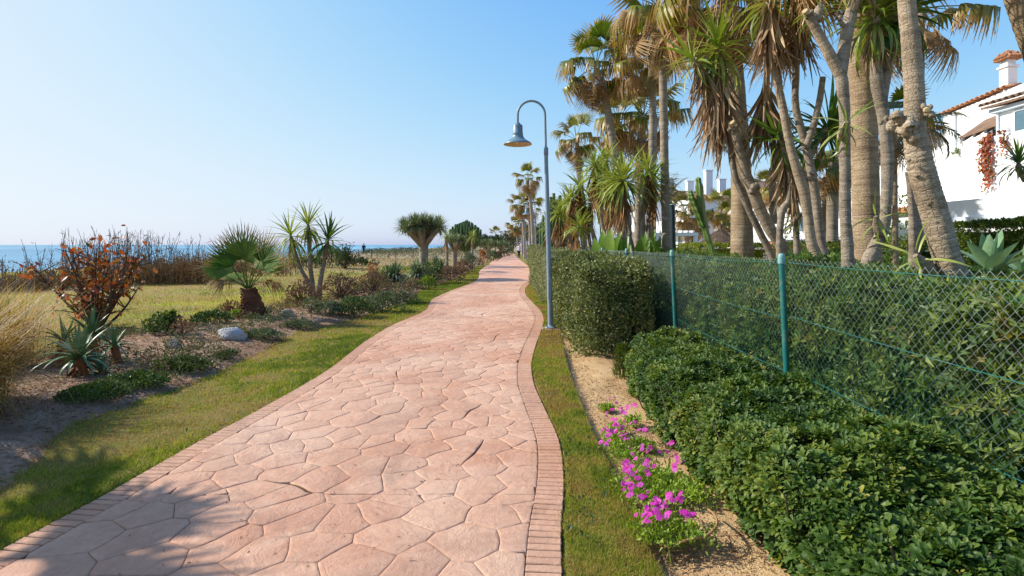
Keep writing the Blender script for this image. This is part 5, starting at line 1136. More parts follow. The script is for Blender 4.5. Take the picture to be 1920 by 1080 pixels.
# curved yucca in front of the palm trunk
pts, rad = px_trunk([(1625, 508, 16), (1638, 468, 13.5), (1656, 430, 12), (1661, 390, 11.5), (1664, 300, 12.5), (1657, 220, 12.5), (1646, 165, 14), (1641, 110, 12.5), (1640, 60, 12)], 7.0)
o = thing('yucca_tree', 'curved yucca with bent grey stem standing in front of the thick palm trunk', 'tree', (pts[0][0], pts[0][1], -.06), ygrp)
trunk(o, pts, rad, 'ytrunk2', seg=18, na=.1); b = P(1654, 175, 7.0); trunk(o, [P(1652, 190, 7.0), P(1661, 130, 7.05), P(1668, 90, 7.08), P(1678, 50, 7.1)], [.07, .075, .07, .06], 'ytrunk2', 'branch'); knob(o, P(1660, 228, 6.93), .05, 3)
yucca_head(o, P(1642, 38, 7.), n=70, L=.75, th=(15, 160), dead=60, dlen=.5, skirt=.3); yucca_head(o, P(1684, 30, 7.1), (.35, 0, 1), n=64, L=.8, th=(15, 155), dead=40, dlen=.5, dark=True)
yucca_head(o, P(1645, 418, 6.85), (-.4, -.3, .8), n=15, L=.38, th=(10, 165), sub='offshoot')
# forked yucca left of the palm trunk
pts, rad = px_trunk([(1590, 500, 12.5), (1585, 400, 11.5), (1584, 300, 11), (1583, 200, 11), (1575, 128, 12.5)], 6.8)
o = thing('yucca_tree', 'forked yucca with a cut left arm just left of the thick palm trunk', 'tree', (pts[0][0], pts[0][1], -.06), ygrp)
trunk(o, pts, rad, 'ytrunk2', seg=18, na=.1); f = pts[-1]
trunk(o, [f - [0, 0, .08], P(1550, 92, 6.8), P(1530, 55, 6.8), P(1516, 28, 6.8)], [.07, .065, .06, .062], 'ytrunk', 'branch'); trunk(o, [f - [0, 0, .08], P(1586, 70, 6.85), P(1597, 20, 6.9), P(1606, -10, 6.9), P(1614, -70, 6.9)], [.08, .075, .07, .065, .06], 'ytrunk2', 'branch'); knob(o, P(1514, 26, 6.75), .05, 3); knob(o, P(1578, 42, 6.78), .05, 4)
k = MB(); tube(k, [P(1512, 24, 6.72), P(1509, 20, 6.7)], [.045, .035], seg=10); part('cut_end', k, M['cutwood'], o)
yucca_head(o, P(1616, -90, 6.9), n=70, L=.8, th=(15, 160), dead=50, dlen=.6, skirt=.3); yucca_head(o, P(1536, 18, 6.85), (.3, 0, 1), n=18, L=.42, th=(10, 130), sub='offshoot'); yucca_head(o, P(1584, 240, 6.65), (-.2, -.6, .5), n=20, L=.42, th=(15, 170), sub='offshoot')
# two stems that rise to heads with dead skirts
pts, rad = px_trunk([(1535, 495, 11.5), (1522, 457, 11), (1515, 409, 10), (1507, 360, 10.5), (1495, 320, 9.5), (1482, 275, 8.5), (1466, 194, 8), (1452, 130, 7), (1446, 80, 7), (1443, 10, 7)], 9.)
o = thing('yucca_tree', 'twin stemmed yucca with two shaggy heads of hanging brown leaves', 'tree', (pts[0][0], pts[0][1], -.06), ygrp)
trunk(o, pts, rad, 'ytrunk', seg=16); p2, r2 = px_trunk([(1548, 495, 9), (1537, 440, 9), (1533, 400, 9), (1528, 360, 9), (1517, 300, 8.5), (1506, 255, 8), (1492, 200, 7), (1492, 130, 6.5), (1491, 62, 6), (1490, -10, 6)], 9.2); trunk(o, p2, r2, 'ytrunk2', seg=16)
knob(o, P(1520, 330, 8.95), .06, 5); trunk(o, [P(1511, 278, 9.15), P(1524, 240, 9.1), P(1536, 192, 9.1), P(1543, 145, 9.1)], [.06, .055, .05, .047], 'ytrunk2', 'branch')
yucca_head(o, P(1443, 2, 9.), n=50, L=.8, th=(12, 120), dead=190, dlen=.85, skirt=.55); yucca_head(o, P(1490, -15, 9.2), n=54, L=.8, th=(12, 120), dead=170, dlen=.95, skirt=.6)
# bowed stem with a head below, beside it
pts, rad = px_trunk([(1462, 492, 7), (1462, 440, 6.5), (1467, 395, 7), (1478, 376, 6), (1481, 344, 5.2), (1476, 300, 5), (1468, 276, 4.6)], 9.6)
o = thing('yucca_tree', 'thin yucca with a sharp elbow and a dark drooping head between thicker trunks', 'tree', (pts[0][0], pts[0][1], -.06), ygrp)
trunk(o, pts, rad, 'ytrunk2'); yucca_head(o, P(1466, 268, 9.7), (-.5, 0, .8), n=58, L=.78, th=(20, 155), dead=110, dlen=.9, skirt=.4, dark=True); yucca_head(o, P(1548, 245, 9.7), (.5, .1, .8), n=48, L=.85, th=(20, 130), dead=10, dlen=.5, dark=True, sub='crown'); trunk(o, [P(1516, 300, 9.5), P(1530, 270, 9.6), P(1548, 247, 9.7)], [.05, .05, .045], 'ytrunk2', 'branch')
# leaning pair with the big hanging skirt
pts, rad = px_trunk([(1474, 480, 12), (1443, 428, 11.5), (1422, 385, 11.5), (1410, 353, 11.5), (1398, 327, 10.5), (1390, 293, 9.5), (1381, 259, 9), (1376, 240, 8.5)], 10.)
o = thing('yucca_tree', 'leaning yucca with sawn off top in front of the widest hanging brown skirt', 'tree', (pts[0][0], pts[0][1], -.06), ygrp)
trunk(o, pts, rad, 'ytrunk', seg=18, na=.1); knob(o, P(1375, 240, 9.95), .075, 4); knob(o, P(1414, 352, 9.92), .09, 5)
k = MB(); tube(k, [P(1374, 234, 9.9), P(1371, 229, 9.87)], [.075, .06], seg=10); part('cut_end', k, M['cutwood'], o)
pts, rad = px_trunk([(1450, 490, 7.5), (1427, 440, 7), (1407, 399, 6.5), (1388, 355, 6.5), (1376, 320, 6), (1366, 240, 6), (1358, 170, 6), (1352, 105, 6)], 10.3)
o = thing('yucca_tree', 'leaning yucca with a green topped head and the widest skirt of dead leaves', 'tree', (pts[0][0], pts[0][1], -.06), ygrp)
trunk(o, pts, rad, 'ytrunk2'); yucca_head(o, P(1345, 95, 10.3), n=80, L=1.0, th=(12, 158), dead=230, dlen=1.15, skirt=1.15); yucca_head(o, P(1305, 118, 10.2), (-.6, 0, .8), n=40, L=.8, th=(15, 155), dead=60, dlen=.7, skirt=.3)
yucca_head(o, P(1436, 155, 10.), n=0 + 3, L=.2, th=(10, 60), dead=100, dlen=1.15, skirt=.4); trunk(o, [P(1452, 420, 10.2), P(1448, 360, 10.2), P(1452, 300, 10.2), P(1444, 220, 10.1), P(1437, 150, 10.)], [.06, .06, .06, .05, .04], 'ytrunk2', 'branch')
# slim stems
pts, rad = px_trunk([(1495, 490, 7), (1493, 440, 6.5), (1490, 385, 6), (1487, 340, 5)], 11.); o = thing('yucca_tree', 'short slim yucca with yellow green tuft behind the leaning trunks', 'tree', (pts[0][0], pts[0][1], -.06), ygrp)
trunk(o, pts, rad, 'ytrunk2', seg=10); yucca_head(o, P(1486, 325, 11.), n=30, L=.6, th=(10, 140), dead=40, dlen=.8, skirt=.4); yucca_head(o, P(1496, 408, 10.9), (.4, -.4, .5), n=16, L=.46, th=(15, 165), sub='offshoot')
pts, rad = px_trunk([(1712, 470, 8.5), (1710, 400, 7.5), (1706, 345, 7), (1702, 322, 6)], 8.5); o = thing('tree_stump', 'pollarded slim trunk with a bare top just behind the leaning trunk', 'tree', (pts[0][0], pts[0][1], -.06)); trunk(o, pts, rad, 'ytrunk2', seg=12); knob(o, P(1700, 321, 8.45), .05, 3)
pts, rad = px_trunk([(1679, 480, 6), (1678, 380, 5.5), (1677, 300, 5.5), (1676, 240, 5)], 10.); o = thing('fan_palm', 'slim palm with a ragged dry crown behind the curved yucca', 'palm tree', (pts[0][0], pts[0][1], -.06), 'fan palms behind the fence'); trunk(o, pts, rad, 'ptrunk', seg=12); palm_crown(o, P(1674, 235, 10.), .62, 5, 14, thd=(60, 165))
# yucca at the right edge on the villa terrace
pts = np.array([P(1935, 365, 13.), P(1922, 335, 13.), P(1912, 322, 13.)]); e = pts[0].copy(); e[2] = -.1
o = thing('yucca_tree', 'small yucca with stiff green rosette in front of the villa wall at the right edge', 'tree', (e[0], e[1], -.06), ygrp); trunk(o, np.concatenate([[e], pts]), [.14, .1, .08, .07], 'ytrunk2', seg=10); yucca_head(o, P(1910, 310, 13.), n=52, L=.66, th=(8, 115), dark=True)

pgrp = 'fan palms behind the fence'
palm('thickest palm trunk, ringed and brown, its crown above the picture', [(1628, 500, 28), (1624, 400, 27), (1620, 250, 26.5), (1617, 150, 27), (1613, 60, 28), (1612, -100, 27)], 7.6, (1640, -215), 1.35, 16, 22, pgrp, 'ptrunk', 28, .02, thd=(85, 160))
palm('broad palm with straight trunk and hanging thatch of brown fronds left of the yuccas', [(1391, 495, 22), (1391, 440, 21.5), (1390, 340, 20), (1384, 200, 16), (1374, 70, 14), (1366, 20, 13)], 11.5, (1352, -30), 1.3, 17, 24, pgrp, 'ptrunk', 22, .02, thd=(80, 168))
palm('palm with full brown skirted crown at the top edge of the view', [(1250, 470, 9), (1246, 300, 8), (1243, 150, 8), (1240, 60, 8)], 15., (1238, 15), 1.25, 15, 20, pgrp, thd=(80, 168))
palm('tall slim palm with clean pale trunk, a dead stalk sticking out left', [(1221, 470, 9.5), (1223, 300, 8), (1224, 200, 7), (1222, 130, 6.5)], 19., (1218, 100), 1.12, 16, 14, pgrp, thd=(85, 160))
palm('leftmost tall palm, its trunk slanting to the left', [(1168, 470, 9), (1152, 290, 8), (1140, 210, 7), (1128, 150, 6.5)], 21., (1117, 125), 1.22, 18, 14, pgrp, thg=(5, 120))
palm('palm with wide dark crown right of the slim pale trunk', [(1197, 470, 9), (1198, 380, 8), (1200, 300, 8), (1203, 250, 8)], 22., (1206, 218), 1.35, 17, 13, pgrp, thg=(15, 120))
palm('smaller palm left of the slanting palm with sparse crown', [(1096, 470, 6), (1090, 380, 6), (1086, 310, 6), (1083, 280, 5)], 27., (1080, 262), 1.0, 13, 12, pgrp, thg=(5, 125))
palm('palm crown filling the gap between slanting and slim palms', [(1170, 470, 7), (1166, 360, 7), (1162, 300, 6)], 27., (1160, 225), 1.2, 11, 9, pgrp)
palm('palm crown peeking out behind the leaning trunk at the top', [(1722, 470, 10), (1724, 300, 9), (1726, 100, 8)], 12., (1728, 15), 1.0, 9, 14, pgrp)
o = palm('palm with trunk crossing the upper right corner', [(2010, 330, 30), (1960, 150, 28), (1915, 20, 26), (1890, -60, 24), (1850, -260, 23)], 7.5, (1835, -420), 1.0, 12, 10, pgrp, 'ptrunk', 18, .03)
far = [('tallest distant palm beside the path beyond the lamps', 990, 335, 55, 1.25, 1001), ('distant palm with drooping crown just left of the second lamp', 976, 384, 60, 1.2, 985), ('distant palm half hidden behind the second lamp', 992, 388, 62, 1.3, 995), ('small distant palm left of the far lamps', 967, 422, 84, 1.2, 972), ('small distant palm right of its lower neighbour at the path end', 977, 425, 92, 1.1, 980), ('thin palm seen between yucca trunks near the arched house', 1443, 355, 34, .95, 1450), ('distant palm beside the arched house porch', 1462, 352, 30, .8, 1464),
       ('dry palm before the three chimney house, right of the green post', 1283, 395, 38, 1.15, 1290), ('dry palm left of the thatched parasol', 1300, 420, 40, 1.1, 1302), ('bushy palm above the thatched parasol', 1352, 388, 42, 1.3, 1356), ('palm leaning behind the parasol near the broad trunk', 1372, 410, 38, 1.1, 1374), ('ragged palm behind the twin stemmed yucca', 1562, 300, 15., .75, 1560), ('low ragged palm between thick trunk and twin yucca', 1548, 345, 18., .8, 1552)]
for lab, cx_, cy_, Zd, s, bx_ in far:
    r_ = .17 / Zd * F
    palm(lab, [(bx_, 459 + 1.65 / Zd * F, r_ * 1.2), ((bx_ * .6 + cx_ * .4), (459 + cy_) / 2, r_), (cx_, cy_ + 12, r_ * .9)], Zd, (cx_, cy_), s, 13, 13, 'distant fan palms', seg=8, thg=(5, 115))
# feather palms
def feather_palm(label, cx_, cy_, Z, bx_, L, n=16, droop=1.3, sp=(15, 100)):
    pts, rad = px_trunk([(bx_, 470, .14 / Z * F), ((bx_ + cx_) / 2, (470 + cy_) / 2, .12 / Z * F), (cx_, cy_ + 4, .11 / Z * F)], Z); o = thing('feather_palm', label, 'palm tree', (pts[0][0], pts[0][1], -.06)); trunk(o, pts, rad, 'ptrunk_g', seg=10, bump=.03); c = P(cx_, cy_, Z)
    d, t_ = rosette_dirs(n, sp[0], sp[1], 8)
    for i in range(n):
        m_ = MB(); h = nrm(d[i] * [1, 1, 0] + 1e-6); a0 = math.pi / 2 - t_[i]; s_ = np.linspace(0, 1, 9); ang = a0 - droop * s_ ** 1.3; dx = np.concatenate([[0], np.cumsum((np.cos(ang[1:]) + np.cos(ang[:-1])) / 2)]) * L / 8; dz = np.concatenate([[0], np.cumsum((np.sin(ang[1:]) + np.sin(ang[:-1])) / 2)]) * L / 8
        rp = c + h * dx[:, None] + np.array([0, 0, 1.]) * dz[:, None]; tube(m_, rp, [.018, .005], 9, 4, cap=False)
        k = np.linspace(.12, .99, 26); q = np.stack([np.interp(k, s_, rp[:, j]) for j in range(3)], 1); tg = nrm(np.gradient(q, axis=0)); sd_ = nrm(np.cross(tg, [0, 0, 1.]))
        for sg in (-1, 1): scatter(m_, leafshape(.09, .03, -.05), q, frames(nrm(tg * .6 + sd_ * sg + [0, 0, -.35] + rng.normal(0, .1, q.shape)), np.array([0, 0, 1.])), L * .26 * np.sin(np.pi * (k * .8 + .15)), np.clip(rng.random(26), 0, 1))
        part('frond', m_, M['feather'], o, False)
feather_palm('grey feather palm standing left of the dark green post', 1254, 372, 36., 1256, 2.0, 18, 1.0, (5, 85))
feather_palm('feather palm with drooping fronds showing right of the leaning trunk', 1728, 238, 11., 1716, .95, 12, 1.7, (40, 110))

# ---------------------------------------------------------------- yucca thicket and broad leaves left of the palms
def yucca_clump(label, stems, Z, L, group='yucca thicket under the tall palms', n=56, dead=46):
    """stems: [(base px, [(px,py) ... head])]"""
    b0 = P(stems[0][0], 470, Z); o = thing('yucca_clump', label, 'yucca', (b0[0], b0[1], -.06), group)
    for bx_, mid, hd in stems:
        zz = Z * R.uniform(.97, 1.04); pts, rad = px_trunk([(bx_, 472, .062 / zz * F), (*mid, .055 / zz * F), (hd[0], hd[1] + 8, .05 / zz * F)], zz)
        trunk(o, pts, rad, 'ytrunk2', 'stem', seg=8, n=24); yucca_head(o, P(*hd, zz), (R.uniform(-.2, .2), R.uniform(-.2, .1), 1), n, L * R.uniform(.9, 1.1), (6, 130), dead, L * .85, .55, joined=True)
yucca_clump('yucca with the largest bright head in the thicket and a dark dead skirt', [(1180, (1180, 420), (1168, 338)), (1188, (1172, 420), (1148, 356))], 14.5, .95, n=84, dead=110)
yucca_clump('yucca with dark green head reaching right towards the white house', [(1212, (1206, 400), (1214, 322)), (1200, (1214, 420), (1222, 345))], 15., .85, n=56)
yucca_clump('slender bare yucca stem with a hanging rust coloured tuft on top', [(1218, (1214, 380), (1198, 292))], 15.5, .45, n=14, dead=46)
yucca_clump('yucca with pale upright head left of the largest bright head', [(1152, (1132, 400), (1114, 310)), (1140, (1128, 410), (1122, 330)), (1160, (1140, 420), (1136, 300))], 17., .8, n=60, dead=70)
yucca_clump('yucca with spiky head in the middle of the thicket', [(1122, (1104, 410), (1088, 352)), (1108, (1098, 420), (1072, 372)), (1118, (1110, 430), (1108, 380))], 18., .8, n=58, dead=90)
yucca_clump('low yucca with bright lime rosette near the fence', [(1096, (1092, 450), (1086, 425))], 16., .62, n=60, dead=20)
yucca_clump('yucca with dense dark head at the left of the thicket', [(1068, (1066, 420), (1062, 385)), (1078, (1060, 430), (1048, 400)), (1070, (1074, 440), (1078, 415))], 20., .85, n=56, dead=90)
yucca_clump('distant yucca at the far left end of the thicket', [(1040, (1042, 430), (1044, 412)), (1032, (1034, 440), (1030, 425))], 25., .8, n=50)
for lab, pxs, Z in (('column cactus cluster rising at the left end of the yucca thicket', ((1032, 375), (1038, 368), (1043, 380), (1050, 372), (1056, 388), (1028, 392), (1062, 395)), 23.), ('second column cactus cluster closer to the far lamps', ((1018, 408), (1024, 402), (1030, 415), (1014, 420)), 30.)):
    b = P(1042 if Z < 25 else 1022, 470, Z); o = thing('column_cactus', lab, 'cactus', (b[0], b[1], -.06), 'column cactus clusters')
    for (a, c) in pxs: q = P(a, c, Z); m_ = MB(); tube(m_, [(b[0] + (q[0] - b[0]) * .5, b[1] + R.uniform(-.4, .4), -.1), (q[0], b[1] + R.uniform(-.3, .3), q[2] * .55), q, q + [0, 0, .05]], [.09, .09, .08, .03], 12, 8); part('column', m_, M['euph_d'], o)
def broad_leaves(label, base, tips, Z, wd):
    b = P(*base, Z); o = thing('broad_leaf_plant', label, 'plant', (b[0], b[1], -.06), 'broad leaved plants under the yuccas')
    for (tx, ty) in tips:
        q = P(tx, ty, Z + R.uniform(-.5, .3)); m_ = MB(); g = np.array([b[0] + R.uniform(-.1, .1), b[1], -.06]); mid = g + (q - g) * .45 + [0, 0, .15]; tube(m_, [g, mid], [.02, .012], 4, 5)
        d = q - mid; L = np.linalg.norm(d); v, t, qd, tip = blade(1, wd / max(L, .1), 7, .5, .25, .25, .45); fm = frames(d[None], np.array([-.5, -.7, .5])); m_.add((fm[0] @ (v * L).T).T + mid, None, qd, .5, tip); part('leaf', m_, M['broad'], o, True)
broad_leaves('broad lime leaved plant in front of the yucca stems', (1148, 470), ((1125, 428), (1140, 425), (1158, 432), (1172, 440), (1110, 446), (1178, 455)), 14., .36)
broad_leaves('broad leaved plant at the foot of the slim pale palm', (1205, 470), ((1205, 430), (1222, 428), (1235, 440), (1196, 445), (1212, 450), (1228, 452)), 14.6, .32)
broad_leaves('tall paddle leaved plant poking out above the yucca thicket', (1128, 470), ((1122, 258), (1130, 275), (1115, 285), (1150, 280)), 18.5, .30)
# tall cactus
pts, rad = px_trunk([(1336, 478, 7), (1328, 450, 8), (1320, 420, 9.5), (1314, 385, 10)], 12.); o = thing('candelabra_cactus', 'tall green candelabra cactus with two arms and corky foot', 'cactus', (pts[0][0], pts[0][1], -.06))
def ribbed(name, pts, rad, par, mat='euph', n=30):
    m_ = MB(); c = spline(pts, n); r = np.interp(np.linspace(0, 1, n), np.linspace(0, 1, len(rad)), rad); a = np.linspace(0, 2 * np.pi, 16, endpoint=False); rr = np.where(np.arange(16) % 4 == 0, 1.15, np.where(np.arange(16) % 2 == 0, .55, .75))
    seg = 1 + .12 * np.sin(np.linspace(0, 40, n)); v = c[:, None, :] + (r * seg)[:, None, None] * rr[None, :, None] * np.stack([np.cos(a), np.sin(a), 0 * a], 1)[None]
    i, j = np.meshgrid(np.arange(n - 1), np.arange(16), indexing='ij'); i = i.ravel(); j = j.ravel(); k = (j + 1) % 16; m_.add(np.concatenate([v.reshape(-1, 3), [c[-1] + [0, 0, r[-1] * .6]]]), np.stack([(n - 1) * 16 + np.arange(16), (n - 1) * 16 + (np.arange(16) + 1) % 16, np.full(16, n * 16)], 1), np.stack([i * 16 + j, i * 16 + k, (i + 1) * 16 + k, (i + 1) * 16 + j], 1)); return part(name, m_, M[mat], par)
ribbed('column', np.concatenate([pts, [P(1311, 350, 12.), P(1309, 334, 12.)]]), list(np.array(rad) * .72) + [.075, .05], o); ribbed('arm', [P(1318, 425, 12.), P(1306, 395, 12.), P(1297, 372, 12.), P(1294, 358, 12.)], [.07, .08, .075, .04], o)

# agave behind the hedge
c = P(1856, 512, 5.4); o = thing('agave', 'smooth pale green agave rosette behind the fence at the right', 'agave', (c[0], c[1], -.06)); m_ = MB(); tube(m_, [(c[0], c[1] + .05, -.1), (c[0], c[1], c[2] - .02)], [.08, .07], 10, 10); part('stem', m_, M['ytrunk2'], o)
AG = []
for dr in (-.35, .1, .55):
    m_ = MB(); v, t, q, tip = blade(1, .36, 8, dr, .38, .5, .42); m_.add(v, t, q, .5, tip); AG.append(m_.mesh('leaf', M['agave'], True))
d, t_ = rosette_dirs(17, 8, 88, 5); fm = frames(d, np.array([0, 0, 1.]))
for i in range(17): link('leaf', AG[min(2, int(np.degrees(t_[i]) / 32))], o, mat4(fm[i], c - world_loc(o) + d[i] * .03, R.uniform(.36, .44)))
c = P(1925, 520, 5.8); o = thing('agave', 'second agave rosette cut by the right edge of the view', 'agave', (c[0], c[1], -.06)); d, t_ = rosette_dirs(13, 10, 90, 5); fm = frames(d, np.array([0, 0, 1.])); m_ = MB(); tube(m_, [(c[0], c[1] + .05, -.1), (c[0], c[1], c[2] - .02)], [.07, .06], 10, 10); part('stem', m_, M['ytrunk2'], o)
for i in range(13): link('leaf', AG[min(2, int(np.degrees(t_[i]) / 32))], o, mat4(fm[i], c - world_loc(o) + d[i] * .03, R.uniform(.30, .36)))
o = thing('orange_wall', 'low orange garden wall seen between the yucca stems', 'wall', (9.8, 19.5, -.06)); m_ = MB(); box(m_, (9.4, 19.2, -.1), (11.6, 19.5, 1.72), bev=.01); part('masonry', m_, M['terracotta'], o, False); m_ = MB(); box(m_, (9.35, 19.15, 1.723), (11.65, 19.55, 1.79), bev=.01); part('coping', m_, M['stucco2'], o, False)
# ---------------------------------------------------------------- left side: grasses, aloes, small palms
def zb(x, y): return float(bed_z(x, y)) if x > float(bed_l(y)) else float(terrain(x, y))
# ornamental grass at the left edge
def fountain_grass(label, x, y, r, h, n, bend, lean=(0, 0)):
    o = thing('fountain_grass', label, 'ornamental grass', (x, y, zb(x, y)), 'clumps of dry fountain grass at the left edge'); m_ = MB(); per = n // 4
    for bd in (.7, 1.1, 1.5, 1.9):
        az = rng.random(per) * 6.283; th = np.abs(rng.normal(.12, .28, per)); d = nrm(np.stack([np.sin(th) * np.cos(az) + lean[0], np.sin(th) * np.sin(az) + lean[1], np.cos(th)], 1)); up = np.stack([-d[:, 0], -d[:, 1], .3 + 0 * az], 1)
        fr = frames(d, up); scatter(m_, blade(1, .0065, 6, bd * bend, .2, .8, .4), np.stack([x + r * .5 * rng.normal(size=per), y + r * .5 * rng.normal(size=per), zb(x, y) - .02 + 0 * az], 1), fr, h * (.6 + .6 * rng.random(per)), np.clip(.5 + rng.normal(0, .28, per), 0, 1))
    part('blades', m_, M['haygreen'], o, True, kind='stuff'); return o
fountain_grass('tall arching dry grass clump at the far left edge', -5.2, 4.95, .28, 1.2, 2100, 1.15)
fountain_grass('shorter straw coloured grass clump spilling onto the soil at the left edge', -4.75, 4.5, .2, .85, 1500, 1.6)
fountain_grass('feathery grass behind the tall arching clump', -6.4, 6.6, .3, 1.15, 1500, .8)
# aloe
AL = []; 
def fat_leaf(nm, mat, dr, wd=.13):
    m_ = MB(); v, t, q, tip = blade(1, wd, 7, dr, .35, .8, .15); v2 = v.copy(); v2[:, 2] -= np.tile([.0, .045, .0], 8) * (1 - tip * .8); m_.add(v, t, q, .5, tip); m_.add(v2, t, q[:, ::-1], .5, tip); return m_.mesh(nm, M[mat], True)
AL = [fat_leaf('leaf', 'aloe', d) for d in (-.1, .5, 1.1, 1.6)]; ALD = [fat_leaf('dead_leaf', 'aloe_dead', d, .09) for d in (1.2, 1.9)]
def aloe(label, x, y, z, n, L, dead=0, group='aloes in the left bed', th=(8, 105), stemh=0.):
    o = thing('aloe', label, 'aloe', (x, y, zb(x, y)), group); c = np.array([x, y, z]); m_ = MB(); tube(m_, [(x + .04, y + .03, zb(x, y) - .05), (x, y, z + .02)], [.05, .045], 5, 8); part('stem', m_, M['aloe_dead'], o)
    d, t_ = rosette_dirs(n, th[0], th[1], 6); fm = frames(d, np.array([0, 0, 1.])); b = world_loc(o)
    for i in range(n): link('leaf', AL[min(3, int(np.degrees(t_[i]) / 28))], o, mat4(fm[i], c - b + d[i] * .02, L * R.uniform(.8, 1.1)))
    d, t_ = rosette_dirs(max(dead, 1), 100, 140, 12); fm = frames(d, np.array([0, 0, 1.]))
    for i in range(dead): link('dead_leaf', ALD[i % 2], o, mat4(fm[i], c - b - np.array([0, 0, .05 + .15 * R.random()]), L * R.uniform(.7, 1.)))
q = P(148, 672, 6.1); aloe('largest aloe rosette, nearest to the grass verge, curved grey green leaves', q[0], q[1], q[2], 36, .42, 22)
q = P(172, 628, 6.9); aloe('upright aloe rosette behind the largest one', q[0], q[1], q[2], 28, .38, 8)
q = P(214, 650, 6.7); aloe('small bright aloe rosette right of the largest one', q[0], q[1], q[2], 24, .28, 10)
q = P(120, 640, 6.6); aloe('aloe rosette with many rust coloured dead leaves at the left of the aloe group', q[0], q[1], q[2], 14, .34, 34)
q = P(190, 700, 6.2); aloe('low aloe offset beside the foot of the largest aloe', q[0], q[1], q[2], 14, .26, 3)
# russet leaved small tree
def branchy(o, base, n1, H, spread, mat='twig_dark', seed=1, sub=4, r0=.035, up=.75):
    rr = random.Random(seed); tips = []; m_ = MB(); base = np.asarray(base, float)
    for i in range(n1):
        a = i * 2.4 + rr.uniform(-.5, .5); s_ = rr.uniform(.3, 1.) * spread; h = H * rr.uniform(.55, 1.) * (1 - .25 * s_ / spread)
        e = base + [math.cos(a) * s_, math.sin(a) * s_, h]; mid = base + (e - base) * .45 + [rr.uniform(-.1, .1), rr.uniform(-.1, .1), -.05 * h]; pts = spline([base + [rr.uniform(-.03, .03), rr.uniform(-.03, .03), 0], mid, e], 9); tube(m_, pts, [r0, r0 * .6, r0 * .18], 14, 6, noise_amp=.12)
        tips.append(pts[4:])
        for k in range(sub):
            q = pts[rr.randrange(3, 8)]; e2 = q + np.array([rr.uniform(-1, 1), rr.uniform(-1, 1), rr.uniform(.1, 1.)]) * H * .26; p2 = spline([q, (q + e2) / 2 + [rr.uniform(-.06, .06), rr.uniform(-.06, .06), .03], e2], 6); tube(m_, p2, [r0 * .35, r0 * .12], 7, 5); tips.append(p2[2:])
    part('branches', m_, M[mat], o); return np.concatenate(tips)
b = G(185, 615, .05); o = thing('russet_tree', 'small bushy tree with rust and orange leaves on dark crooked branches', 'tree', (b[0], b[1], zb(b[0], b[1])))
tips = branchy(o, [b[0], b[1], zb(b[0], b[1]) - .05], 16, 1.8, 1.12, seed=11, sub=7)
e = P(238, 425, 10.4); m_ = MB(); pt = spline([np.array([b[0] + .2, b[1], .8]), P(236, 490, 10.4), e], 8); tube(m_, pt, [.012, .004], 12, 5); part('shoot', m_, M['twig_dark'], o); tips = np.concatenate([tips, pt[3:], pt[4:]])
PL = []
for k in range(4):
    m_ = MB(); v, t, q, tip = blade(1, .52, 4, (.2, .5, -.2, .9)[k], (.2, .35, .1, .4)[k], .25, .4); m_.add(v, t, q, .5, tip); PL.append(m_.mesh('leaf', M['persim'], True))
nl = 620; ti = rng.integers(0, len(tips), nl); pp = tips[ti] + rng.normal(0, .06, (nl, 3)); dd = nrm(rng.normal(size=(nl, 3)) + [0, 0, -.35]); fm = frames(dd, rng.normal(size=(nl, 3)) + [0, 0, .6]); wl = world_loc(o); rest = MB()
for i in range(nl):
    if i < 299: link('leaf', PL[i % 4], o, mat4(fm[i], pp[i] - wl, R.uniform(.075, .145)))
ii = np.arange(299, nl); scatter(rest, blade(1, .5, 3, .4, .25, .25, .4), pp[ii], fm[ii], .11 + .05 * rng.random(len(ii)), rng.random(len(ii))); M['persim_m'] = leaf_mat('russet_leaf_mass', [(96, 70, 32), (140, 76, 32), (186, 80, 26), (112, 96, 48)], 'attr', .45, .3); part('foliage', rest, M['persim_m'], o, True, kind='stuff')
# rocks
import bmesh
def rock(label, px, py, w, h, mat, seed):
    c = G(px, py + h / 2, .06); rr = np.random.default_rng(seed); s = w * c[1] / F / 2; hh = h * c[1] / F; z0 = zb(c[0], c[1])
    d = nrm(rr.normal(size=(26, 3))); q = d * (.75 + .3 * rr.random((26, 1))) * [s, s * .8, hh * .75]; q[:, 2] += .25 * hh * (1 - q[:, 0] / s * .55)
    bm = bmesh.new(); [bm.verts.new(tuple(v)) for v in q]; r = bmesh.ops.convex_hull(bm, input=bm.verts); bmesh.ops.delete(bm, geom=list({g for g in r['geom_interior'] + r['geom_unused'] if isinstance(g, bmesh.types.BMVert)}), context='VERTS')
    bmesh.ops.bevel(bm, geom=list(bm.edges), offset=s * .06, segments=1, affect='EDGES'); me = bpy.data.meshes.new('rock'); bm.to_mesh(me); bm.free(); me.materials.append(M[mat])
    o_ = link('rock', me, None, Matrix.Translation((c[0], c[1], z0)), label, 'rock'); return o_
rock('white angular rock on the mulch left of the verge', 437, 624, 58, 26, 'rock_white', 8); rock('small grey rounded rock on the mulch near the aloes', 327, 649, 36, 20, 'rock_grey', 4); rock('pale sandy boulder right of the small palm foot', 541, 590, 40, 14, 'rock_sand', 5); rock('flat pale stone right of the grey rock', 364, 652, 16, 6, 'rock_sand', 6)
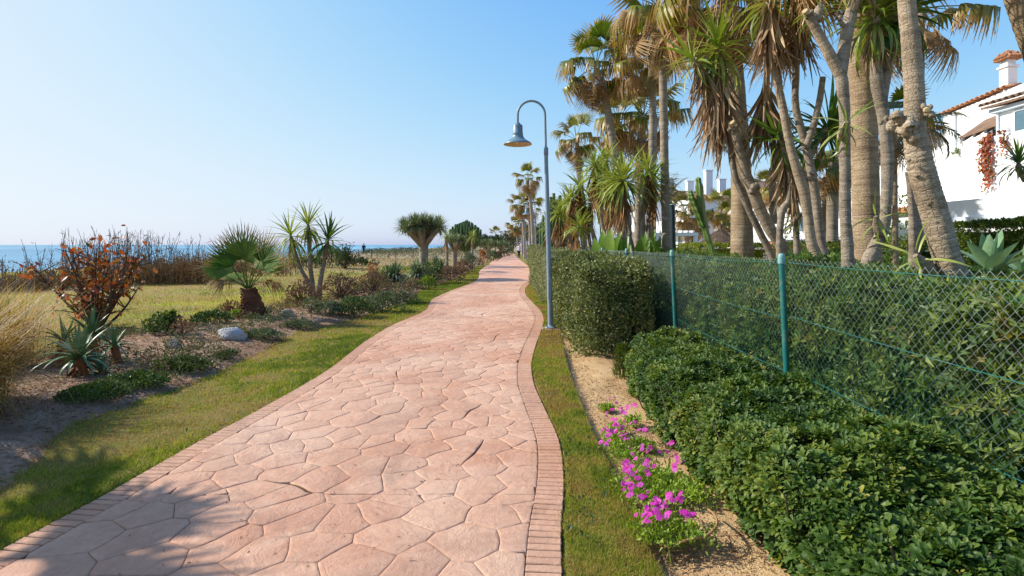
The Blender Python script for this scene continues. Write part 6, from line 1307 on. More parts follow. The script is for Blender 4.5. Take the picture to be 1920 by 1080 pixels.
# small fan palm
b = G(476, 600, .05); o = thing('small_fan_palm', 'small fan palm with shaggy brown trunk and tattered green fans', 'palm tree', (b[0], b[1], zb(b[0], b[1]))); z0 = zb(b[0], b[1]); top = P(466, 542, b[1])
m_ = MB(); tube(m_, [(b[0] + .03, b[1], z0 - .08), (b[0], b[1], z0 + .15), (top[0], top[1], top[2])], [.25, .22, .13], 20, 16, .12, .07, .2); tr = part('trunk', m_, M['bootjack'], o)
for k in range(70):                                          # old leaf bases
    u = (k + .5) / 70; a = k * 2.4; c = np.array([b[0], b[1], z0]) * (1 - u) + top * u; r_ = .24 - .11 * u; d = nrm(np.array([math.cos(a), math.sin(a), .8])); m_ = MB() if k == 0 else m_
    if k == 0: bm_ = MB()
    tube(bm_, [c + d * r_ * [1, 1, 0] * .8, c + d * [r_, r_, 0] + d * .07], [.035, .02], 3, 5)
part('leaf_base', bm_, M['bootjack'], tr, kind='stuff')
SF = [fan_mesh('frond', 'fanpalm', .60, .70, 28, sp_, dr, .46, .35, hg, .95, .014) for dr, hg, sp_ in ((.0, .0, 70), (.3, .1, 96), (.7, .35, 104))]; SFD = [fan_mesh('dead_frond', 'frond_dead', .5, .6, 22, 90, .8, .3, .2, .7, .8, .012, .15)]
wl = world_loc(o); cc = top + [0, 0, -.03]
for (th, az, s, k) in ((16, 175, 1.08, 0), (6, 250, 1.1, 0), (20, 10, 1.05, 0), (26, 95, 1.0, 0), (34, 185, .98, 0), (36, 352, .98, 0), (55, 190, .9, 1), (58, 345, .88, 1), (46, 60, .9, 1), (64, 150, .82, 2)):
    t, a = math.radians(th), math.radians(az); d = np.array([[math.sin(t) * math.cos(a), math.sin(t) * math.sin(a), math.cos(t)]]); link('frond', SF[k], o, mat4(frames(d, np.array([-.15, -.8, .55]) if th < 50 else np.array([0, -.3, 1.]))[0], cc - wl, s))
for (th, az) in ((72, 205), (80, 178), (76, 335), (84, 15)): t, a = math.radians(th), math.radians(az); d = np.array([[math.sin(t) * math.cos(a), math.sin(t) * math.sin(a), math.cos(t)]]); link('dead_frond', SFD[0], o, mat4(frames(d, np.array([0, -.3, 1.]))[0], cc - wl + np.array([0, 0, .08]), .9))
# yucca with three stems
b = G(590, 560, .05); Z = b[1]; o = thing('yucca_trio', 'three stemmed yucca with green spiky heads against the sea', 'yucca', (b[0], b[1], zb(b[0], b[1]))); z0 = zb(b[0], b[1])
for (bx_, mx, hd, L, ax) in ((587, (562, 500), (546, 452), .88, (-.25, 0, 1)), (588, (582, 500), (578, 432), .85, (0, 0, 1)), (597, (606, 500), (614, 460), .92, (.2, 0, 1))):
    p_ = [np.array([P(bx_, 560, Z)[0], Z, z0 - .06]), P(bx_ * .7 + mx[0] * .3, 535, Z), P(*mx, Z), P(*hd, Z)]; trunk(o, p_, [.09, .07, .058, .052], 'ytrunk2', 'stem', seg=12); yucca_head(o, P(hd[0], hd[1] - 6, Z), ax, 46, L, (8, 138), 18, .4, .25, dark=R.random() < .5)
# dragon trees
def dragon(label, px, by, Z, crown_y, cw, th, nb, seed):
    rr = random.Random(seed); x = (px - CX) / F * Z; o = thing('dragon_tree', label, 'tree', (x, Z, zb(x, Z)), 'dragon trees in the left bed'); z0 = zb(x, Z); fork = EYE - (by - HY) / F * Z
    trunk(o, [(x, Z, z0 - .1), (x + .02, Z, (z0 + fork) / 2), (x, Z, fork)], [th * 1.0, th * .85, th * .95], 'ptrunk_g', seg=14, bump=.05, pitch=.09)
    ctop = EYE - (crown_y - HY) / F * Z; W_ = cw * Z / F / 2 * 1.12
    for k in range(nb):
        a = k * 2.4 + rr.random(); rad_ = W_ * (.86 * math.sqrt((k + .3) / nb)); e = np.array([x + rad_ * math.cos(a), Z + rad_ * math.sin(a), ctop - .28 * W_ - .30 * W_ * (rad_ / W_) ** 2]); m_ = [np.array([x + .3 * th * math.cos(a), Z + .3 * th * math.sin(a), fork - .08]), np.array([x + rad_ * .55 * math.cos(a), Z + rad_ * .55 * math.sin(a), fork + (e[2] - fork) * .5]), e]
        trunk(o, m_, [th * .55, th * .45, th * .36], 'ytrunk', 'branch', n=14, seg=8); h = MB(); n = 110; d, t_ = rosette_dirs(n, 3, 132, 6, .9); scatter(h, blade(1, .085, 2, .25, .3, .7, .3), e + d * .04, frames(d, np.array([0, 0, 1.])), W_ * (.36 + .14 * rng.random(n)), rng.random(n)); part('leaf_rosette', h, M['dragon'], o, True)
dragon('nearest dragon tree with wide umbrella crown and pale ringed trunk', 794, 458, 25., 404, 92, .24, 13, 2)
dragon('second dragon tree with narrower crown behind the first', 852, 470, 32., 440, 46, .17, 8, 3)
dragon('distant dragon tree under the dark dome of the umbrella pine', 914, 468, 60., 449, 40, .17, 8, 4)
dragon('distant dragon tree right of the umbrella pine', 938, 468, 68., 452, 34, .17, 7, 5)
o_ = P(838, 470, 30.); yc = thing('yucca_clump', 'small yucca between the two dragon trees', 'yucca', (o_[0], 30., zb(o_[0], 30.))); trunk(yc, [(o_[0], 30., 0.), P(838, 470, 30.), P(836, 446, 30.)], [.09, .07, .06], 'ytrunk2', 'stem', seg=8); yucca_head(yc, P(836, 442, 30.), n=50, L=.6, th=(5, 130), dead=20, dlen=.5, joined=True)
o_ = P(885, 470, 36.); yc = thing('yucca_clump', 'pale yucca in front of the candelabra tree', 'yucca', (o_[0], 36., zb(o_[0], 36.))); trunk(yc, [(o_[0], 36., 0.), P(886, 455, 36.), P(886, 446, 36.)], [.09, .07, .06], 'ytrunk2', 'stem', seg=8); yucca_head(yc, P(886, 444, 36.), n=50, L=.7, th=(5, 130), dead=16, dlen=.5, joined=True)
# candelabra tree
Z = 39.; x = (873 - CX) / F * Z; o = thing('candelabra_tree', 'dark green domed candelabra tree behind the dragon trees', 'tree', (x, Z, zb(x, Z))); trunk(o, [(x, Z, -.1), (x, Z, 1.3)], [.2, .16], 'ytrunk2', seg=10)
for k in range(64):
    a = k * 2.4; u = math.sqrt((k + .5) / 64); r_ = 1.15 * u; ztop = 3.35 - .75 * u ** 2.2 + R.uniform(-.08, .08); m_ = MB(); tube(m_, [(x + r_ * .15 * math.cos(a), Z + r_ * .15 * math.sin(a), 1.15), (x + r_ * .75 * math.cos(a), Z + r_ * .75 * math.sin(a), 1.5 + .25 * (1 - u)), (x + r_ * math.cos(a), Z + r_ * math.sin(a), 2.1), (x + r_ * 1.04 * math.cos(a), Z + r_ * 1.04 * math.sin(a), ztop)], [.07, .08, .085, .06], 9, 6); part('arm', m_, M['euph_d'], o)
# generic low shrubs
def shrub(label, x, y, rx, ry, h, mat, ls, n, cat='shrub', name='shrub', group=None, stems=6, shape=None, flat=.5, z=None, stemmat='twig', var=None):
    z0 = zb(x, y) if z is None else z; o = thing(name, label, cat, (x, y, z0), group); a = rng.random(n) * 6.283; u = rng.random(n); ph = np.arcsin(u ** (.6)); rr = .45 + .55 * rng.random(n) ** .45
    p = np.stack([np.cos(a) * np.cos(ph) * rx * rr, np.sin(a) * np.cos(ph) * ry * rr, np.sin(ph) * h * rr], 1); p[:, :2] *= (1 + 1.0 * (vn(p + x, .3 * rx + .05) - .5))[:, None]; p[:, 2] *= (.75 + .5 * vn(p + y, .3 * rx + .05)); nn = nrm(p / np.array([rx, ry, h])); p += [x, y, z0 + .02]
    d = nrm(nn * .6 + [0, 0, .3] + rng.normal(0, .6, (n, 3))); m_ = MB(); scatter(m_, shape or leafshape(.5, .1), p, frames(d, nn + rng.normal(0, .4, (n, 3))), ls * (.6 + .7 * rng.random(n)), np.clip(.5 + .9 * (vn(p, rx * .4) - .5) + rng.normal(0, .18, n), 0, 1)); part('foliage', m_, M[mat], o, False, kind='stuff')
    t = MB()
    for k in range(stems): q = p[R.randrange(n)]; tube(t, [(x + R.uniform(-.15, .15) * rx, y + R.uniform(-.15, .15) * ry, z0 - .04), (x + (q[0] - x) * .5, y + (q[1] - y) * .5, z0 + (q[2] - z0) * .65), q], [.012, .004], 5, 4)
    part('stem', t, M[stemmat], o, kind='stuff'); return o
def S(label, px, py, wpx, hpx, mat, ls, n, z=.05, **kw):
    if kw.get('name') == 'ground_cover': ls, n, hpx = ls * .72, int(n * 1.5), hpx * .75
    c = G(px, py, z); w = wpx * c[1] / F / 2; return shrub(label, c[0], c[1], w, max(w * .7, .2), hpx * c[1] / F, mat, ls, n, **kw)
cg = 'ground cover mats along the bed edge'
S('dark green mat edging the bed below the aloes', 175, 745, 130, 24, 'cover', .045, 2200, group=cg, name='ground_cover'); S('dark green mat on the bed edge right of the aloes', 262, 722, 120, 30, 'cover', .045, 2200, group=cg, name='ground_cover'); S('dark green trailing mat in front of the grey rock', 345, 692, 110, 28, 'cover', .045, 2200, group=cg, name='ground_cover')
S('thin green tuft on the bed edge below the white rock', 425, 668, 40, 14, 'cover', .04, 500, group=cg, name='ground_cover'); S('grey green mat right of the white rock', 490, 632, 90, 20, 'greyc', .05, 1500, group=cg, name='ground_cover'); S('grey green mat below the sandy boulder', 560, 612, 70, 16, 'greyc', .05, 1000, group=cg, name='ground_cover')
S('leafy low bush with some red leaves left of the grey rock', 312, 632, 70, 38, 'cover', .07, 520, shape=leafshape(.6, .1)); S('sparse russet shoot right of the low leafy bush', 342, 640, 40, 34, 'brownc', .06, 120, stems=8)
S('bright green weeds at the foot of the small fan palm', 448, 600, 40, 12, 'limec', .07, 260); S('low green weeds between grey rock and fan palm', 395, 612, 90, 22, 'cover', .06, 900); S('withered brown bush behind the small fan palm trunk', 432, 590, 70, 36, 'brownc', .06, 700, stems=22)
S('withered twiggy bush around the three stemmed yucca', 565, 572, 70, 46, 'brownc', .06, 900, stems=40); S('withered twiggy bush right of the three stemmed yucca', 640, 562, 90, 48, 'brownc', .055, 1500, stems=50); S('grey brown bush on the bed left of the aloe mass', 700, 555, 80, 44, 'brownc', .055, 1200, stems=40)
S('grey green bush with dark base in front of the withered bushes', 620, 592, 70, 24, 'greyc', .055, 1100); S('dull green bush at the bed edge below the yucca trio', 665, 590, 80, 34, 'cover', .06, 1300); S('grey spreading bush at the bed edge near the verge bend', 720, 580, 90, 36, 'greyc', .06, 1500); S('low grey bush at the tip of the bed near the bend', 757, 566, 60, 24, 'greyc', .06, 800)
S('small spiky green sapling on the bare mulch', 583, 592, 26, 30, 'greyc', .07, 90, stems=10)
S('green bush behind the grey brown bush', 715, 540, 60, 30, 'cover', .08, 700); S('lime green bush in front of the nearest dragon tree', 800, 540, 40, 22, 'limec', .09, 420); S('green bush below the dragon tree trunk', 812, 530, 40, 36, 'cover', .09, 600); S('brown mound right of the dragon tree', 842, 528, 60, 30, 'brownc', .09, 700); S('brown low bush farther along the bed right of the brown mound', 868, 512, 50, 24, 'brownc', .1, 600)
S('pale green bush behind the second dragon tree foot', 880, 502, 46, 26, 'greyc', .12, 600); S('orange tawny rounded bush beside the path bend', 905, 496, 26, 30, 'orangec', .12, 600); S('yellow flowering mat on the field left of the dragon tree', 745, 508, 70, 10, 'limec', .12, 500); S('dry orange plant on the field edge', 698, 528, 26, 36, 'orangec', .12, 160)
for lab, a, b_, w, h, mt in (('grey bush far along the bed', 925, 488, 26, 20, 'greyc'), ('pale bush under the distant dragon trees', 945, 482, 24, 16, 'greyc'), ('brown bush near the far end of the bed', 935, 484, 16, 14, 'brownc'), ('green bush at the far end of the bed', 956, 477, 20, 14, 'cover'), ('tawny bush at the end of the path', 1001, 478, 12, 14, 'orangec'), ('rust bush right of the third lamp foot', 1000, 486, 14, 16, 'orangec')): S(lab, a, b_, w, h, mt, .2, 420)
for lab, a, b_, L_ in (('grey aloe clump left of the dragon tree foot, the biggest of the pale ones', 742, 536, .5), ('grey aloe clump just right of the biggest pale aloe', 772, 530, .45), ('pale aloe rosette in front of the dragon trunk', 786, 520, .45), ('blue grey aloe on the bed behind the brown mound', 826, 512, .55)):
    c = G(a, b_, .1); o = thing('aloe', lab, 'aloe', (c[0], c[1], zb(c[0], c[1])), 'grey aloes around the dragon trees'); h = MB(); bs = MB()
    for k in range(4):
        e = c + [R.uniform(-.35, .35), R.uniform(-.3, .3), R.uniform(.25, .5)]; d, t_ = rosette_dirs(34, 5, 115, 8); ii = t_ < 1.; tube(bs, [(c[0], c[1], zb(c[0], c[1]) - .05), e], [.05, .04], 3, 6)
        for m0, dr in ((ii, .4), (~ii, 1.2)): scatter(h, blade(1, .14, 4, dr, .35, .8, .2), e + d[m0] * .02, frames(d[m0], np.array([0, 0, 1.])), L_ * (.8 + .4 * rng.random(m0.sum())), rng.random(m0.sum()))
    part('leaf_rosettes', h, M['aloe_m'], o, True, kind='stuff'); part('stem', bs, M['aloe_dead'], o, kind='stuff')
c = G(881, 494, .1); o = thing('blue_agave', 'blue green agave standing by the path between dragon trees and tawny bush', 'agave', (c[0], c[1], zb(c[0], c[1]))); d, t_ = rosette_dirs(26, 5, 85, 6)
for i in range(26): m_ = MB(); scatter(m_, blade(1, .17, 4, .1, .4, .6, .3), (c + d[i] * .03)[None], frames(d[i:i + 1], np.array([0, 0, 1.])), np.array([1.15]), rng.random(1)); part('leaf', m_, M['blueagave'], o, True)
# bare reeds and twiggy scrub along the shore
def dry_scrub(label, x, y, w, h, n, mat='twig_grey', plume=0, group='bare grey scrub along the shore'):
    z0 = float(terrain(x, y)); o = thing('dry_scrub', label, 'shrub', (x, y, z0), group); m_ = MB(); lf = MB()
    for k in range(n):
        b_ = np.array([x + R.uniform(-1, 1) * w, y + R.uniform(-.8, .8), z0 - .05]); H = h * R.uniform(.45, 1.); e = b_ + [R.gauss(0, .12) * H, R.gauss(0, .12) * H, H]; mid = (b_ + e) / 2 + [R.gauss(0, .05), 0, 0]; tube(m_, [b_, mid, e], [.013, .011, .006], 4, 3, cap=False)
        for j in range(4): q = b_ + (e - b_) * R.uniform(.35, .9); tube(m_, [q, q + [R.gauss(0, .12), R.gauss(0, .08), R.uniform(.15, .45) * H * .5]], [.008, .004], 2, 3, cap=False)
        if plume: nq = plume; q = b_ + (e - b_) * rng.uniform(.1, 1., (nq, 1)); scatter(lf, leafshape(.12, .05), q + rng.normal(0, .03, (nq, 3)), frames(nrm(rng.normal(0, .5, (nq, 3)) + [0, 0, .7]), np.array([0, -1., .2])), .14 + .14 * rng.random(nq), rng.random(nq))
    part('stem', m_, M[mat], o, kind='stuff')
    if plume: part('dry_leaves', lf, M['debris'], o, False, kind='stuff')
for lab, px_, Y_, w, h, n, pl in (('bare grey scrub behind the russet tree, its left part', 118, 20.5, 1.1, 2.0, 60, 1), ('bare grey scrub behind the russet tree, directly above its crown', 165, 21.5, 1.0, 2.35, 70, 2), ('bare grey scrub right of the russet tree top', 215, 22, 1.0, 2.3, 70, 2), ('bare grey scrub in the middle of the shoreline', 262, 22.5, 1.0, 2.4, 74, 2), ('bare grey scrub left of the reed patch', 308, 23, 1.0, 2.25, 66, 3), ('bare grey scrub at the left edge of the shoreline', 12, 18, .9, 1.25, 44, 6), ('sparse brown scrub second from the left edge', 62, 19, .9, 1.2, 40, 6), ('bare grey scrub thinning out towards the small fan palm', 352, 25, .9, 2.0, 40, 3)):
    dry_scrub(lab, (px_ - CX) / F * Y_, Y_, w, h, n // 2, 'twig_grey', pl)
for lab, px_, Y_, w, h, n in (('tan reed patch left of the small fan palm', 372, 22, 1.2, 1.35, 150), ('tan reeds below the bare grey scrub', 318, 22, 1.0, 1.1, 90), ('tan reeds behind the small fan palm', 420, 23, .8, 1.2, 70), ('brown reeds on the left shoreline', 96, 19.5, 1.3, .75, 70), ('brown reeds at the far left of the shoreline', 30, 19, 1.2, .65, 60), ('tan reeds behind the russet tree', 180, 20.5, 1.4, .85, 100), ('tan reeds right of the russet tree', 255, 21.5, 1.3, 1.05, 110), ('pale reeds showing between small fan palm and yucca trio', 490, 27, 1.6, 1.0, 90)):
    dry_scrub(lab, (px_ - CX) / F * Y_, Y_, w, h, n, 'hay_twig', 7, 'tan reed patches along the shore')
# dark wind bent bush on the field, dune scrub
b = np.array([-11., 35., 0]); o = thing('bent_bush', 'dark windswept bush on the field beyond the three stemmed yucca', 'shrub', (b[0], b[1], zb(*b[:2]))); tips = branchy(o, [b[0], b[1], zb(*b[:2]) - .1], 9, 2.0, 1.0, 'twig_dark', 9, 5, .05); n = 900; q = tips[rng.integers(0, len(tips), n)] + rng.normal(0, .12, (n, 3)); m_ = MB(); scatter(m_, leafshape(.3, .1), q, frames(nrm(rng.normal(size=(n, 3)) + [.5, 0, -.6]), np.array([0, -1, .3])), .14 + .1 * rng.random(n), rng.random(n)); part('foliage', m_, M['far_leaf'], o, False, kind='stuff')
for lab, px_, Y_, w, h, mt in (('dark low bush on the field left of the bent bush', 585, 36, 1.6, .75, 'far_leaf'), ('green low bush right of the bent bush', 668, 40, 1.5, .55, 'far_leaf'), ('scrub on the dune crest left of the dragon tree', 705, 88, 3., 1.0, 'far_leaf'), ('scrub on the dune crest behind the dragon tree', 770, 92, 3.5, 1.2, 'far_leaf'), ('dull scrub on the dune right of the walker', 735, 80, 3., .8, 'greyc'), ('dull scrub on the dune beyond the yucca trio', 620, 70, 2.5, .8, 'greyc'), ('scrub on the dune between the dragon trees', 825, 75, 3., 1.2, 'greyc'), ('scrub on the dune right of the second dragon tree', 868, 80, 2.5, 1.4, 'far_leaf')):
    x = (px_ - CX) / F * Y_; shrub(lab, x, Y_, w, w * .6, h, mt, .2, 700, stems=4)
# rope fence posts on the dune
o = thing('post_fence', 'line of short wooden posts with a rope along the dune', 'fence', (-15., 58., float(terrain(-15., 58.)))); prev = None
for px_, Y_ in ((672, 56), (697, 57), (707, 58), (729, 60), (742, 61), (774, 64), (790, 66)):
    x = (px_ - CX) / F * Y_; z = float(terrain(x, Y_)); m_ = MB(); tube(m_, [(x, Y_, z - .2), (x + R.uniform(-.04, .04), Y_, z + 1.0)], .055, 3, 7); part('post', m_, M['wood'], o)
    if prev is not None: m_ = MB(); a_, b_ = prev, np.array([x, Y_, z + .8]); tube(m_, [a_, (a_ + b_) / 2 - [0, 0, .12], b_], .012, 8, 4); part('rope', m_, M['wood'], o)
    prev = np.array([x, Y_, z + .8])
# umbrella pine and distant trees
def puff_tree(label, px_, Y_, w, h, ztop, mat, n, name='tree', trunk_r=.15, ls=.35):
    x = (px_ - CX) / F * Y_; z0 = zb(x, Y_); o = thing(name, label, 'tree', (x, Y_, z0), 'distant trees along the path'); trunk(o, [(x + .2, Y_, z0 - .1), (x, Y_, (z0 + ztop) / 2), (x, Y_, ztop - h * .5)], [trunk_r, trunk_r * .8, trunk_r * .6], 'ytrunk2', n=14, seg=8); m_ = MB(); lobes = [(R.gauss(0, .45) * w / 2, R.gauss(0, .35) * w / 2, ztop - h / 2 + R.uniform(-.25, .15) * h, R.uniform(.35, .6)) for _ in range(9)]
    for (lx, ly, lz, s) in lobes:
        k = n // 9; v = nrm(rng.normal(size=(k, 3))); q = v * np.array([w * s * .5, w * s * .5, h * .42]) * (.6 + .4 * rng.random((k, 1))) + [x + lx, Y_ + ly, lz]; scatter(m_, leafshape(.35, .1), q, frames(nrm(v + rng.normal(0, .5, (k, 3))), v + rng.normal(0, .3, (k, 3))), ls * (.6 + .7 * rng.random(k)), np.clip(.5 + .3 * v[:, 0] * 0 + rng.normal(0, .25, k), 0, 1))
        mm = MB(); 
    part('crown', m_, M[mat], o, False, kind='stuff')
puff_tree('dark round umbrella pine beyond the dragon trees', 916, 78., 3.4, 1.5, 3.0, 'pine', 2600, 'umbrella_pine', .2, .3)
for lab, px_, Y_, w, h, zt in (('dark distant tree left of the far lamps', 968, 130, 6, 3.6, 5.4), ('dull distant tree right of the umbrella pine', 936, 110, 5, 2.2, 3.2), ('distant bushy tree nearing the path end', 952, 120, 5, 2.8, 4.0), ('distant tree behind the third lamp', 988, 120, 6, 4.2, 7.), ('distant dark tree right of the third lamp', 1004, 100, 5, 4., 6.), ('distant tree closing the view at the left of the pine', 900, 150, 8, 2.4, 3.4), ('distant green tree behind the second lamp pole', 1012, 80, 4, 3.6, 5.)):
    puff_tree(lab, px_, Y_, w, h, zt, 'far_leaf', 1500, 'distant_tree')
for lab, px_, Y_, s in (('tiny far palm above the umbrella pine', 929, 120, 1.2), ('tiny far palm left of the far lamps', 957, 130, 1.4), ('tiny far palm at the path end', 962, 140, 1.4)): palm(lab, [(px_, 472, 1.6), (px_, 455, 1.4), (px_, 445, 1.3)], Y_, (px_, 438), s, 10, 6, 'distant fan palms', seg=6)
# background greenery right of the path behind the thicket
for lab, px_, Y_, w, h, zt, n in (('dry brown undergrowth beneath the yucca thicket', 1075, 21, 2.6, 1.8, 2.0, 1600), ('dry brown undergrowth beyond the grey hedge', 1045, 27, 2.6, 1.8, 2.1, 1400), ('brown undergrowth behind the bright yucca head', 1150, 17.5, 2.0, 1.6, 1.9, 1400)):
    x = (px_ - CX) / F * Y_; shrub(lab, x, Y_, w / 2, .9, zt, 'brownc', .16, n, stems=40, shape=leafshape(.14, .05), z=-.06)
for lab, px_, Y_, w, h, mt in (('dark round bush left of the pergola post', 1250, 26, 1.3, 1.9, 'far_leaf'), ('green bush beside the cactus foot', 1300, 24, 1.2, 1.7, 'cover'), ('bright green bush between the yucca stems', 1475, 21, 1.6, 2.0, 'limec'), ('green bush at the foot of the thick palm', 1560, 15, 1.2, 1.7, 'cover'), ('creeper patch on the villa wall foot', 1690, 16.2, .9, 3.1, 'limec')):
    x = (px_ - CX) / F * Y_; shrub(lab, x, Y_, w, w * .7, h, mt, .12, 900, z=-.06)
q = np.array([15.6, 18.7, 4.70]); shrub('small green plant on the terrace corner of the villa', 15.75, 18.5, .5, .3, .28, 'bhedge', .1, 200, z=4.665, stems=3)
# palm outside the frame at the left, whose shadow lies on the path
palm_o = thing('fan_palm', 'fan palm standing left of the camera that shades the path', 'palm tree', (-7.75, 3.65, 0.)); trunk(palm_o, [(-7.75, 3.65, -.1), (-7.7, 3.65, 1.3), (-7.65, 3.65, 2.75)], [.2, .17, .15], 'ptrunk', seg=12); palm_crown(palm_o, (-7.65, 3.65, 2.8), 1.1, 16, 4, thg=(10, 115))

# ---------------------------------------------------------------- two walkers
def person(label, x, y, z, h, facing, shirt, trousers, stride, hair=True):
    o = thing('person', label, 'person', (x, y, z)); s = h / 1.75; c, sn = math.cos(facing), math.sin(facing)
    def T(p): px_, py_, pz_ = np.asarray(p, float) * s; return (x + px_ * c - py_ * sn, y + px_ * sn + py_ * c, z + pz_)
    def limb(m_, pts, r, n=14, seg=10, mat=0): tube(m_, [T(p) for p in pts], [a * s for a in r], n, seg, mat=mat)
    body = MB()
    # one skin surface: legs, trunk, neck, head, arms, hands
    bm_v = {'pel': (0, 0, .95), 'chest': (0, .01, 1.28), 'neck': (0, .02, 1.47), 'head': (0, .04, 1.62), 'top': (0, .03, 1.71)}
    V = []; E = []; Rr = []
    def add(p, r, par=None): V.append(T(p)); Rr.append((r[0] * s, r[1] * s) if isinstance(r, tuple) else (r * s, r * s)); 
    def chain(par, pts):
        for p, r in pts:
            add(p, r)
            if par is not None: E.append((par, len(V) - 1))
            par = len(V) - 1
        return par
    pel = chain(None, [((0, 0, .95), (.155, .11))]); ch = chain(pel, [((0, 0, 1.12), (.135, .10)), ((0, .01, 1.32), (.165, .11))]); nk = chain(ch, [((0, .015, 1.45), .06), ((0, .03, 1.53), .058), ((0, .045, 1.63), (.078, .095)), ((0, .035, 1.71), (.06, .075))])
    for sg in (-1, 1):
        f = stride * sg; chain(pel, [((.09 * sg, .02 + f * .1, .86), .095), ((.095 * sg, .05 + f * .35, .50), .058), ((.095 * sg, -.02 + f * .55, .10), .038), ((.10 * sg, .10 + f * .55, .045), .036)])
        a = -f; w = chain(ch, [((.19 * sg, 0, 1.39), .058), ((.235 * sg, a * .1 - .02, 1.14), .042), ((.24 * sg, a * .35 + .06, .92), .03), ((.238 * sg, a * .4 + .09, .84), .034)])
        for k in range(4): chain(w, [((.232 * sg + .004 * (k - 1.5), a * .42 + .075 + .018 * k, .80 + .004 * k), .009), ((.222 * sg, a * .42 + .08 + .018 * k, .755 + .006 * abs(k - 1.5)), .008)])
        chain(w, [((.215 * sg, a * .42 + .12, .82), .01), ((.205 * sg, a * .42 + .135, .795), .009)])
    me = bpy.data.meshes.new('body'); wl = world_loc(o); me.from_pydata([tuple(np.array(v) - wl) for v in V], E, []); b_ = link('body', me, o); me.materials.append(M['skin'])
    md = b_.modifiers.new('skin', 'SKIN'); md.use_smooth_shade = True
    for i, r in enumerate(Rr): me.skin_vertices[0].data[i].radius = r
    me.skin_vertices[0].data[0].use_root = True; sb = b_.modifiers.new('sub', 'SUBSURF'); sb.levels = sb.render_levels = 1
    sh = MB(); limb(sh, [(0, 0, .88), (0, 0, 1.0), (0, .005, 1.2), (0, .01, 1.36), (0, .015, 1.46)], [.19, .175, .17, .185, .08], 16, 14)
    for sg in (-1, 1): limb(sh, [(.15 * sg, 0, 1.41), (.21 * sg, 0, 1.37), (.235 * sg, stride * -sg * .1 - .02, 1.14), (.24 * sg, stride * -sg * .35 + .06, .93)], [.075, .075, .058, .045])
    part('shirt', sh, M[shirt], o); tr = MB(); limb(tr, [(0, 0, .80), (0, 0, .9), (0, 0, 1.0)], [.14, .18, .165], 8, 14)
    for sg in (-1, 1): f = stride * sg; limb(tr, [(.085 * sg, .01 + f * .03, .92), (.09 * sg, .03 + f * .12, .8), (.095 * sg, .05 + f * .35, .5), (.095 * sg, -.02 + f * .55, .1)], [.115, .115, .078, .06])
    part('trousers', tr, M[trousers], o)
    for sg in (-1, 1): f = stride * sg; e = MB(); limb(e, [(.095 * sg, -.07 + f * .55, .045), (.097 * sg, .03 + f * .55, .05), (.1 * sg, .17 + f * .55, .035)], [.045, .055, .035], 8, 10); part('shoe', e, M['shoe'], o)
    hr = MB(); limb(hr, [(0, -.03, 1.56), (0, -.015, 1.64), (0, .02, 1.72), (0, .03, 1.755)], [.07, .10, .088, .02], 10, 12); part('hair', hr, M['hair'], o)
    for sg in (-1, 1): fe = MB(); limb(fe, [(.032 * sg, .128, 1.635), (.032 * sg, .138, 1.635)], [.011, .008], 3, 6); part('eye', fe, M['hair'], o)
    fe = MB(); limb(fe, [(0, .13, 1.635), (0, .155, 1.60), (0, .135, 1.592)], [.008, .014, .010], 6, 6); part('nose', fe, M['skin'], o); fe = MB(); limb(fe, [(-.022, .132, 1.562), (.022, .132, 1.562)], [.006, .006], 3, 5); part('mouth', fe, M['terracotta'], o)
    return o
person('person in white top and dark trousers walking far down the path', (973 - CX) / F * 66., 66., 0., 1.72, math.pi, 'cloth_white', 'cloth_dark', .5)
x = (682 - CX) / F * 84.; person('person in dark clothes walking along the dune by the sea', x, 84., float(terrain(x, 84.)) - .02, 1.74, .6, 'cloth_dark', 'cloth_dark', .5)

# a few dry leaves blown onto the paving
n = 220; y = depth_sample(n, 2.5, 14., 1.2); t = rng.random(n) ** .6; t = np.where(rng.random(n) < .5, t * .5, 1 - t * .5); x = path_l(y) + (path_r(y) - path_l(y)) * np.clip(np.abs(t - .5) * -1 + .5 + (t > .5) * 0, 0, 1); x = np.where(rng.random(n) < .55, path_r(y) - (path_r(y) - x) * .5, x)
m_ = MB(); d = nrm(np.stack([rng.normal(size=n), rng.normal(size=n), rng.normal(0, .12, n)], 1)); S_ = np.stack([.006 + .010 * rng.random(n), .012 + .03 * rng.random(n) ** 2, .02 + 0 * x], 1); scatter(m_, leafshape(.6, .2, .1), np.stack([x, y, .004 + 0 * x], 1), frames(d, np.array([.1, 0, 1.])), S_, rng.random(n)); m_.build('fallen_leaves', M['debris'], kind='stuff', label='scattered dry leaf scraps on the stamped path', smooth=False)

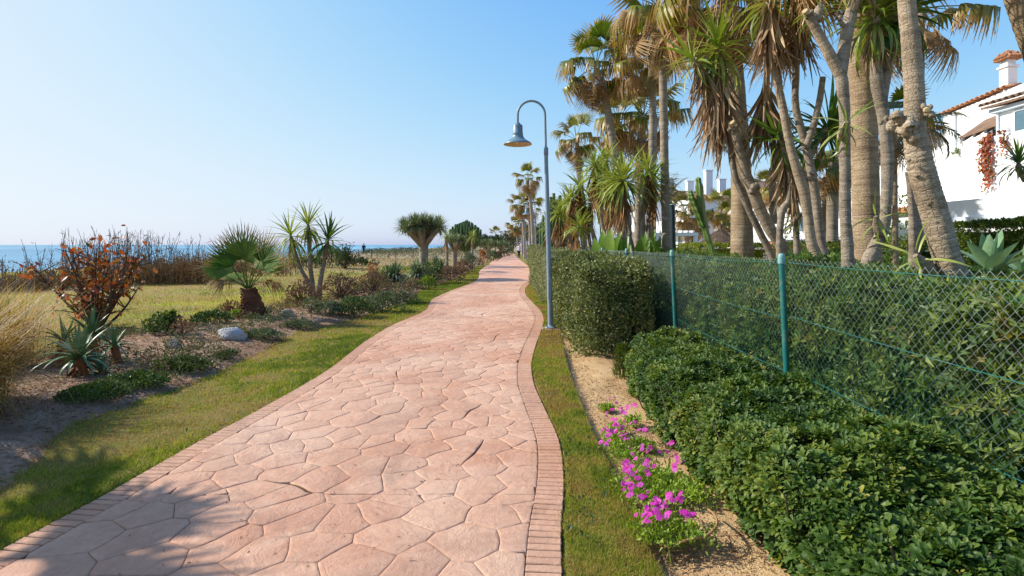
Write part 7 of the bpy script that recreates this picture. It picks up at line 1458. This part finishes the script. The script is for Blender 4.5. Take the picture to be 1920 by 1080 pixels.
# straggling low growth over the left bed and weeds in the verges
n = 26000; y = depth_sample(n, 4.5, 34., 1.1); t = rng.random(n); x = bed_l(y) - .5 + (verge_l(y) - bed_l(y) + .45) * t; dens = vn2(x, y, .8, 130.) * .6 + vn2(x, y, .25, 131.) * .4 + .10 * sm(9, 16, y)
keep = rng.random(n) < 3.2 * np.maximum(0, dens - .46); x, y, dens = x[keep], y[keep], dens[keep]; n = len(x); zz = np.where(x > bed_l(y), bed_z(x, y), terrain(x, y)); hh = (.02 + .16 * rng.random(n) * np.maximum(0, dens - .42) / .3)
for k, (mt, nm, lab) in enumerate((('cover', 'ground_cover', 'straggling green weeds over the mulch of the left bed'), ('brownc', 'ground_cover', 'withered low scrub over the mulch of the left bed'), ('greyc', 'ground_cover', 'grey green creeping growth over the mulch of the left bed'))):
    ii = (vn2(x, y, 1.4, 140. + 7 * k) + .25 * rng.random(n)) > .58; d = nrm(rng.normal(size=(ii.sum(), 3)) + [0, 0, .8]); m_ = MB(); scatter(m_, leafshape(.4, .1), np.stack([x, y, zz + hh], 1)[ii], frames(d, rng.normal(0, .5, (ii.sum(), 3)) + [0, 0, 1.]), (.03 + .03 * rng.random(ii.sum())) * (y[ii] / 8) ** .5, rng.random(ii.sum())); m_.build(nm, M[mt], kind='stuff', label=lab, smooth=False)
n = 9000; y = depth_sample(n, 5., 30., 1.1); x = bed_l(y) + .6 - 6 * rng.random(n) ** 1.5; kp = vn2(x, y, .7, 150.) > .55; x, y = x[kp], y[kp]; n = len(x); zz = np.where(x > bed_l(y), bed_z(x, y), terrain(x, y)); 
grass('grass', M['hay'], x, y, zz - .01, .10 + .16 * rng.random(n), .006 * (y / 6) ** .6, rng.random(n), .45, 'dry grass tufts along the field edge of the bed')
n = 1500; y = depth_sample(n, 2.4, 14., 1.3); side = rng.random(n) < .55; x = np.where(side, verge_l(y) + (path_l(y) - verge_l(y)) * rng.random(n), path_r(y) + (verge_r(y) - path_r(y)) * rng.random(n)); kp = vn2(x, y, .3, 160.) > .6; x, y = x[kp], y[kp]; n = len(x); d = nrm(rng.normal(size=(n, 3)) * [1, 1, .4] + [0, 0, .4]); m_ = MB()
scatter(m_, leafshape(.5, .1), np.stack([x, y, VZ + .012 + 0 * x], 1), frames(d, np.array([.1, 0, 1.])), .02 + .025 * rng.random(n), rng.random(n)); m_.build('weeds', M['cover'], kind='stuff', label='small broad leaved weeds among the mown verge grass', smooth=False)

# mixed low scrub over the dunes, and taller tufts at the verge edges
n = 30000; y = 26 + 110 * rng.random(n) ** 1.3; x = -29.5 + (np.minimum(bed_l(y), -4.) - 1. + 29.5) * rng.random(n); dn = .5 * vn2(x, y, 5., 170.) + .3 * vn2(x, y, 1.6, 171.) + .2 * vn2(x, y, .6, 172.) + .10 * np.exp(-((x + 27) / 3.5) ** 2)
kp = rng.random(n) < 5. * np.maximum(0, dn - .46); x, y, dn = x[kp], y[kp], dn[kp]; n = len(x); h = rng.random(n) * np.clip((dn - .44) * 4.2, .05, .7); d = nrm(rng.normal(size=(n, 3)) + [0, 0, .9])
for mt, lab, sl in (('brownc', 'withered brown scrub over the dunes', 0), ('greyc', 'grey green scrub over the dunes', 1)):
    ii = (vn2(x, y, 3., 180.) + .3 * (rng.random(n) - .5) > .5) == bool(sl); m_ = MB(); scatter(m_, leafshape(.28, .08), np.stack([x, y, terrain(x, y) + h], 1)[ii], frames(d, rng.normal(0, .5, (n, 3)) + [0, -.5, .6])[ii], (.10 + .12 * rng.random(ii.sum())) * (y[ii] / 40) ** .4, rng.random(ii.sum())); m_.build('undergrowth', M[mt], kind='stuff', label=lab, smooth=False)
n = 9000; y = depth_sample(n, 2.4, 20., 1.2); k = rng.integers(0, 4, n); x = np.choose(k, [path_l(y) - .05 + .06 * rng.random(n), path_r(y) - .02 + .06 * rng.random(n), verge_r(y) - .1 * rng.random(n), verge_l(y) + .15 * rng.random(n)]); kp = vn2(x, y, .22, 190.) + .25 * rng.random(n) > .72; x, y = x[kp], y[kp]
grass('grass', M['blade'], x, y, VZ - .01 + 0 * x, .035 + .05 * rng.random(len(x)), .004 * (y / 3) ** .6, np.clip(.3 + rng.normal(0, .25, len(x)), 0, 1), .7, 'longer grass tufts growing over the verge edges')
